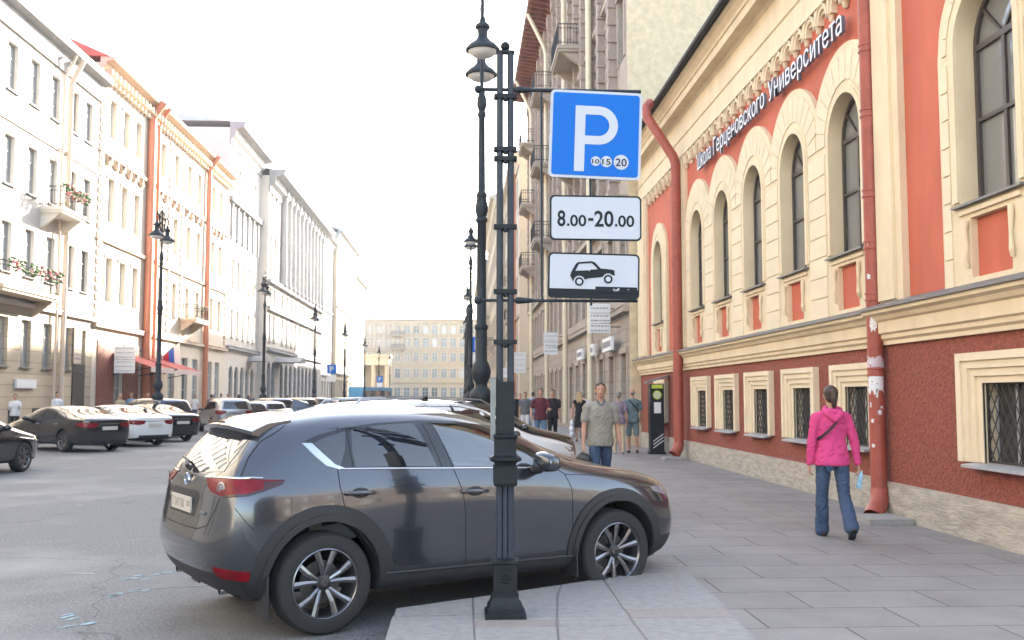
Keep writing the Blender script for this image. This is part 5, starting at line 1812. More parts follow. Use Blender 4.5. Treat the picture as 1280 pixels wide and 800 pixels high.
# mirrors
for s in (-1, 1):
    mm = thing_part('wing_mirror', car, (2.80, s * .93, 1.16))
    mb = MB()
    mb.tube([(-.01, s * -.05, -.05), (.0, s * .02, -.045), (.0, s * .06, -.03)], [.045, .035, .03], 10)
    mb.build('mirror_arm', M['clad'], mm, smooth=50)
    mb = MB()
    ns, nt = 16, 12
    vs = []
    for i in range(nt + 1):
        ph = PI * i / nt - PI / 2
        for j in range(ns):
            th = 2 * PI * j / ns
            cx_, sx_ = math.cos(th), math.sin(th)
            X_ = .085 * math.copysign(abs(cx_) ** .8, cx_) * math.cos(ph) ** .6
            Z_ = .082 * math.copysign(abs(sx_) ** .7, sx_) * math.cos(ph) ** .6
            Y_ = .125 * math.sin(ph)
            vs.append((X_ + .01 * (1 + math.sin(ph)), s * (.10 + Y_), Z_ + .02 - .01 * math.sin(ph)))
    fs = [(i * ns + j, i * ns + (j + 1) % ns, (i + 1) * ns + (j + 1) % ns, (i + 1) * ns + j) for i in range(nt) for j in range(ns)]
    mb.add(vs, fs)
    mb.build('mirror_housing', M['p_grey'], mm, smooth=50)
    mb = MB(); mb.add([(-.088 + .03, s * .03, -.03), (-.088, s * .14, -.03), (-.088, s * .14, .07), (-.088 + .03, s * .03, .07)], [(0, 1, 2, 3)])
    mb.build('mirror_glass', M['dglass'], mm, fixn=False) if s > 0 else None
# headlamps, grille
mb = MB()
def af(x, y): return (x + y) * q2
hl = [(4.30 * 0 + af(4.08, .86 * -1) * 1, .905), (af(4.30, -.72), .90), (af(4.44, -.50), .885), (af(4.44, -.50), .83), (af(4.30, -.72), .80), (af(4.12, -.86), .86)]
for sd in (False, 'L'):
    mb = MB(); sk.patch(mb, hl, 'FR', .004, step=.025, mirror=sd)
    mb.build('headlamp', M['lamp_lens'], car, smooth=60, fixn=False)
mb = MB()
sk.patch(mb, [(-.48, .82), (.48, .82), (.40, .62), (.30, .52), (-.30, .52), (-.40, .62)], 'front', .004)
mb.build('grille', M['black'], car, smooth=60, fixn=False)
# bonnet shut line and cowl
mb = MB()
sk.patch(mb, [(3.20, -.72), (3.30, -.72), (3.40, 0), (3.30, .72), (3.20, .72), (3.29, 0)], 'top', .003, step=.05)
mb.build('cowl', M['black'], car, smooth=60, fixn=False)
mb = MB()
for s in (-1, 1):
    sk.stroke(mb, [(3.30, s * .80), (3.7, s * .77), (4.1, s * .70), (4.3, s * .60)], .006, 'top', .0012)
mb.build('bonnet_gap', M['seam'], car, fixn=False)
# inside
mb = MB()
mb.box(2.55, 3.12, -.70, .70, .80, 1.03); mb.prism([(2.62, 1.03), (3.12, 1.03), (3.12, 1.07), (2.70, 1.10)], lambda p, t: (p[0], t, p[1]), -.70, .70)
mb.build('dashboard', M['dash'], car)
for s in (-1, 1):
    mb = MB()
    mb.prism([(1.72, .62), (2.22, .66), (2.24, .78), (1.80, .74), (1.62, 1.30), (1.50, 1.30), (1.60, .70)], lambda p, t: (p[0], t, p[1]), s * .14 if s > 0 else -.60, .60 if s > 0 else -.14)
    mb.box(1.50, 1.60, s * .37 - .11, s * .37 + .11, 1.34, 1.50)
    mb.build('front_seat', M['seat'], car)
mb = MB(); mb.prism([(.95, .60), (1.30, .64), (1.30, .78), (1.02, .74), (.90, 1.28), (.78, 1.28)], lambda p, t: (p[0], t, p[1]), -.64, .64)
mb.build('rear_seat', M['seat'], car)
mb = MB()
pts = [(2.50 + .06 * math.sin(2 * PI * i / 24), .37 + .19 * math.cos(2 * PI * i / 24), 1.03 + .18 * math.sin(2 * PI * i / 24)) for i in range(25)]
mb.tube(pts, .016, 8, caps=False); mb.tube([(2.68, .37, .98), (2.50, .37, 1.03)], .03, 8); mb.box(2.49, 2.51, .20, .54, 1.01, 1.05)
mb.build('steering_wheel', M['dash'], car, smooth=50)
mb = MB(); mb.box(2.42, 2.44, -.11, .11, 1.43, 1.50)
mb.build('rear_view_mirror', M['black'], car)
for x, ph in ((WX[0], 0), (WX[1], 14)):
    for s in (-1, 1):
        wheel(car, x, s * .80, .365, .252, .235, s, phase=ph)
# place it
HD = 30.39
car_rear_wheel = Vector((-.971, 7.358))
n_r = Vector((math.sin(R(HD)), -math.cos(R(HD))))
h_d = Vector((math.cos(R(HD)), math.sin(R(HD))))
org = car_rear_wheel - n_r * .905 - h_d * .945
car.location = (org.x, org.y, -.14)
car.rotation_euler = (0, 0, R(HD))
# ---------------------------------------------------------------- other cars
def lerp_tab(tab, x):
    if x <= tab[0][0]: return tab[0][1]
    for (a, b), (c, d) in zip(tab[:-1], tab[1:]):
        if x <= c: return b + (d - b) * (x - a) / (c - a)
    return tab[-1][1]
def gen_stations(S):
    L, W, zb, rs, xr, xf = S['L'], S['W'], S['zb'], S['rs'], S['xr'], S['xf']
    xs = [0, .14, .48, xr, 1.5, 2.1, 2.6, 3.05, 3.35, xf, L - .62, L - .22, L]
    out = []
    for i, x in enumerate(xs):
        zt = lerp_tab(S['top'], x)
        zB = min(lerp_tab(zb, x), zt - .035)
        h = zt - zB
        g = max(0, min(1, (h - .05) / .36))
        cs = {0: .72, 1: .93, 2: .99, 12: .66, 11: .90, 10: .975}.get(i, 1.0)
        yb = W * cs
        lo = .04 * (1 if i in (0, 12) else 0)
        rows = [(.86, .22 + lo), (.935, .29 + lo), (.975, .42), (1.0, .58), (1.0, zB * .5 + .36), (.985, zB - .10), (.945, zB)]
        pts = [[x, yb * a, z] for a, z in rows]
        up = [(.93 - .08 * g, zB + h * (.30 + .16 * g)), (.84 - .10 * g, zB + h * (.55 + .31 * g)), (.68 - .07 * g, zB + h * (.85 + .10 * g)), (.36, zt - h * .03), (0, zt)]
        cs2 = cs if i not in (0, 1, 11, 12) else (cs + .04)
        pts += [[x, W * cs2 * a, z] for a, z in up]
        if i <= 2:
            for p in pts:
                p[0] += rs * max(0, p[2] - zB) * (1 - x / .9)
                if i == 0: p[0] += .05 * max(0, (.5 - p[2])) * 3
        if i == 12:
            for p in pts:
                p[0] -= .35 * max(0, p[2] - .55) + .25 * max(0, .4 - p[2])
        if i == 11:
            for p in pts: p[0] -= .12 * max(0, p[2] - .55)
        out.append([tuple(p) for p in pts])
    return out

SPEC = {
 'sedan': dict(L=4.85, W=.92, rs=.25, xr=1.05, xf=3.90, r=.335, zb=[(0, .96), (1.0, .99), (2.5, .96), (3.4, .93), (4.85, .72)],
    top=[(0, 1.04), (.14, 1.09), (.48, 1.11), (.95, 1.14), (1.5, 1.345), (2.1, 1.43), (2.6, 1.44), (3.05, 1.335), (3.35, 1.185), (3.9, 1.01), (4.3, .93), (4.63, .84), (4.85, .76)],
    dlo=[(.98, 1.075), (1.35, 1.215), (1.75, 1.33), (2.2, 1.365), (2.65, 1.345), (3.0, 1.235), (3.30, 1.06), (3.28, .99), (2.2, 1.015), (1.3, 1.04)],
    pil=[[(1.62, 1.04), (1.66, 1.31)], [(2.33, 1.01), (2.28, 1.36)]], doors=[[(2.33, 1.0), (2.38, .6), (2.36, .3)], [(3.38, .98), (3.42, .6), (3.38, .3)], [(1.35, 1.02), (1.30, .85), (1.46, .6), (1.5, .3)]],
    rearg=[(-.60, 1.15), (.60, 1.15), (.48, 1.38), (-.48, 1.38)], windg=[(-.64, 1.10), (.64, 1.10), (.54, 1.35), (-.54, 1.35)],
    tail=[(.36, .90), (.88, .93), (.88, .78), (.60, .75), (.40, .79)], trim=[(-.36, .885), (.36, .885), (.36, .865), (-.36, .865)], plate=(.74,), head=[(.42, .72), (.84, .76), (.84, .64), (.50, .60)]),
 'suv': dict(L=4.62, W=.93, rs=.42, xr=.95, xf=3.70, r=.36, zb=[(0, 1.06), (1.0, 1.10), (2.5, 1.06), (3.3, 1.02), (4.62, .86)],
    top=[(0, 1.58), (.14, 1.61), (.48, 1.64), (1.0, 1.66), (1.5, 1.67), (2.1, 1.665), (2.6, 1.60), (3.05, 1.40), (3.35, 1.20), (3.7, 1.10), (4.1, 1.04), (4.4, .96), (4.62, .88)],
    dlo=[(.50, 1.20), (.62, 1.42), (.85, 1.545), (1.6, 1.575), (2.2, 1.565), (2.6, 1.49), (3.0, 1.29), (3.24, 1.12), (3.20, 1.075), (2.2, 1.10), (.9, 1.14)],
    pil=[[(1.15, 1.13), (1.12, 1.57)], [(2.10, 1.10), (2.05, 1.575)]], doors=[[(2.10, 1.08), (2.16, .6), (2.14, .3)], [(3.20, 1.06), (3.24, .6), (3.2, .3)], [(1.14, 1.12), (1.10, .95), (1.36, .6), (1.4, .3)]],
    rearg=[(-.60, 1.14), (.60, 1.14), (.50, 1.49), (-.50, 1.49)], windg=[(-.66, 1.16), (.66, 1.16), (.55, 1.56), (-.55, 1.56)],
    tail=[(.42, 1.06), (.90, 1.10), (.90, .90), (.62, .88), (.46, .96)], trim=[(-.2, .95), (.2, .95), (.2, .93), (-.2, .93)], plate=(.80,), head=[(.42, .84), (.84, .89), (.84, .75), (.50, .72)]),
 'hatch': dict(L=4.62, W=.90, rs=.55, xr=.88, xf=3.60, r=.33, zb=[(0, .94), (1.0, .98), (2.5, .95), (3.3, .92), (4.62, .74)],
    top=[(0, 1.40), (.14, 1.43), (.48, 1.47), (1.0, 1.49), (1.5, 1.50), (2.1, 1.495), (2.6, 1.44), (3.05, 1.26), (3.35, 1.09), (3.7, .99), (4.1, .92), (4.4, .84), (4.62, .76)],
    dlo=[(.60, 1.08), (.74, 1.26), (1.0, 1.38), (1.6, 1.415), (2.2, 1.405), (2.6, 1.34), (3.0, 1.16), (3.24, 1.0), (3.20, .965), (2.2, .99), (.9, 1.02)],
    pil=[[(1.15, 1.02), (1.12, 1.40)], [(2.06, .99), (2.02, 1.41)]], doors=[[(2.06, .97), (2.12, .6), (2.10, .3)], [(3.20, .95), (3.24, .6), (3.2, .3)], [(1.14, 1.0), (1.08, .85), (1.30, .6), (1.36, .3)]],
    rearg=[(-.60, 1.02), (.60, 1.02), (.50, 1.32), (-.50, 1.32)], windg=[(-.64, 1.05), (.64, 1.05), (.53, 1.40), (-.53, 1.40)],
    tail=[(.48, .98), (.88, 1.02), (.88, .80), (.62, .78)], trim=[(-.2, .86), (.2, .86), (.2, .84), (-.2, .84)], plate=(.70,), head=[(.42, .72), (.82, .77), (.82, .64), (.50, .60)]),
}
def make_car(kind, pm, rails=False):
    S = SPEC[kind]
    root = link('parked_car', None)
    me = subdivide(cage(gen_stations(S), [.0, .03, .05, .05, .05, .05, .06, .06, .05, .03], [.05, .07, .09, .09, .09, .08, .08, .07, .05, .04], clad_rows=2 if kind != 'suv' else 3), [pm, M['clad']], 2)
    s = Skin(me)
    rw = S['r'] + .045
    bm_ = cut(me.copy(), well_cutters((S['xr'], S['xf']), rw, S['r'] + .02, .55))
    mesh_obj('body', bm_, None, root, 45)
    P = lambda nm, outl, mode, mt, off=.003, st=.07, **k: _p(s, nm, outl, mode, mt, off, st, root, **k)
    for side, nm in ((False, 'side_windows'), ('L', 'side_windows')):
        m = MB(); s.patch(m, S['dlo'], 'R', .003, step=.08, mirror=side); m.build(nm, M['dglass'], root, smooth=60, fixn=False)
        m = MB()
        for ln in S['pil']: s.stroke(m, ln, .05, 'R', .005, mirror=side)
        m.build('pillar', M['gloss_black'], root, fixn=False)
        m = MB()
        for ln in S['doors']: s.stroke(m, ln, .009, 'R', .002, mirror=side)
        m.build('door_gap', M['seam'], root, fixn=False)
        sg = 1 if side == 'L' else -1
        zz = lerp_tab(S['zb'], 2.0) - .10
        for hx in (1.42, 2.47):
            m = MB()
            p_, _ = s.hit(hx, zz, 'R')
            m.tube([(hx - .1, sg * (abs(p_.y) - .005), zz), (hx - .07, sg * (abs(p_.y) + .03), zz), (hx + .07, sg * (abs(p_.y) + .03), zz), (hx + .1, sg * (abs(p_.y) - .005), zz)], .014, 6)
            m.build('door_handle', M['chrome'], root)
        m = MB(); zm = lerp_tab(S['zb'], 3.1) + .09
        m.ball((3.02, sg * (S['W'] + .08), zm), .11, 10, 0, (.7, 1.0, .65)); m.tube([(3.05, sg * (S['W'] - .08), zm - .06), (3.03, sg * (S['W'] + .05), zm - .04)], .035, 6)
        m.build('wing_mirror', M['gloss_black'], root, smooth=50)
        m = MB()
        t = S['tail'] if sg < 0 else S['tail']
        s.patch(m, [(-y if sg < 0 else y, z) for y, z in t], 'rear', .004, step=.06)
        s.patch(m, [(.05, t[1][1] - .005), (.42, t[1][1] - .04), (.30, t[2][1] + .05), (.05, t[2][1])], 'R', .004, step=.06, mirror=side)
        m.build('tail_lamp', M['tail'], root, smooth=60, fixn=False)
        m = MB()
        s.patch(m, [(-y if sg < 0 else y, z) for y, z in S['head']], 'front', .004, step=.06)
        m.build('headlamp', M['lamp_lens'], root, smooth=60, fixn=False)
    m = MB(); s.patch(m, S['rearg'], 'rear', .003, step=.08); m.build('rear_window', M['dglass'], root, smooth=60, fixn=False)
    m = MB(); s.patch(m, S['windg'], 'front', .003, step=.08); m.build('windscreen', M['dglass'], root, smooth=60, fixn=False)
    m = MB(); s.patch(m, S['trim'], 'rear', .004, step=.05); m.build('chrome_trim', M['chrome'], root, fixn=False)
    m = MB(); s.patch(m, [(-.42, .68), (.42, .68), (.36, .48), (-.36, .48)], 'front', .004, step=.06); m.build('grille', M['black'], root, fixn=False)
    m = MB(); s.patch(m, [(-.60, .40), (.60, .40), (.55, .30), (-.55, .30)], 'rear', .004, step=.06); m.build('rear_bumper_trim', M['clad'], root, fixn=False)
    for mode, zz in (('rear', S['plate'][0]), ('front', .46)):
        p_, _ = s.hit(0, zz, mode)
        x = p_.x - .02 if mode == 'rear' else p_.x + .02
        m = MB(); m.box(x - .01, x + .01, -.26, .26, zz - .056, zz + .056)
        pl_ = m.build('number_plate', M['plate'], root)
    if rails:
        m = MB()
        for sg in (-1, 1):
            zt = lambda x: lerp_tab(S['top'], x)
            m.tube([(.45, sg * .60, zt(.45) - .06), (.55, sg * .60, zt(.5) + .015), (1.5, sg * .60, zt(1.5) + .03), (2.3, sg * .60, zt(2.3) + .01), (2.5, sg * .60, zt(2.5) - .06)], .018, 6)
        m.build('roof_rails', M['p_silver'], root)
    for x in (S['xr'], S['xf']):
        for sg in (-1, 1):
            wheel(root, x, sg * (S['W'] - .125), S['r'], S['r'] - .10, .215, sg, style='s', n_sp=6 if kind != 'sedan' else 8, fancy=False)
    return root
def place_car(root, x, y, heading, label, group):
    """x, y: middle of the rear axle; heading measured from the street direction, positive to the right"""
    kind = root['_k']
    S = SPEC[kind]
    a = R(90 - heading)
    root.location = (x - S['xr'] * math.cos(a), y - S['xr'] * math.sin(a), -.14)
    root.rotation_euler = (0, 0, a)
    tag(root, label, 'car', group)
def repaint(root, pm, wheelm=None):
    for ch in root.children:
        if ch.name.split('.')[0] == 'body':
            ch.material_slots[0].link = 'OBJECT'
            ch.material_slots[0].material = pm
protos = {}
used = {}
def new_car(kind, pm, rails=False):
    key = (kind, rails)
    if key not in protos:
        protos[key] = make_car(kind, pm, rails)
        c = protos[key]
    else:
        c = copy_tree(protos[key])
    repaint(c, pm)
    c['_k'] = kind
    return c
GL, GR = 'cars parked at an angle along the left kerb', 'cars parked at an angle along the right kerb'
left_cars = [
 ('sedan', 'p_black', -11.75, 32.3, -52, 'black sedan with spoked wheels parked nearest on the left, rear lamps towards the viewer'),
 ('sedan', 'p_white', -11.35, 35.7, -50, 'white sedan parked between two black sedans on the left'),
 ('sedan', 'p_black', -11.3, 39.2, -46, 'black sedan parked right beside the white one on the left'),
 ('suv', 'p_dkblue', -12.6, 43.3, -48, 'dark blue estate parked behind the second black sedan'),
 ('suv', 'p_silver', -10.9, 48.0, -26, 'silver crossover seen from behind, left of the grey crossover roof'),
]
_cn = {'p_black': 'black', 'p_white': 'white', 'p_green': 'bright green', 'p_beige': 'beige', 'p_brown': 'brown', 'p_red': 'red', 'p_silver': 'silver', 'p_dkblue': 'dark blue'}
_kn = {'sedan': 'sedan', 'suv': 'crossover', 'hatch': 'hatchback'}
_ord = 'first second third fourth fifth sixth seventh eighth ninth tenth eleventh twelfth thirteenth fourteenth fifteenth sixteenth seventeenth eighteenth nineteenth twentieth'.split()
rl_ = random.Random(21)
for i, (kd, pm) in enumerate([('hatch', 'p_black'), ('hatch', 'p_white'), ('suv', 'p_dkblue'), ('hatch', 'p_green'), ('suv', 'p_beige'), ('sedan', 'p_white'), ('suv', 'p_brown'), ('hatch', 'p_red'), ('sedan', 'p_white'), ('suv', 'p_black'),
      ('sedan', 'p_silver'), ('suv', 'p_white'), ('hatch', 'p_beige'), ('suv', 'p_black'), ('sedan', 'p_white'), ('suv', 'p_silver'), ('hatch', 'p_dkblue'), ('suv', 'p_white'), ('sedan', 'p_brown'), ('suv', 'p_silver')]):
    y = 52.6 + 4.1 * i + (.25 * i if i > 8 else 0)
    left_cars.append((kd, pm, -10.9 + rl_.uniform(-.3, .3), y, rl_.uniform(-46, -36), '%s %s, %s of the far cars beyond the silver crossover' % (_cn[pm], _kn[kd], _ord[i])))
for k, pm, x, y, h, lab in left_cars:
    place_car(new_car(k, M[pm]), x, y, h, lab, GL)
c = new_car('sedan', M['p_black'])
place_car(c, -11.25, 20.75, 8, 'black car cut off by the left edge of the photo', None)
right_cars = [
 ('sedan', 'p_brown', -1.25, 11.55, 'low dark brown car parked right beside the grey crossover, its bonnet showing', False),
 ('suv', 'p_white', -1.45, 15.35, 'white crossover whose bonnet shows behind the sign pole', True),
 ('suv', 'p_black', -1.1, 18.6, 'black crossover behind the white one, right kerb', True),
 ('hatch', 'p_silver', -1.5, 23.6, 'silver car beyond the first tall lamp on the right kerb', False),
 ('suv', 'p_white', -1.5, 27.5, 'white crossover farther along the right kerb', True),
 ('sedan', 'p_black', -1.5, 31.5, 'black sedan farther along the right kerb', False),
 ('suv', 'p_silver', -1.5, 36, 'silver crossover far along the right kerb', False)]
for k, pm, x, y, lab, rl in right_cars:
    place_car(new_car(k, M[pm], rl), x, y, 58, lab, GR)
lowc = [o for o in bpy.data.objects if o.get('label', '').startswith('low dark brown')][0]
lowc.scale = (1, 1, .93)
# roof bar of the white crossover
br = [o for o in bpy.data.objects if o.get('label', '').startswith('white crossover whose bonnet')][0]
m = MB(); m.tube([(1.62, -.66, 1.70), (1.62, .66, 1.70)], .022, 8)
for s in (-1, 1): m.box(1.585, 1.655, s * .62 - .04, s * .62 + .04, 1.64, 1.70)
m.build('roof_bar', M['black'], br)
for o in bpy.data.objects:
    if '_k' in o: del o['_k']

# a banner-coloured bus far down the street
t = thing('bus', 'blue and red bus far down the street at the end of the left car row', 'bus', (-13.5, 150, -.14), R(75))
m = MB(); m.box(-6, 6, -1.25, 1.25, .35, 3.0); m.box(-5.9, 5.9, -1.15, 1.15, 3.0, 3.12)
M['bus_blue'] = mat('bus_blue', (0.10, 0.34, 0.60), 0.4); M['bus_red'] = mat('bus_red', (0.55, 0.05, 0.12), 0.4)
m.build('body', M['bus_blue'], t)
m = MB(); m.box(-2.2, 1.8, -1.262, -1.252, 1.0, 2.6); m.build('red_panel', M['bus_red'], t)
m = MB()
for k in range(7): m.box(-5.6 + 1.6 * k, -4.2 + 1.6 * k, -1.272, -1.264, 1.7, 2.6)
m.build('window', M['dglass'], t)
m = MB()
for x in (-4, 3.8):
    for y in (-1.1, 1.1): m.lathe([(0, -.12), (.48, -.12), (.48, .12), (0, .12)], (x, y, .48), 16, 0, 'y')
m.build('wheel', M['rubber'], t)

# ---------------------------------------------------------------- sign pole with the three signs
SX, SY = .318, 7.27
pole = thing('sign_pole', 'dark twin-tube sign pole on a square cast base in front of the grey crossover', 'sign pole', (SX, SY, 0))
m = MB()
m.square_lathe([(.145, 0), (.145, .035), (.125, .05), (.125, .075), (.108, .10), (.098, .135), (.094, .15), (.094, .175), (.083, .185), (.083, .375), (.094, .385), (.094, .405), (.06, .415)])
for s in (-1, 1):
    for ax in (0, 1):
        e = .0835
        if ax == 0: m.box(-.062, .062, s * e - .004, s * e + .004, .20, .206).box(-.062, .062, s * e - .004, s * e + .004, .352, .358)
m.build('base', M['iron'], pole)
m = MB()
for s in (-1, 1):
    for k in range(8):
        a = 2 * PI * k / 8
        m.ball((.030 * math.cos(a), s * .086, .285 + .030 * math.sin(a)), .013, 8, 0, (1, .5, 1))
    m.ball((0, s * .087, .285), .012, 8)
m.build('rosette', M['iron'], pole, smooth=60)
m = MB()
for s in (-1, 1):
    m.tube([(s * .040, 0, .41), (s * .040, 0, 4.13)], .0255, 14)
m.box(-.014, .014, -.02, .02, .41, .94)
m.build('tube', M['bluesteel'], pole, smooth=50)
m = MB()
m.square_lathe([(.078, .93), (.085, .95), (.085, 1.07), (.075, 1.085), (.082, 1.10), (.112, 1.115), (.112, 1.135), (.082, 1.15), (.078, 1.165), (.078, 1.265), (.088, 1.28), (.088, 1.295), (.06, 1.31)])
m.build('collar', M['iron'], pole)
m = MB(); m.box(-.066, .066, -.032, .032, 1.30, 1.68)
m.build('sleeve', M['iron'], pole)
for z in (1.97, 2.34, 2.82, 3.33, 3.40, 3.80):
    m = MB()
    m.box(-.085, .085, -.036, .036, z - .016, z + .016)
    for s in (-1, 1): m.tube([(s * .075, -.045, z), (s * .075, .045, z)], .009, 6)
    m.ball((0, -.03, z - .03), .018, 8)
    m.build('clamp', M['iron'], pole, smooth=30)
m = MB(); m.box(-.07, .07, -.028, .028, 4.13, 4.15); m.ball((0, 0, 4.185), .037, 14)
m.build('finial', M['iron'], pole, smooth=50)
m = MB(); m.box(-.105, -.073, -.05, .06, 1.26, 1.70); m.box(-.108, -.073, -.053, .063, 1.701, 1.71)
m.build('grey_box', M['galv'], pole)
# arms
for z, r_, x1 in ((3.855, .014, 1.02), (2.275, .011, .98)):
    m = MB()
    m.tube([(-.19, 0, z), (x1, 0, z)], r_, 10)
    m.tube([(.075, 0, z), (.10, 0, z), (.16, 0, z), (.20, 0, z)], [.022, .026, .020, .016], 10)
    m.ball((-.20, 0, z), .032, 14)
    m.build('arm', M['iron2'], pole, smooth=50)
m = MB()
m.box(.262, .278, -.008, .008, 2.27, 3.86); m.box(.625, .641, -.012, .004, 2.24, 3.82)
m.build('upright_bar', M['iron2'], pole)
def rr_poly(w, h, r, n=6):
    o = []
    for cx, cz, a0 in ((w / 2 - r, h / 2 - r, 0), (-w / 2 + r, h / 2 - r, 90), (-w / 2 + r, -h / 2 + r, 180), (w / 2 - r, -h / 2 + r, 270)):
        for i in range(n + 1):
            a = R(a0 + 90 * i / n)
            o.append((cx + r * math.cos(a), cz + r * math.sin(a)))
    return o
M['s_blue'] = mat('sign_blue', (0.006, 0.135, 0.52), 0.45, var=0.03, spec=.15)
M['s_white'] = mat('sign_reflective_white', (0.50, 0.53, 0.58), 0.45, var=0.02, spec=.15)
M['s_black'] = mat('sign_black', (0.012, 0.015, 0.019), 0.5, spec=.2)
XZ = lambda p, t_: (p[0], t_, p[1])
def sign_plate(name, label, x, z, w, h, tilt, border):
    t = thing(name, label, 'road sign', (x, SY - .045, z), 0)
    t.rotation_euler = (0, R(tilt), 0)
    m = MB(); m.prism(rr_poly(w, h, .035), XZ, 0, .012)
    m.build('plate', border, t)
    for zz in (-.2, .2):
        m = MB(); m.box(-w * .4, w * .4, .013, .028, zz * h - .012, zz * h + .012); m.build('back_rail', M['galv'], t)
    return t
# parking sign
s1 = sign_plate('parking_sign', 'square blue parking sign with a white letter P and three small discs', .988, 3.51, .685, .66, 2.0, M['s_white'])
m = MB(); m.prism(rr_poly(.645, .62, .022), XZ, -.003, .002); m.build('blue_field', M['s_blue'], s1)
m = MB()
def P_outline():
    # bowl and stem
    o = []
    x0, x1, xm = -.155, .155, .03
    top, bot, mid = .215, -.28, -.075
    cz, ro, ri = .07, .145, .080
    outer = [(x0, bot), (x0, top), (xm - .01, top)] + [(xm - .01 + ro * math.cos(R(90 - 180 * i / 16)), cz + ro * math.sin(R(90 - 180 * i / 16))) for i in range(17)] + [(x0 + .075, cz - ro), (x0 + .075, bot)]
    hole = [(x0 + .075, cz + ri), (xm - .01, cz + ri)] + [(xm - .01 + ri * math.cos(R(90 - 180 * i / 16)), cz + ri * math.sin(R(90 - 180 * i / 16))) for i in range(17)] + [(x0 + .075, cz - ri)]
    return outer, hole
po, ph_ = P_outline()
def fill(m, outer, holes, y, mi=0):
    tess(m, outer, holes, y, mi)
fill(m, [(a, b) for a, b in po], [ph_], -.0055)
reveal(m, po, -.0055, -.002)
reveal(m, ph_, -.0055, -.002)
m.build('letter_p', M['s_white'], s1, fixn=False)
for (cx, r_, tx, hh) in ((.005, .036, '10', .034), (.085, .042, '15', .044), (.195, .056, '20', .058)):
    m = MB(); m.prism([(cx + r_ * math.cos(2 * PI * i / 24), -.20 + r_ * math.sin(2 * PI * i / 24)) for i in range(24)], XZ, -.006, -.002)
    d = m.build('disc', M['s_white'], s1)
    text_obj('number', tx, hh, M['s_black'], d, (cx, -.006, -.20 - hh / 2), depth=.002, bold=.01, width=r_ * 1.5, center=True)
# hours plate
s2 = sign_plate('hours_sign', 'white plate reading 8.00-20.00 under the parking sign', .985, 2.885, .68, .335, .3, M['s_black'])
m = MB(); m.prism(rr_poly(.655, .31, .028), XZ, -.003, .002); m.build('white_field', M['s_white'], s2)
xx = -.285
for tx, hh, wd in (('8', .118, .068), ('.', .118, .022), ('00', .085, .128), ('-', .118, .048), ('20', .118, .150), ('.', .118, .022), ('00', .085, .128)):
    if tx == '-':
        m = MB(); m.box(xx + .004, xx + wd - .006, -.006, -.003, -.022, -.002); m.build('dash', M['s_black'], s2)
    else:
        text_obj('digits', tx, hh, M['s_black'], s2, (xx, -.003, -.062), depth=.002, bold=.018, width=wd - .008 if tx != '.' else .016) if tx != '.' else None
        if tx == '.':
            m = MB(); m.box(xx + .002, xx + .018, -.006, -.003, -.062, -.044); m.build('dot', M['s_black'], s2)
    xx += wd + .002
# how-to-park plate
s3 = sign_plate('kerb_parking_sign', 'white plate with a black car tipped on a kerb, lowest of the three signs', .968, 2.455, .675, .335, 1.2, M['s_black'])
m = MB()
wf = rr_poly(.65, .31, .026)
m.prism([(max(-.325, min(.325, a)), max(b, -.098)) for a, b in wf], XZ, -.003, .002); m.build('white_field', M['s_white'], s3)
m = MB()
m.box(.012, .32, -.006, -.0025, -.12, -.078)
m.build('kerb_mark', M['s_black'], s3)
m = MB()
carp = [(-.175, -.005), (-.17, .02), (-.135, .085), (-.12, .098), (-.02, .108), (.005, .100), (.048, .056), (.125, .050), (.150, .044), (.155, .005), (.148, .008), (.12, .0), (-.04, -.020), (-.09, -.038), (-.155, -.045), (-.165, -.02)]
win_ = [(-.138, .034), (-.112, .086), (-.018, .094), (.008, .072), (.028, .050), (-.03, .044), (-.034, .030), (-.04, .040)]
fill(m, carp, [win_], -.0065)
m.build('car_silhouette', M['s_black'], s3, fixn=False)
def disc(m, cx, cz, r_, y, mi=0, n=24):
    m.add([(cx + r_ * math.cos(2 * PI * i / n), y, cz + r_ * math.sin(2 * PI * i / n)) for i in range(n)], [tuple(range(n))], mi)
m = MB()
for cx, cz in ((-.108, -.045), (.105, -.022)):
    disc(m, cx, cz, .042, -.0072, 1); disc(m, cx, cz, .033, -.0080, 0); disc(m, cx, cz, .019, -.0088, 1)
m.build('wheel_symbol', [M['s_black'], M['s_white']], s3, fixn=False)
m = MB(); rq = random.Random(4)
for k in range(5): disc(m, .165 + rq.uniform(-.02, .02), -.098 + rq.uniform(-.006, .006), .008, -.0072, 0, 8)
disc(m, .255, -.095, .004, -.0072, 0, 6)
m.build('scratched_paint', M['s_white'], s3, fixn=False)

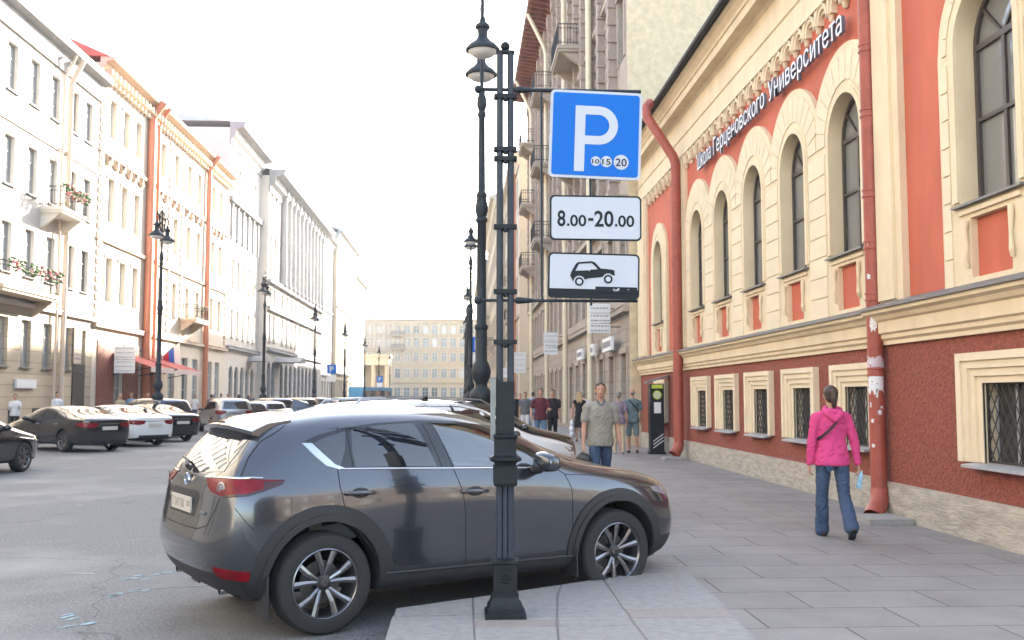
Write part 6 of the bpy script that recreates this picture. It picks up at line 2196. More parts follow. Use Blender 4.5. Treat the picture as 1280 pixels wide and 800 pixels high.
# ---------------------------------------------------------------- street lamps
def make_lamp():
    t = link('street_lamp', None)
    m = MB()
    m.square_lathe([(.30, 0), (.30, .10), (.26, .14), (.26, .9), (.29, .94), (.29, 1.0), (.20, 1.06)])
    m.build('pedestal', M['iron'], t)
    m = MB()
    m.lathe([(0.194, 1.04), (0.211, 1.12), (0.150, 1.26), (0.132, 1.36), (0.211, 1.46), (0.238, 1.56), (0.211, 1.68), (0.123, 1.76), (0.119, 1.84), (0.176, 1.94), (0.198, 2.06), (0.167, 2.2), (0.120, 2.28), (0.116, 2.9), (0.136, 2.92), (0.136, 2.98),
             (0.100, 3.02), (0.092, 5.05), (0.120, 5.08), (0.120, 5.14), (0.096, 5.17), (0.132, 5.30), (0.124, 5.42), (0.096, 5.55), (0.112, 5.58), (0.112, 5.64), (0.076, 5.68), (0.064, 7.2), (0.088, 7.24), (0.088, 7.30), (0.064, 7.34), (0.104, 7.46), (0.096, 7.6), (0.064, 7.7), (0.072, 7.74), (0.040, 7.8), (0.036, 9.2), (0.056, 9.24), (0.024, 9.3), (0.048, 9.45), (0.024, 9.6), (0.040, 9.68), (0.000, 9.9)], (0, 0, 0), 20)
    m.build('pole', M['iron2'], t, smooth=45)
    for s in (-1, 1):
        m = MB()
        m.tube([(0, s * .05, 8.5), (0, s * .3, 8.75), (0, s * .5, 9.25), (0, s * .72, 9.38), (0, s * .80, 9.2), (0, s * .75, 9.02)], [.03, .035, .03, .03, .03, .028], 8)
        m.tube([(0, s * .05, 9.45), (0, s * .25, 9.5), (0, s * .4, 9.3), (0, s * .28, 9.15), (0, s * .2, 9.28)], [.02, .025, .025, .02, .015], 6)
        m.tube([(0, s * .05, 8.9), (0, s * .22, 9.0), (0, s * .3, 8.85)], [.02, .025, .02], 6)
        m.build('arm', M['iron'], t, smooth=50)
        m = MB()
        c_ = (0, s * .75, 8.32)
        m.lathe([(.0, .70), (.05, .68), (.06, .60), (.10, .55), (.145, .52), (.145, .46), (.11, .44), (.095, .34), (.10, .28), (.16, .20), (.27, .12), (.31, .06), (.335, .05), (.335, .0), (.30, -.01), (.29, .03), (.0, .05)], c_, 24)
        l_ = m.build('lantern', M['iron2'], t, smooth=40)
        m = MB(); m.lathe([(.285, .0), (.27, -.03), (.20, -.09), (.10, -.12), (0, -.125)], c_, 24)
        m.build('lamp_glass', M['lamp_glass'], l_, smooth=60)
    return t
lamp0 = make_lamp()
GLp = 'double-lantern street lamps'
first = True
for x, ys, lab in ((.39, lampY, ['tall double lamp right behind the grey crossover, cut off at the top', 'second lamp along the right kerb, left of the sign pole', 'third lamp along the right kerb, thin in the distance', 'fourth lamp along the right kerb', 'farthest lamp of the right kerb']),
                   (-12.85, [43.0, 65.5, 88, 110.5, 133, 156, 180], ['tall double lamp in front of the red awnings', 'second lamp along the left kerb, before the grey stone house', 'third lamp along the left kerb, before the palace columns', 'fourth lamp along the left kerb', 'fifth lamp along the left kerb', 'sixth lamp along the left kerb', 'farthest lamp of the left kerb'])):
    for y, lb in zip(ys, lab):
        o = lamp0 if first else copy_tree(lamp0)
        first = False
        o.location = (x, y, 0)
        tag(o, lb, 'street lamp', GLp)
for x, y in [(-12.85, y) for y in (43.0, 65.5, 88, 110.5, 133, 156, 180)]:
    slab_poly('kerb', [(x - 2.3, y - 1.6), (x + .55, y - .7), (x + .65, y + .6), (x - 2.3, y + 1.6)], -.2, 0.0, M['kerb'])

# ---------------------------------------------------------------- parking machine
t = thing('parking_machine', 'black parking ticket machine with yellow green sign by the bent drainpipe', 'parking machine', (5.38, 27.4, 0), R(0))
M['pm_green'] = mat('yellow_green', (0.50, 0.62, 0.06), 0.5)
m = MB(); m.box(-.19, .19, -.16, .16, 0, 1.92); m.box(-.22, .22, -.19, .19, 0, .06)
m.build('cabinet', M['s_black'], t)
m = MB(); m.prism([(-.30, 1.93), (.34, 2.14), (.34, 2.17), (-.30, 1.98)], XZ, -.22, .20); m.build('canopy', M['grey_roof'], t)
m = MB(); m.box(-.15, .15, -.166, -.158, 1.80, 1.90); m.build('name_strip', M['pm_green'], t)
m = MB(); disc(m, 0, 1.62, .12, -.165); dd = m.build('p_disc', M['pm_green'], t, fixn=False)
m = MB(); disc(m, 0, 1.62, .088, -.168, 0); m.build('disc_face', M['s_white'], dd, fixn=False)
text_obj('letter_p', 'P', .10, M['pm_green'], dd, (-.0, -.170, 1.57), depth=.003, bold=.03, center=True)
m = MB(); m.box(-.09, .10, -.168, -.158, 1.12, 1.42); m.build('notice', M['sign_white'], t)
m = MB()
for k in range(3): m.prism([(-.12 , .16 + .09 * k), (.16, .36 + .09 * k), (.16, .385 + .09 * k), (-.12, .185 + .09 * k)], XZ, -.166, -.158)
m.build('stripes', M['sign_white'], t)

# small road signs far away
def far_sign(label, x, y, z, kind='p'):
    t = thing('road_sign', label, 'road sign', (x, y, 0))
    m = MB(); m.tube([(0, .05, 0), (0, .05, z + .6)], .04, 6); m.build('post', M['iron2'], t)
    m = MB(); m.prism(rr_poly(.9, .9, .06), lambda p, t_: (p[0], t_, z + p[1]), -.02, .02); p_ = m.build('panel', M['s_blue'], t)
    text_obj('letter_p', 'P', .55, M['s_white'], p_, (-.0, -.02, z - .27), depth=.004, bold=.04, center=True)
    m = MB(); m.box(-.42, .42, -.02, .02, z - 1.2, z - .55); m.build('lower_panel', M['sign_white'], t)
far_sign('small blue parking sign far away on the left kerb', -12.4, 96, 4.2)
far_sign('tiny blue parking sign near the end of the left kerb', -12.2, 150, 4.2)
far_sign('blue parking sign behind the tall lamp on the right kerb', .95, 58, 4.6)
# ---------------------------------------------------------------- people
M['skin'] = mat('skin', (0.46, 0.25, 0.17), 0.55, var=0.05)
M['eye_white'] = mat('eye_white', (0.6, 0.58, 0.55), 0.3)
M['eye_dark'] = mat('eye_dark', (0.02, 0.015, 0.012), 0.3)
M['lips'] = mat('lips', (0.34, 0.11, 0.09), 0.5)
def cloth(name, c, var=.14, vs=9, col2=None):
    return mat('cloth_' + name, c, 0.9, var=var, vscale=vs, bump=0.03, bscale=9, col2=col2, stretch=(1, 1, .6))
CL = dict(pink=cloth('pink_hoodie', (0.62, 0.055, 0.20), .08), jeans=cloth('jeans', (0.040, 0.068, 0.125), .3, 5), greyshirt=cloth('grey_polo', (0.27, 0.25, 0.21), .08),
    black=cloth('black', (0.014, 0.014, 0.016), .2), floral=cloth('floral', (0.10, 0.07, 0.12), .1, 30, (0.40, 0.34, 0.42)), creamt=cloth('cream', (0.52, 0.43, 0.30), .08),
    plaid=cloth('plaid', (0.10, 0.16, 0.18), .2, 22, (0.20, 0.27, 0.28)), maroon=cloth('maroon', (0.10, 0.020, 0.028), .15), denim=cloth('denim', (0.09, 0.16, 0.27), .2, 6),
    grey=cloth('grey', (0.12, 0.12, 0.13), .15), white=cloth('white', (0.60, 0.60, 0.62), .06), blue=cloth('blue', (0.10, 0.20, 0.36), .1), ltblue=cloth('light_blue', (0.24, 0.40, 0.58), .1),
    red=cloth('red', (0.40, 0.03, 0.03), .1), beige=cloth('beige', (0.42, 0.33, 0.22), .1), green=cloth('green', (0.10, 0.18, 0.10), .1))
HAIR = dict(brown=mat('hair_brown', (0.045, 0.026, 0.016), 0.55, var=.35, vscale=40, bump=.003, bscale=90, stretch=(1, 1, .2)), blonde=mat('hair_blonde', (0.42, 0.29, 0.15), 0.55, var=.25, vscale=40, bump=.003, bscale=90, stretch=(1, 1, .15)),
    black=mat('hair_black', (0.014, 0.012, 0.011), 0.5, var=.3, vscale=40), grey=mat('hair_grey', (0.22, 0.20, 0.19), 0.6, var=.3, vscale=40))
M['shoe_brown'] = mat('shoe_brown', (0.10, 0.045, 0.025), 0.6, var=.1)
M['shoe_black'] = mat('shoe_black', (0.015, 0.015, 0.015), 0.5)
M['shoe_white'] = mat('shoe_white', (0.55, 0.53, 0.5), 0.6)

def remeshed(mb, voxel, smooth=4, fac=.5):
    me = bpy.data.meshes.new('blob')
    me.from_pydata([tuple(p) for p in mb.v], [], mb.f)
    o = link('tmp', me)
    r = o.modifiers.new('r', 'REMESH')
    r.mode = 'VOXEL'
    r.voxel_size = voxel
    r.use_smooth_shade = True
    if smooth:
        s = o.modifiers.new('s', 'SMOOTH')
        s.factor = fac
        s.iterations = smooth
    out = evaluated(o)
    bpy.data.objects.remove(o)
    bpy.data.meshes.remove(me)
    return out
def loft(mb, rows, n=20):
    """stack of ellipses (centre x, y, z, rx, ry)"""
    vs = [(cx + rx * math.cos(2 * PI * j / n), cy + ry * math.sin(2 * PI * j / n), cz) for cx, cy, cz, rx, ry in rows for j in range(n)]
    k = len(rows)
    fs = [(i * n + j, i * n + (j + 1) % n, (i + 1) * n + (j + 1) % n, (i + 1) * n + j) for i in range(k - 1) for j in range(n)]
    fs += [tuple(reversed(range(n))), tuple((k - 1) * n + j for j in range(n))]
    mb.add(vs, fs)
from mathutils import noise as mnoise
def creased(me, amp=.007, seed=0.0, fx=11.0, fz=7.0):
    """cloth folds: slanting ridges pushed out along the normals"""
    ns_ = [v.normal.copy() for v in me.vertices]
    for v, n in zip(me.vertices, ns_):
        c = v.co
        q = Vector((c.x * fx + seed, c.y * fx, (c.z + .35 * abs(c.x)) * fz * 2.2))
        w = mnoise.noise(q + Vector((mnoise.noise(q * .6) * 1.6, 0, mnoise.noise(q * .5 + Vector((7, 3, 1))) * 1.6)))
        v.co = c + n * amp * (1 - 2.2 * abs(w)) * 1.0
    return me
def cap(mb, p0, p1, r0, r1, n=12):
    mb.tube([p0, p1], [r0, r1], n)
    mb.ball(p0, r0, n); mb.ball(p1, r1, n)
def chain(mb, pts, rs, n=12):
    for i in range(len(pts) - 1): cap(mb, pts[i], pts[i + 1], rs[i], rs[i + 1], n)

def person(label, x, y, face, H=1.75, top='grey', bottom='jeans', sleeve='short', lower='trousers', hair='brown', style='short', shoes='shoe_black',
           legs=((0, 0), (0, 0)), arms=((0, 6, 5), (0, 6, 5)), q='far', group=None, female=False, head_turn=0, flare=0.0, z=0.0, lean=0):
    """face: degrees the figure faces, 0 = down the street away from the viewer, 180 = towards the viewer. legs: (swing forward, knee bend) left, right.
    arms: (swing forward, spread, elbow bend) left, right. Local frame: +y is forward, +x is the right hand side."""
    k = H / 1.75
    near = q == 'near'
    vox = {'near': .0075, 'mid': .014, 'far': .026}[q]
    root = thing('person', label, 'person', (x, y, z), R(-face), group)
    sw = .175 if female else .20                      # half shoulder width
    hw = .095 if female else .088
    J = {}
    for i, s in ((0, -1), (1, 1)):
        a, b = legs[i]
        hip = Vector((s * hw, 0, .92))
        d1 = Vector((s * .02, math.sin(R(a)), -math.cos(R(a))))
        knee = hip + d1 * .425
        d2 = Vector((0, math.sin(R(a - b)), -math.cos(R(a - b))))
        ank = knee + d2 * .41
        J['hip', i], J['knee', i], J['ank', i], J['fd', i] = hip, knee, ank, a - b
        a, sp, b = arms[i]
        sh = Vector((s * sw, 0, 1.375))
        d1 = Vector((s * math.sin(R(sp)), math.sin(R(a)) * math.cos(R(sp)), -math.cos(R(a)) * math.cos(R(sp))))
        el = sh + d1 * .275
        d2 = Vector((s * math.sin(R(sp * .4)), math.sin(R(a + b)) * math.cos(R(sp * .4)), -math.cos(R(a + b)) * math.cos(R(sp * .4))))
        wr = el + d2 * .25
        J['sh', i], J['el', i], J['wr', i], J['hd', i] = sh, el, wr, d2
    drop = min(J['ank', 0].z, J['ank', 1].z) - .085
    for kk, v in J.items():
        if isinstance(v, Vector) and kk[0] != 'hd': v.z -= drop
    dz = -drop
    def S(v): return Vector((v[0] * k, v[1] * k, v[2] * k))
    def T(x_, y_, z_): return S((x_, y_, z_ + dz))
    ns = 14 if near else 10
    # body
    b = MB()
    def LF(mb, rows, m=20):
        loft(mb, [tuple(T(0, yy, zz)) + (rx * k, ry * k) for zz, rx, ry, yy in rows], m)
    wst = .118 if female else .142
    LF(b, ((.84, .10, .08, 0), (.90, .145, .10, -.005), (1.0, .138, .10, 0), (1.12, wst, .088, .005), (1.25, wst + .012, .10, .008), (1.36, .150, .105, 0), (1.43, .12, .075, -.008), (1.46, .07, .055, -.008)))
    for s in (-1, 1): cap(b, T(s * .05, -.008, 1.435), T(s * sw * .95, -.005, 1.385), .045 * k, .052 * k, ns)
    cap(b, T(0, -.01, 1.42), T(0, .008, 1.545), .054 * k, .050 * k, ns)
    # head
    hc = T(0, .012, 1.635)
    tr = Matrix.Rotation(R(-head_turn), 3, 'Z')
    def Hd(a, b_, c): return hc + tr @ Vector((a * k, b_ * k, c * k))
    b.ball(Hd(0, -.010, .025), 1, ns + 4, 0, (.076 * k, .092 * k, .092 * k))
    b.ball(Hd(0, .022, -.045), 1, ns, 0, (.056 * k, .062 * k, .065 * k))
    b.ball(Hd(0, .052, -.082), .022 * k, ns)
    cap(b, Hd(0, .078, .008), Hd(0, .100, -.026), .010 * k, .014 * k, 8)
    for s in (-1, 1):
        b.ball(Hd(s * .078, -.008, -.004), 1, 8, 0, (.012 * k, .020 * k, .030 * k))
        b.ball(Hd(s * .034, .062, .026), 1, 8, 0, (.022 * k, .014 * k, .008 * k))
        b.ball(Hd(s * .040, .052, -.030), .018 * k, 8)
    for i, s in ((0, -1), (1, 1)):
        sh, el, wr, hd = J['sh', i], J['el', i], J['wr', i], J['hd', i]
        chain(b, [S(sh), S(sh.lerp(el, .5)), S(el), S(el.lerp(wr, .35)), S(wr)], [.052 * k, .046 * k, .038 * k, .040 * k, .026 * k], ns)
        side = Vector((-s, 0, 0))                     # palm faces the thigh
        fwd = hd.cross(side).normalized() * (-s) if False else (Vector((0, 1, 0)) - hd * hd.y).normalized()
        palm0, palm1 = wr + hd * .02, wr + hd * .085
        if q == 'far':
            cap(b, S(palm0), S(palm1 + hd * .05), .030 * k, .022 * k, 8)
        else:
            for o_ in (-.026, -.009, .009, .026):
                cap(b, S(palm0 + fwd * o_ * .75), S(palm1 + fwd * o_), .0135 * k, .0115 * k, 8)
            for j, (o_, L_) in enumerate(((.030, .070), (.010, .080), (-.010, .076), (-.029, .060))):
                p0 = palm1 + fwd * o_
                c1 = (hd + side * .25).normalized(); c2 = (hd * .75 + side * .75).normalized(); c3 = (hd * .2 + side).normalized()
                chain(b, [S(p0), S(p0 + c1 * L_ * .45), S(p0 + c1 * L_ * .45 + c2 * L_ * .32), S(p0 + c1 * L_ * .45 + c2 * L_ * .32 + c3 * L_ * .23)], [.0100 * k, .0092 * k, .0084 * k, .0074 * k], 8)
            t0 = palm0 + fwd * .022
            chain(b, [S(t0), S(t0 + fwd * .026 + hd * .024 + side * .010), S(t0 + fwd * .028 + hd * .058 + side * .018)], [.013 * k, .0105 * k, .0085 * k], 8)
        hip, kn, an = J['hip', i], J['knee', i], J['ank', i]
        chain(b, [S(hip), S(hip.lerp(kn, .5)), S(kn), S(kn.lerp(an, .3)), S(an)], [.088 * k, .072 * k, .052 * k, .056 * k, .036 * k], ns)
        fa = J['fd', i]
        fdir = Vector((s * .10, math.cos(R(fa)), math.sin(R(fa)))) if fa < -8 else Vector((s * .10, 1, .12 if fa > 8 else 0))
        fdir.normalize()
        dn = Vector((0, math.sin(R(fa)), -math.cos(R(fa)))) if fa < -8 else Vector((0, 0, -1))
        heel = an + dn * .045 - fdir * .035
        toe = an + dn * .058 + fdir * .13
        chain(b, [S(heel), S(an + dn * .04 + fdir * .05), S(toe)], [.034 * k, .034 * k, .022 * k], 8)
        J['heel', i], J['toe', i], J['dn', i] = heel, toe, dn
    bm_ = remeshed(b, vox * k, 3 if near else 2)
    bo = mesh_obj('body', bm_, [M['skin']], root)
    if q != 'far' or abs(face) > 90:
        f = MB()
        for s in (-1, 1):
            f.ball(Hd(s * .032, .067, .010), .0115 * k, 8, 0, (1.2, .7, .7)); f.ball(Hd(s * .032, .0745, .010), .0062 * k, 8, 1)
        f.build('eyes', [M['eye_white'], M['eye_dark']], bo, smooth=60)
        f = MB(); f.ball(Hd(0, .074, -.052), 1, 10, 0, (.024 * k, .010 * k, .007 * k)); f.build('mouth', M['lips'], bo, smooth=60)
        f = MB()
        for s in (-1, 1): cap(f, Hd(s * .018, .080, .032), Hd(s * .046, .070, .034), .004 * k, .003 * k, 6)
        f.build('eyebrows', HAIR[hair], bo, smooth=60)
    # clothes
    g = MB(); e = .014
    hem = .86 if lower != 'dress' else .62
    w2 = wst + (.022 if not near else .034)
    if lower == 'dress':
        LF(g, ((.50, .185, .15, 0), (.62, .18, .14, 0), (.80, .178, .135, 0), (.92, .170, .125, 0), (1.0, .155, .118, 0), (1.12, w2, .10, .004), (1.25, w2 + .012, .112, .008), (1.36, .155, .115, .002), (1.43, .12, .082, -.006), (1.46, .09, .06, -.008)), 24)
    else:
        LF(g, ((.835, .198, .138, -.008), (.87, .200, .142, -.008), (.94, .192, .138, -.004), (1.02, .172, .126, .0), (1.12, w2 + .006, .112, .004), (1.25, w2 + .018, .122, .006), (1.36, .168, .124, 0), (1.43, .135, .092, -.008), (1.475, .082, .066, -.008)), 24)
    for s in (-1, 1): cap(g, T(s * .06, -.008, 1.430), T(s * sw * .96, -.005, 1.378), .052 * k, .064 * k, ns)
    hem = .835
    for i in (0, 1):
        sh, el, wr = J['sh', i], J['el', i], J['wr', i]
        if sleeve == 'short':
            chain(g, [S(sh), S(sh.lerp(el, .62))], [.066 * k, .060 * k], ns)
        elif sleeve == 'long':
            chain(g, [S(sh), S(sh.lerp(el, .5)), S(el), S(el.lerp(wr, .5)), S(wr)], [.064 * k, .056 * k, .050 * k, .046 * k, .038 * k], ns)
    mesh_obj('dress' if lower == 'dress' else 'shirt', creased(remeshed(g, (vox if not near else .009) * k, 4 if near else 3), .008 if q != 'far' else .0, x), [CL[top]], root)
    if lower != 'dress':
        g = MB()
        g.ball(T(0, 0, .93), 1, ns, 0, (.152 * k, .112 * k, .10 * k)); g.ball(T(0, -.02, .87), 1, ns, 0, (.140 * k, .108 * k, .09 * k))
        for i in (0, 1):
            hip, kn, an = J['hip', i], J['knee', i], J['ank', i]
            if lower == 'shorts':
                chain(g, [S(hip), S(hip.lerp(kn, .5)), S(hip.lerp(kn, .95))], [.086 * k, .086 * k, .080 * k], ns)
            else:
                chain(g, [S(hip), S(hip.lerp(kn, .5)), S(kn), S(kn.lerp(an, .4)), S(kn.lerp(an, .80)), S(an + J['dn', i] * .012)], [.086 * k, .082 * k, (.066 + flare * .1) * k, (.064 + flare * .4) * k, (.058 + flare * .8) * k, (.060 + flare) * k], ns)
        mesh_obj({'shorts': 'shorts'}.get(lower, 'trousers'), creased(remeshed(g, (vox if not near else .009) * k, 4 if near else 3), .006 if q != 'far' else .0, x + 3), [CL[bottom]], root)
    for i in (0, 1):
        g = MB(); heel, toe, dn = J['heel', i], J['toe', i], J['dn', i]
        chain(g, [S(heel - dn * .004), S(heel.lerp(toe, .5)), S(toe)], [.041 * k, .040 * k, .030 * k], 10)
        mesh_obj('shoe', remeshed(g, .011 if near else .022, 2), [M[shoes]], root)
        if near:
            g = MB(); dd = (toe - heel).normalized(); sx = dd.cross(dn).normalized()
            pts = []
            for t_, w_ in ((-.045, .020), (-.03, .034), (.03, .034), (.10, .042), (.15, .036), (.178, .015)):
                pts.append((t_, w_))
            ol = [heel + dd * t_ + sx * w_ + dn * .032 for t_, w_ in pts] + [heel + dd * t_ - sx * w_ + dn * .032 for t_, w_ in reversed(pts)]
            lo_ = [p + dn * .014 for p in ol]
            n_ = len(ol)
            g.add([S(p) for p in ol + lo_], [tuple(range(n_)), tuple(reversed(range(n_, 2 * n_)))] + [(a_, (a_ + 1) % n_, n_ + (a_ + 1) % n_, n_ + a_) for a_ in range(n_)])
            g.build('sole', M['shoe_black'], root)
    # hair
    g = MB()
    g.ball(Hd(0, -.020, .034), 1, ns + 2, 0, (.086 * k, .096 * k, .093 * k))
    g.ball(Hd(0, -.045, -.01), 1, ns, 0, (.078 * k, .062 * k, .075 * k))
    if style == 'long':
        for s in (-1, 0, 1): chain(g, [Hd(s * .045, -.055, .02), Hd(s * .06, -.085, -.10), Hd(s * .065, -.10, -.22), Hd(s * .045, -.095, -.30)], [.05 * k, .05 * k, .045 * k, .02 * k], ns)
    if style == 'ponytail':
        chain(g, [Hd(0, -.10, .055), Hd(0, -.145, .045), Hd(0, -.150, -.03), Hd(0, -.135, -.11), Hd(0, -.125, -.15)], [.030 * k, .030 * k, .036 * k, .028 * k, .010 * k], ns)
    if style == 'bald': g = MB(); g.ball(Hd(0, -.05, -.01), 1, ns, 0, (.080 * k, .055 * k, .05 * k))
    hm = remeshed(g, (.008 if near else .014 if q == 'mid' else .022) * k, 2)
    # keep the face free
    bmh = bmesh.new(); bmh.from_mesh(hm)
    inv = tr.inverted()
    dead = []
    for v in bmh.verts:
        lc = inv @ (v.co - hc) / k
        if lc.y > .040 and lc.z < .062: dead.append(v)
        elif lc.y > .015 and lc.z < .005: dead.append(v)
    bmesh.ops.delete(bmh, geom=dead, context='VERTS')
    bmh.to_mesh(hm); bmh.free()
    mesh_obj('hair', hm, [HAIR[hair]], root)
    root_j = {kk: (S(v) if isinstance(v, Vector) and kk[0] not in ('hd', 'dn') else v) for kk, v in J.items()}
    return root, root_j, T, Hd, k

def to_world(root, p):
    return Matrix.Translation(root.location) @ Matrix.Rotation(root.rotation_euler.z, 4, 'Z') @ Vector(p)

# the woman in pink
wroot, wj, wT, wH, wk = person('woman in a bright pink hoodie and blue jeans walking away along the red wall', 4.19, 11.15, 3, 1.70, 'pink', 'jeans', 'long', 'trousers', 'brown', 'ponytail', 'shoe_brown',
    legs=((10, 4), (-10, 24)), arms=((2, 11, 6), (-6, 17, 6)), q='near', female=True, flare=.022)
g = MB()
for s in (-1, 1):
    chain(g, [wT(s * .045, .02, 1.50), wT(s * .085, -.04, 1.475), wT(s * .075, -.115, 1.43), wT(0, -.145, 1.36)], [.030 * wk, .036 * wk, .040 * wk, .034 * wk], 12)
chain(g, [wT(-.05, -.10, 1.45), wT(.05, -.10, 1.45)], [.045 * wk, .045 * wk], 12)
mesh_obj('hood', remeshed(g, .008, 3), [CL['pink']], wroot)
g = MB()
def strap(g, pts, w=.016):
    for a, b_ in zip(pts[:-1], pts[1:]):
        g.tube([a, b_], w, 6)
mb = MB()
st_ = [wT(.05, -.150, 1.37), wT(0, -.152, 1.31), wT(-.07, -.150, 1.24), wT(-.145, -.115, 1.17), wT(-.175, -.02, 1.13)]
vs = []
for p in st_: vs += [(p.x, p.y, p.z - .016), (p.x, p.y, p.z + .016), (p.x, p.y + .012, p.z + .016), (p.x, p.y + .012, p.z - .016)]
mb.add(vs, [(4 * i + a, 4 * i + (a + 1) % 4, 4 * i + 4 + (a + 1) % 4, 4 * i + 4 + a) for i in range(len(st_) - 1) for a in range(4)])
tag(mb.build('bag_strap', M['black'], None), 'dark shoulder strap running diagonally across the back of the pink hoodie', 'strap')
so_ = [o for o in bpy.data.objects if o.name == 'bag_strap'][0]
so_.location = wroot.location; so_.rotation_euler = wroot.rotation_euler
# hem band of the hoodie
g = MB(); g.lathe([(.192, 0), (.197, .01), (.197, .045), (.190, .055)], (0, 0, 0), 28)
g.v = [(v[0] * 1.02 * wk, v[1] * .74 * wk, v[2] * wk) for v in g.v]
ho = g.build('hem_band', CL['pink'], wroot, smooth=60); ho.location = wT(0, 0, .838)
# back pockets
g = MB()
for s in (-1, 1): g.prism([(s * .03, .86), (s * .11, .865), (s * .108, .78), (s * .07, .765), (s * .034, .78)], lambda p, t_: wT(p[0], t_, p[1]), -.130, -.118)
g.build('back_pocket', CL['jeans'], wroot)
# bottle in her right hand
M['water_blue'] = mat('pale_blue_bottle', (0.30, 0.55, 0.72), 0.15, var=.2, vscale=20, coat=.8)
hp = to_world(wroot, wj['wr', 1] + wj['hd', 1] * .085 * wk)
t = thing('bottle', 'small pale blue water bottle in the hand of the woman in pink', 'bottle', (hp.x + .0, hp.y + .01, hp.z - .21))
m = MB(); m.lathe([(0, 0), (.026, .0), (.030, .01), (.030, .06), (.026, .07), (.030, .08), (.030, .14), (.022, .17), (.012, .185), (.0, .185)], (0, 0, 0), 16); m.build('bottle_body', M['water_blue'], t, smooth=50)
m = MB(); m.lathe([(0, .186), (.014, .186), (.014, .205), (0, .205)], (0, 0, 0), 14); m.build('cap', M['s_white'], t, smooth=40)
t.rotation_euler = (R(6), R(8), 0)

# the man in the grey polo shirt
mroot, mj, mT, mH, mk = person('man in a grey polo shirt and jeans walking forward with a black bag', 2.08, 14.9, 176, 1.80, 'greyshirt', 'jeans', 'short', 'trousers', 'brown', 'short', 'shoe_black',
    legs=((-12, 14), (14, 4)), arms=((-4, 12, 22), (6, 10, 4)), q='near', head_turn=8)
g = MB()
chain(g, [mT(-.05, -.03, 1.50), mT(-.05, .045, 1.475), mT(-.012, .095, 1.425)], [.016, .020, .014], 8)
chain(g, [mT(.05, -.03, 1.50), mT(.05, .045, 1.475), mT(.012, .095, 1.425)], [.016, .020, .014], 8)
chain(g, [mT(-.05, -.03, 1.50), mT(0, -.06, 1.51), mT(.05, -.03, 1.50)], [.016, .018, .016], 8)
mesh_obj('collar', remeshed(g, .007, 1), [CL['grey']], mroot)
def carried_bag(root, j, i, k, label, material, w, h, d, handle=.14, twist=0):
    hp = to_world(root, j['wr', i] + j['hd', i] * .10 * k)
    t = thing('bag', label, 'bag', (hp.x, hp.y, hp.z), root.rotation_euler.z + R(twist))
    g = MB()
    for zz, sc in ((-handle - .02, .80), (-handle - h * .5, 1.0), (-handle - h + .03, .95)):
        g.ball((0, 0, zz), 1, 14, 0, (d / 2 * sc, w / 2 * sc, h * .34))
    mesh_obj('bag_body', remeshed(g, .014, 3), [material], t)
    g = MB()
    for s in (-1, 1): g.tube([(s * .012, -w * .28, -handle - .01), (s * .01, -w * .2, -handle * .45), (s * .004, 0, .0), (s * .01, w * .2, -handle * .45), (s * .012, w * .28, -handle - .01)], .008, 6)
    g.build('handle', material, t, smooth=60)
    return t
M['bag_white'] = mat('white_plastic_bag', (0.62, 0.64, 0.70), 0.35, var=.1, vscale=9, bump=.02, bscale=10)
M['bag_black'] = mat('black_leather', (0.014, 0.014, 0.016), 0.4, var=.2)
carried_bag(mroot, mj, 1, mk, 'black bag in the right hand of the man in the grey polo', M['bag_black'], .32, .30, .15, .10, 60)

# the couple with their backs turned
person('woman in a dark floral blouse and cream trousers seen from behind', 4.36, 27.6, 5, 1.72, 'floral', 'creamt', 'short', 'trousers', 'grey', 'short', 'shoe_white', legs=((6, 4), (-6, 8)), arms=((0, 8, 10), (0, 10, 12)), q='mid', female=True)
proot, pj, pT, pH, pk = person('man in a blue green plaid shirt and long shorts with his back turned', 4.80, 27.9, -5, 1.80, 'plaid', 'plaid', 'short', 'shorts', 'grey', 'bald', 'shoe_black', legs=((4, 4), (-5, 6)), arms=((0, 9, 8), (4, 10, 16)), q='mid')
m = MB(); sp_ = [pT(-.13, -.11, 1.45), pT(-.02, -.135, 1.33), pT(.10, -.12, 1.20), pT(.16, -.05, 1.12)]
m.tube(sp_, .022, 6)
o = m.build('bag_strap', M['black'], None, smooth=60); o.location = proot.location; o.rotation_euler = proot.rotation_euler
tag(o, 'black strap across the back of the plaid shirt', 'strap')
broot, bj, bT, bH, bk = person('long-haired blonde woman in a black dress walking away with a plastic bag', 4.15, 35.0, 8, 1.76, 'black', 'black', 'none', 'dress', 'blonde', 'long', 'shoe_black', legs=((8, 4), (-8, 10)), arms=((4, 12, 8), (0, 8, 8)), q='mid', female=True)
carried_bag(broot, bj, 0, bk, 'white plastic shopping bag hanging from the hand of the blonde woman', M['bag_white'], .34, .42, .22, .12)
person('man in a maroon shirt and denim shorts looking at his hand, walking this way', 2.42, 30.5, 178, 1.84, 'maroon', 'denim', 'short', 'shorts', 'black', 'short', 'shoe_black', legs=((10, 4), (-10, 12)), arms=((20, 8, 75), (-6, 12, 14)), q='mid')
person('person in black close behind the man in the maroon shirt', 2.95, 32.3, 176, 1.82, 'black', 'black', 'short', 'trousers', 'black', 'short', 'shoe_black', legs=((-8, 8), (8, 4)), q='far')
person('man in a dark grey shirt and light trousers left of the maroon shirt', 2.62, 41.0, 180, 1.78, 'grey', 'white', 'short', 'trousers', 'brown', 'short', 'shoe_white', legs=((8, 4), (-8, 10)), q='far')
person('person in a light blue shirt between the grey shirt and the maroon shirt', 3.3, 46.0, 0, 1.80, 'ltblue', 'denim', 'short', 'trousers', 'brown', 'short', 'shoe_black', legs=((8, 4), (-8, 10)), q='far')
person('person in dark clothes at the left edge of the group on the right pavement', 2.55, 47.5, 185, 1.74, 'black', 'black', 'long', 'trousers', 'brown', 'short', 'shoe_black', q='far')
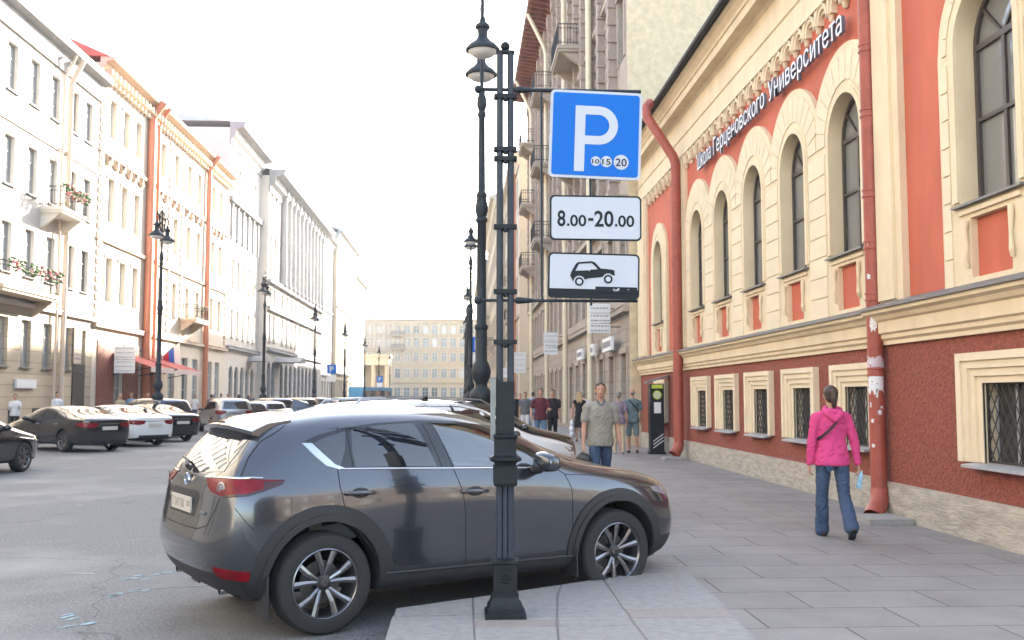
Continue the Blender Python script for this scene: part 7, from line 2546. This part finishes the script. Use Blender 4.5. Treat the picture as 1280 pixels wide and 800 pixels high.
person('person in a red shirt at the back of the group on the right pavement', 3.1, 52.5, 180, 1.74, 'red', 'beige', 'short', 'trousers', 'brown', 'short', 'shoe_white', q='far')
person('person in a white top and black trousers standing by the brown wall', 5.0, 54.0, 150, 1.78, 'white', 'black', 'short', 'trousers', 'grey', 'short', 'shoe_black', q='far')
person('person in a light grey cap partly hidden behind the man in grey polo', 4.6, 37.5, 20, 1.76, 'white', 'grey', 'short', 'trousers', 'grey', 'short', 'shoe_black', q='far')
# left pavement
person('woman in a white jacket looking at her phone, far left', -17.95, 41.2, 165, 1.68, 'white', 'black', 'long', 'trousers', 'brown', 'short', 'shoe_white', arms=((22, 5, 95), (22, 5, 95)), q='mid', female=True)
person('man in a white shirt behind the nearest black sedan', -16.0, 40.5, 120, 1.78, 'white', 'grey', 'short', 'trousers', 'brown', 'short', 'shoe_black', q='far')
person('blonde woman behind the roof of the nearest black sedan', -15.9, 47.5, 150, 1.70, 'beige', 'jeans', 'short', 'trousers', 'blonde', 'long', 'shoe_white', q='far', female=True)
person('person in a blue shirt in front of the shop under the near awning', -16.2, 50.0, 190, 1.76, 'blue', 'black', 'short', 'trousers', 'brown', 'short', 'shoe_black', q='far')
person('bald man just right of the blue shirt, under the near awning', -16.0, 52.0, 170, 1.74, 'grey', 'grey', 'short', 'trousers', 'grey', 'bald', 'shoe_black', q='far')
crowd = [(-15.9, 60.5, 'white', 'jeans', 'white shirt and jeans, leftmost of the crowd'), (-15.2, 62.0, 'white', 'black', 'white shirt and black trousers at the left of the crowd'), (-14.9, 60.4, 'grey', 'denim', 'grey shirt near the crowd\'s left'),
    (-15.3, 64.5, 'black', 'black', 'all black clothes in the crowd'), (-16.3, 66, 'beige', 'black', 'beige top in the crowd'), (-14.7, 67, 'ltblue', 'white', 'light blue top and white trousers in the crowd'),
    (-15.8, 69, 'red', 'black', 'red shirt in the crowd'), (-16.6, 72, 'white', 'grey', 'white shirt and grey trousers in the crowd'), (-15.2, 73, 'grey', 'jeans', 'grey shirt and jeans in the crowd'), (-16.0, 76, 'beige', 'jeans', 'beige top and jeans in the crowd'),
    (-15.4, 79, 'white', 'denim', 'white top beyond the silver crossover'), (-16.4, 83, 'maroon', 'black', 'maroon shirt beyond the silver crossover'), (-15.7, 88, 'black', 'grey', 'black shirt far along the left pavement'), (-16.2, 94, 'red', 'grey', 'red shirt far along the left pavement'), (-15.6, 101, 'ltblue', 'black', 'light blue shirt far along the left pavement')]
rc = random.Random(9)
for i, (x, y, tp, bt, lb) in enumerate(crowd):
    fem = rc.random() < .4
    person('distant pedestrian in ' + lb, x, y, rc.choice((0, 10, 180, 170, 190)), rc.uniform(1.66, 1.84), tp, bt, 'short', 'trousers', rc.choice(('brown', 'black', 'blonde', 'grey')), 'long' if fem else 'short', 'shoe_black',
           legs=((8, 4), (-8, 10)), q='far', female=fem, group='crowd on the left pavement')
# ---------------------------------------------------------------- the air of the street
m = MB(); m.box(-80, 60, -60, 300, -1.2, 34)
hz = m.build('haze', [], None)
hz['kind'] = 'stuff'
hm = bpy.data.materials.new('haze_air')
hm.use_nodes = True
hm.node_tree.nodes.clear()
ho_ = hm.node_tree.nodes.new('ShaderNodeOutputMaterial')
pv = hm.node_tree.nodes.new('ShaderNodeVolumePrincipled')
pv.inputs['Color'].default_value = (.95, .96, 1, 1)
pv.inputs['Density'].default_value = 0.0007
hm.node_tree.links.new(pv.outputs[0], ho_.inputs['Volume'])
hz.data.materials.append(hm)
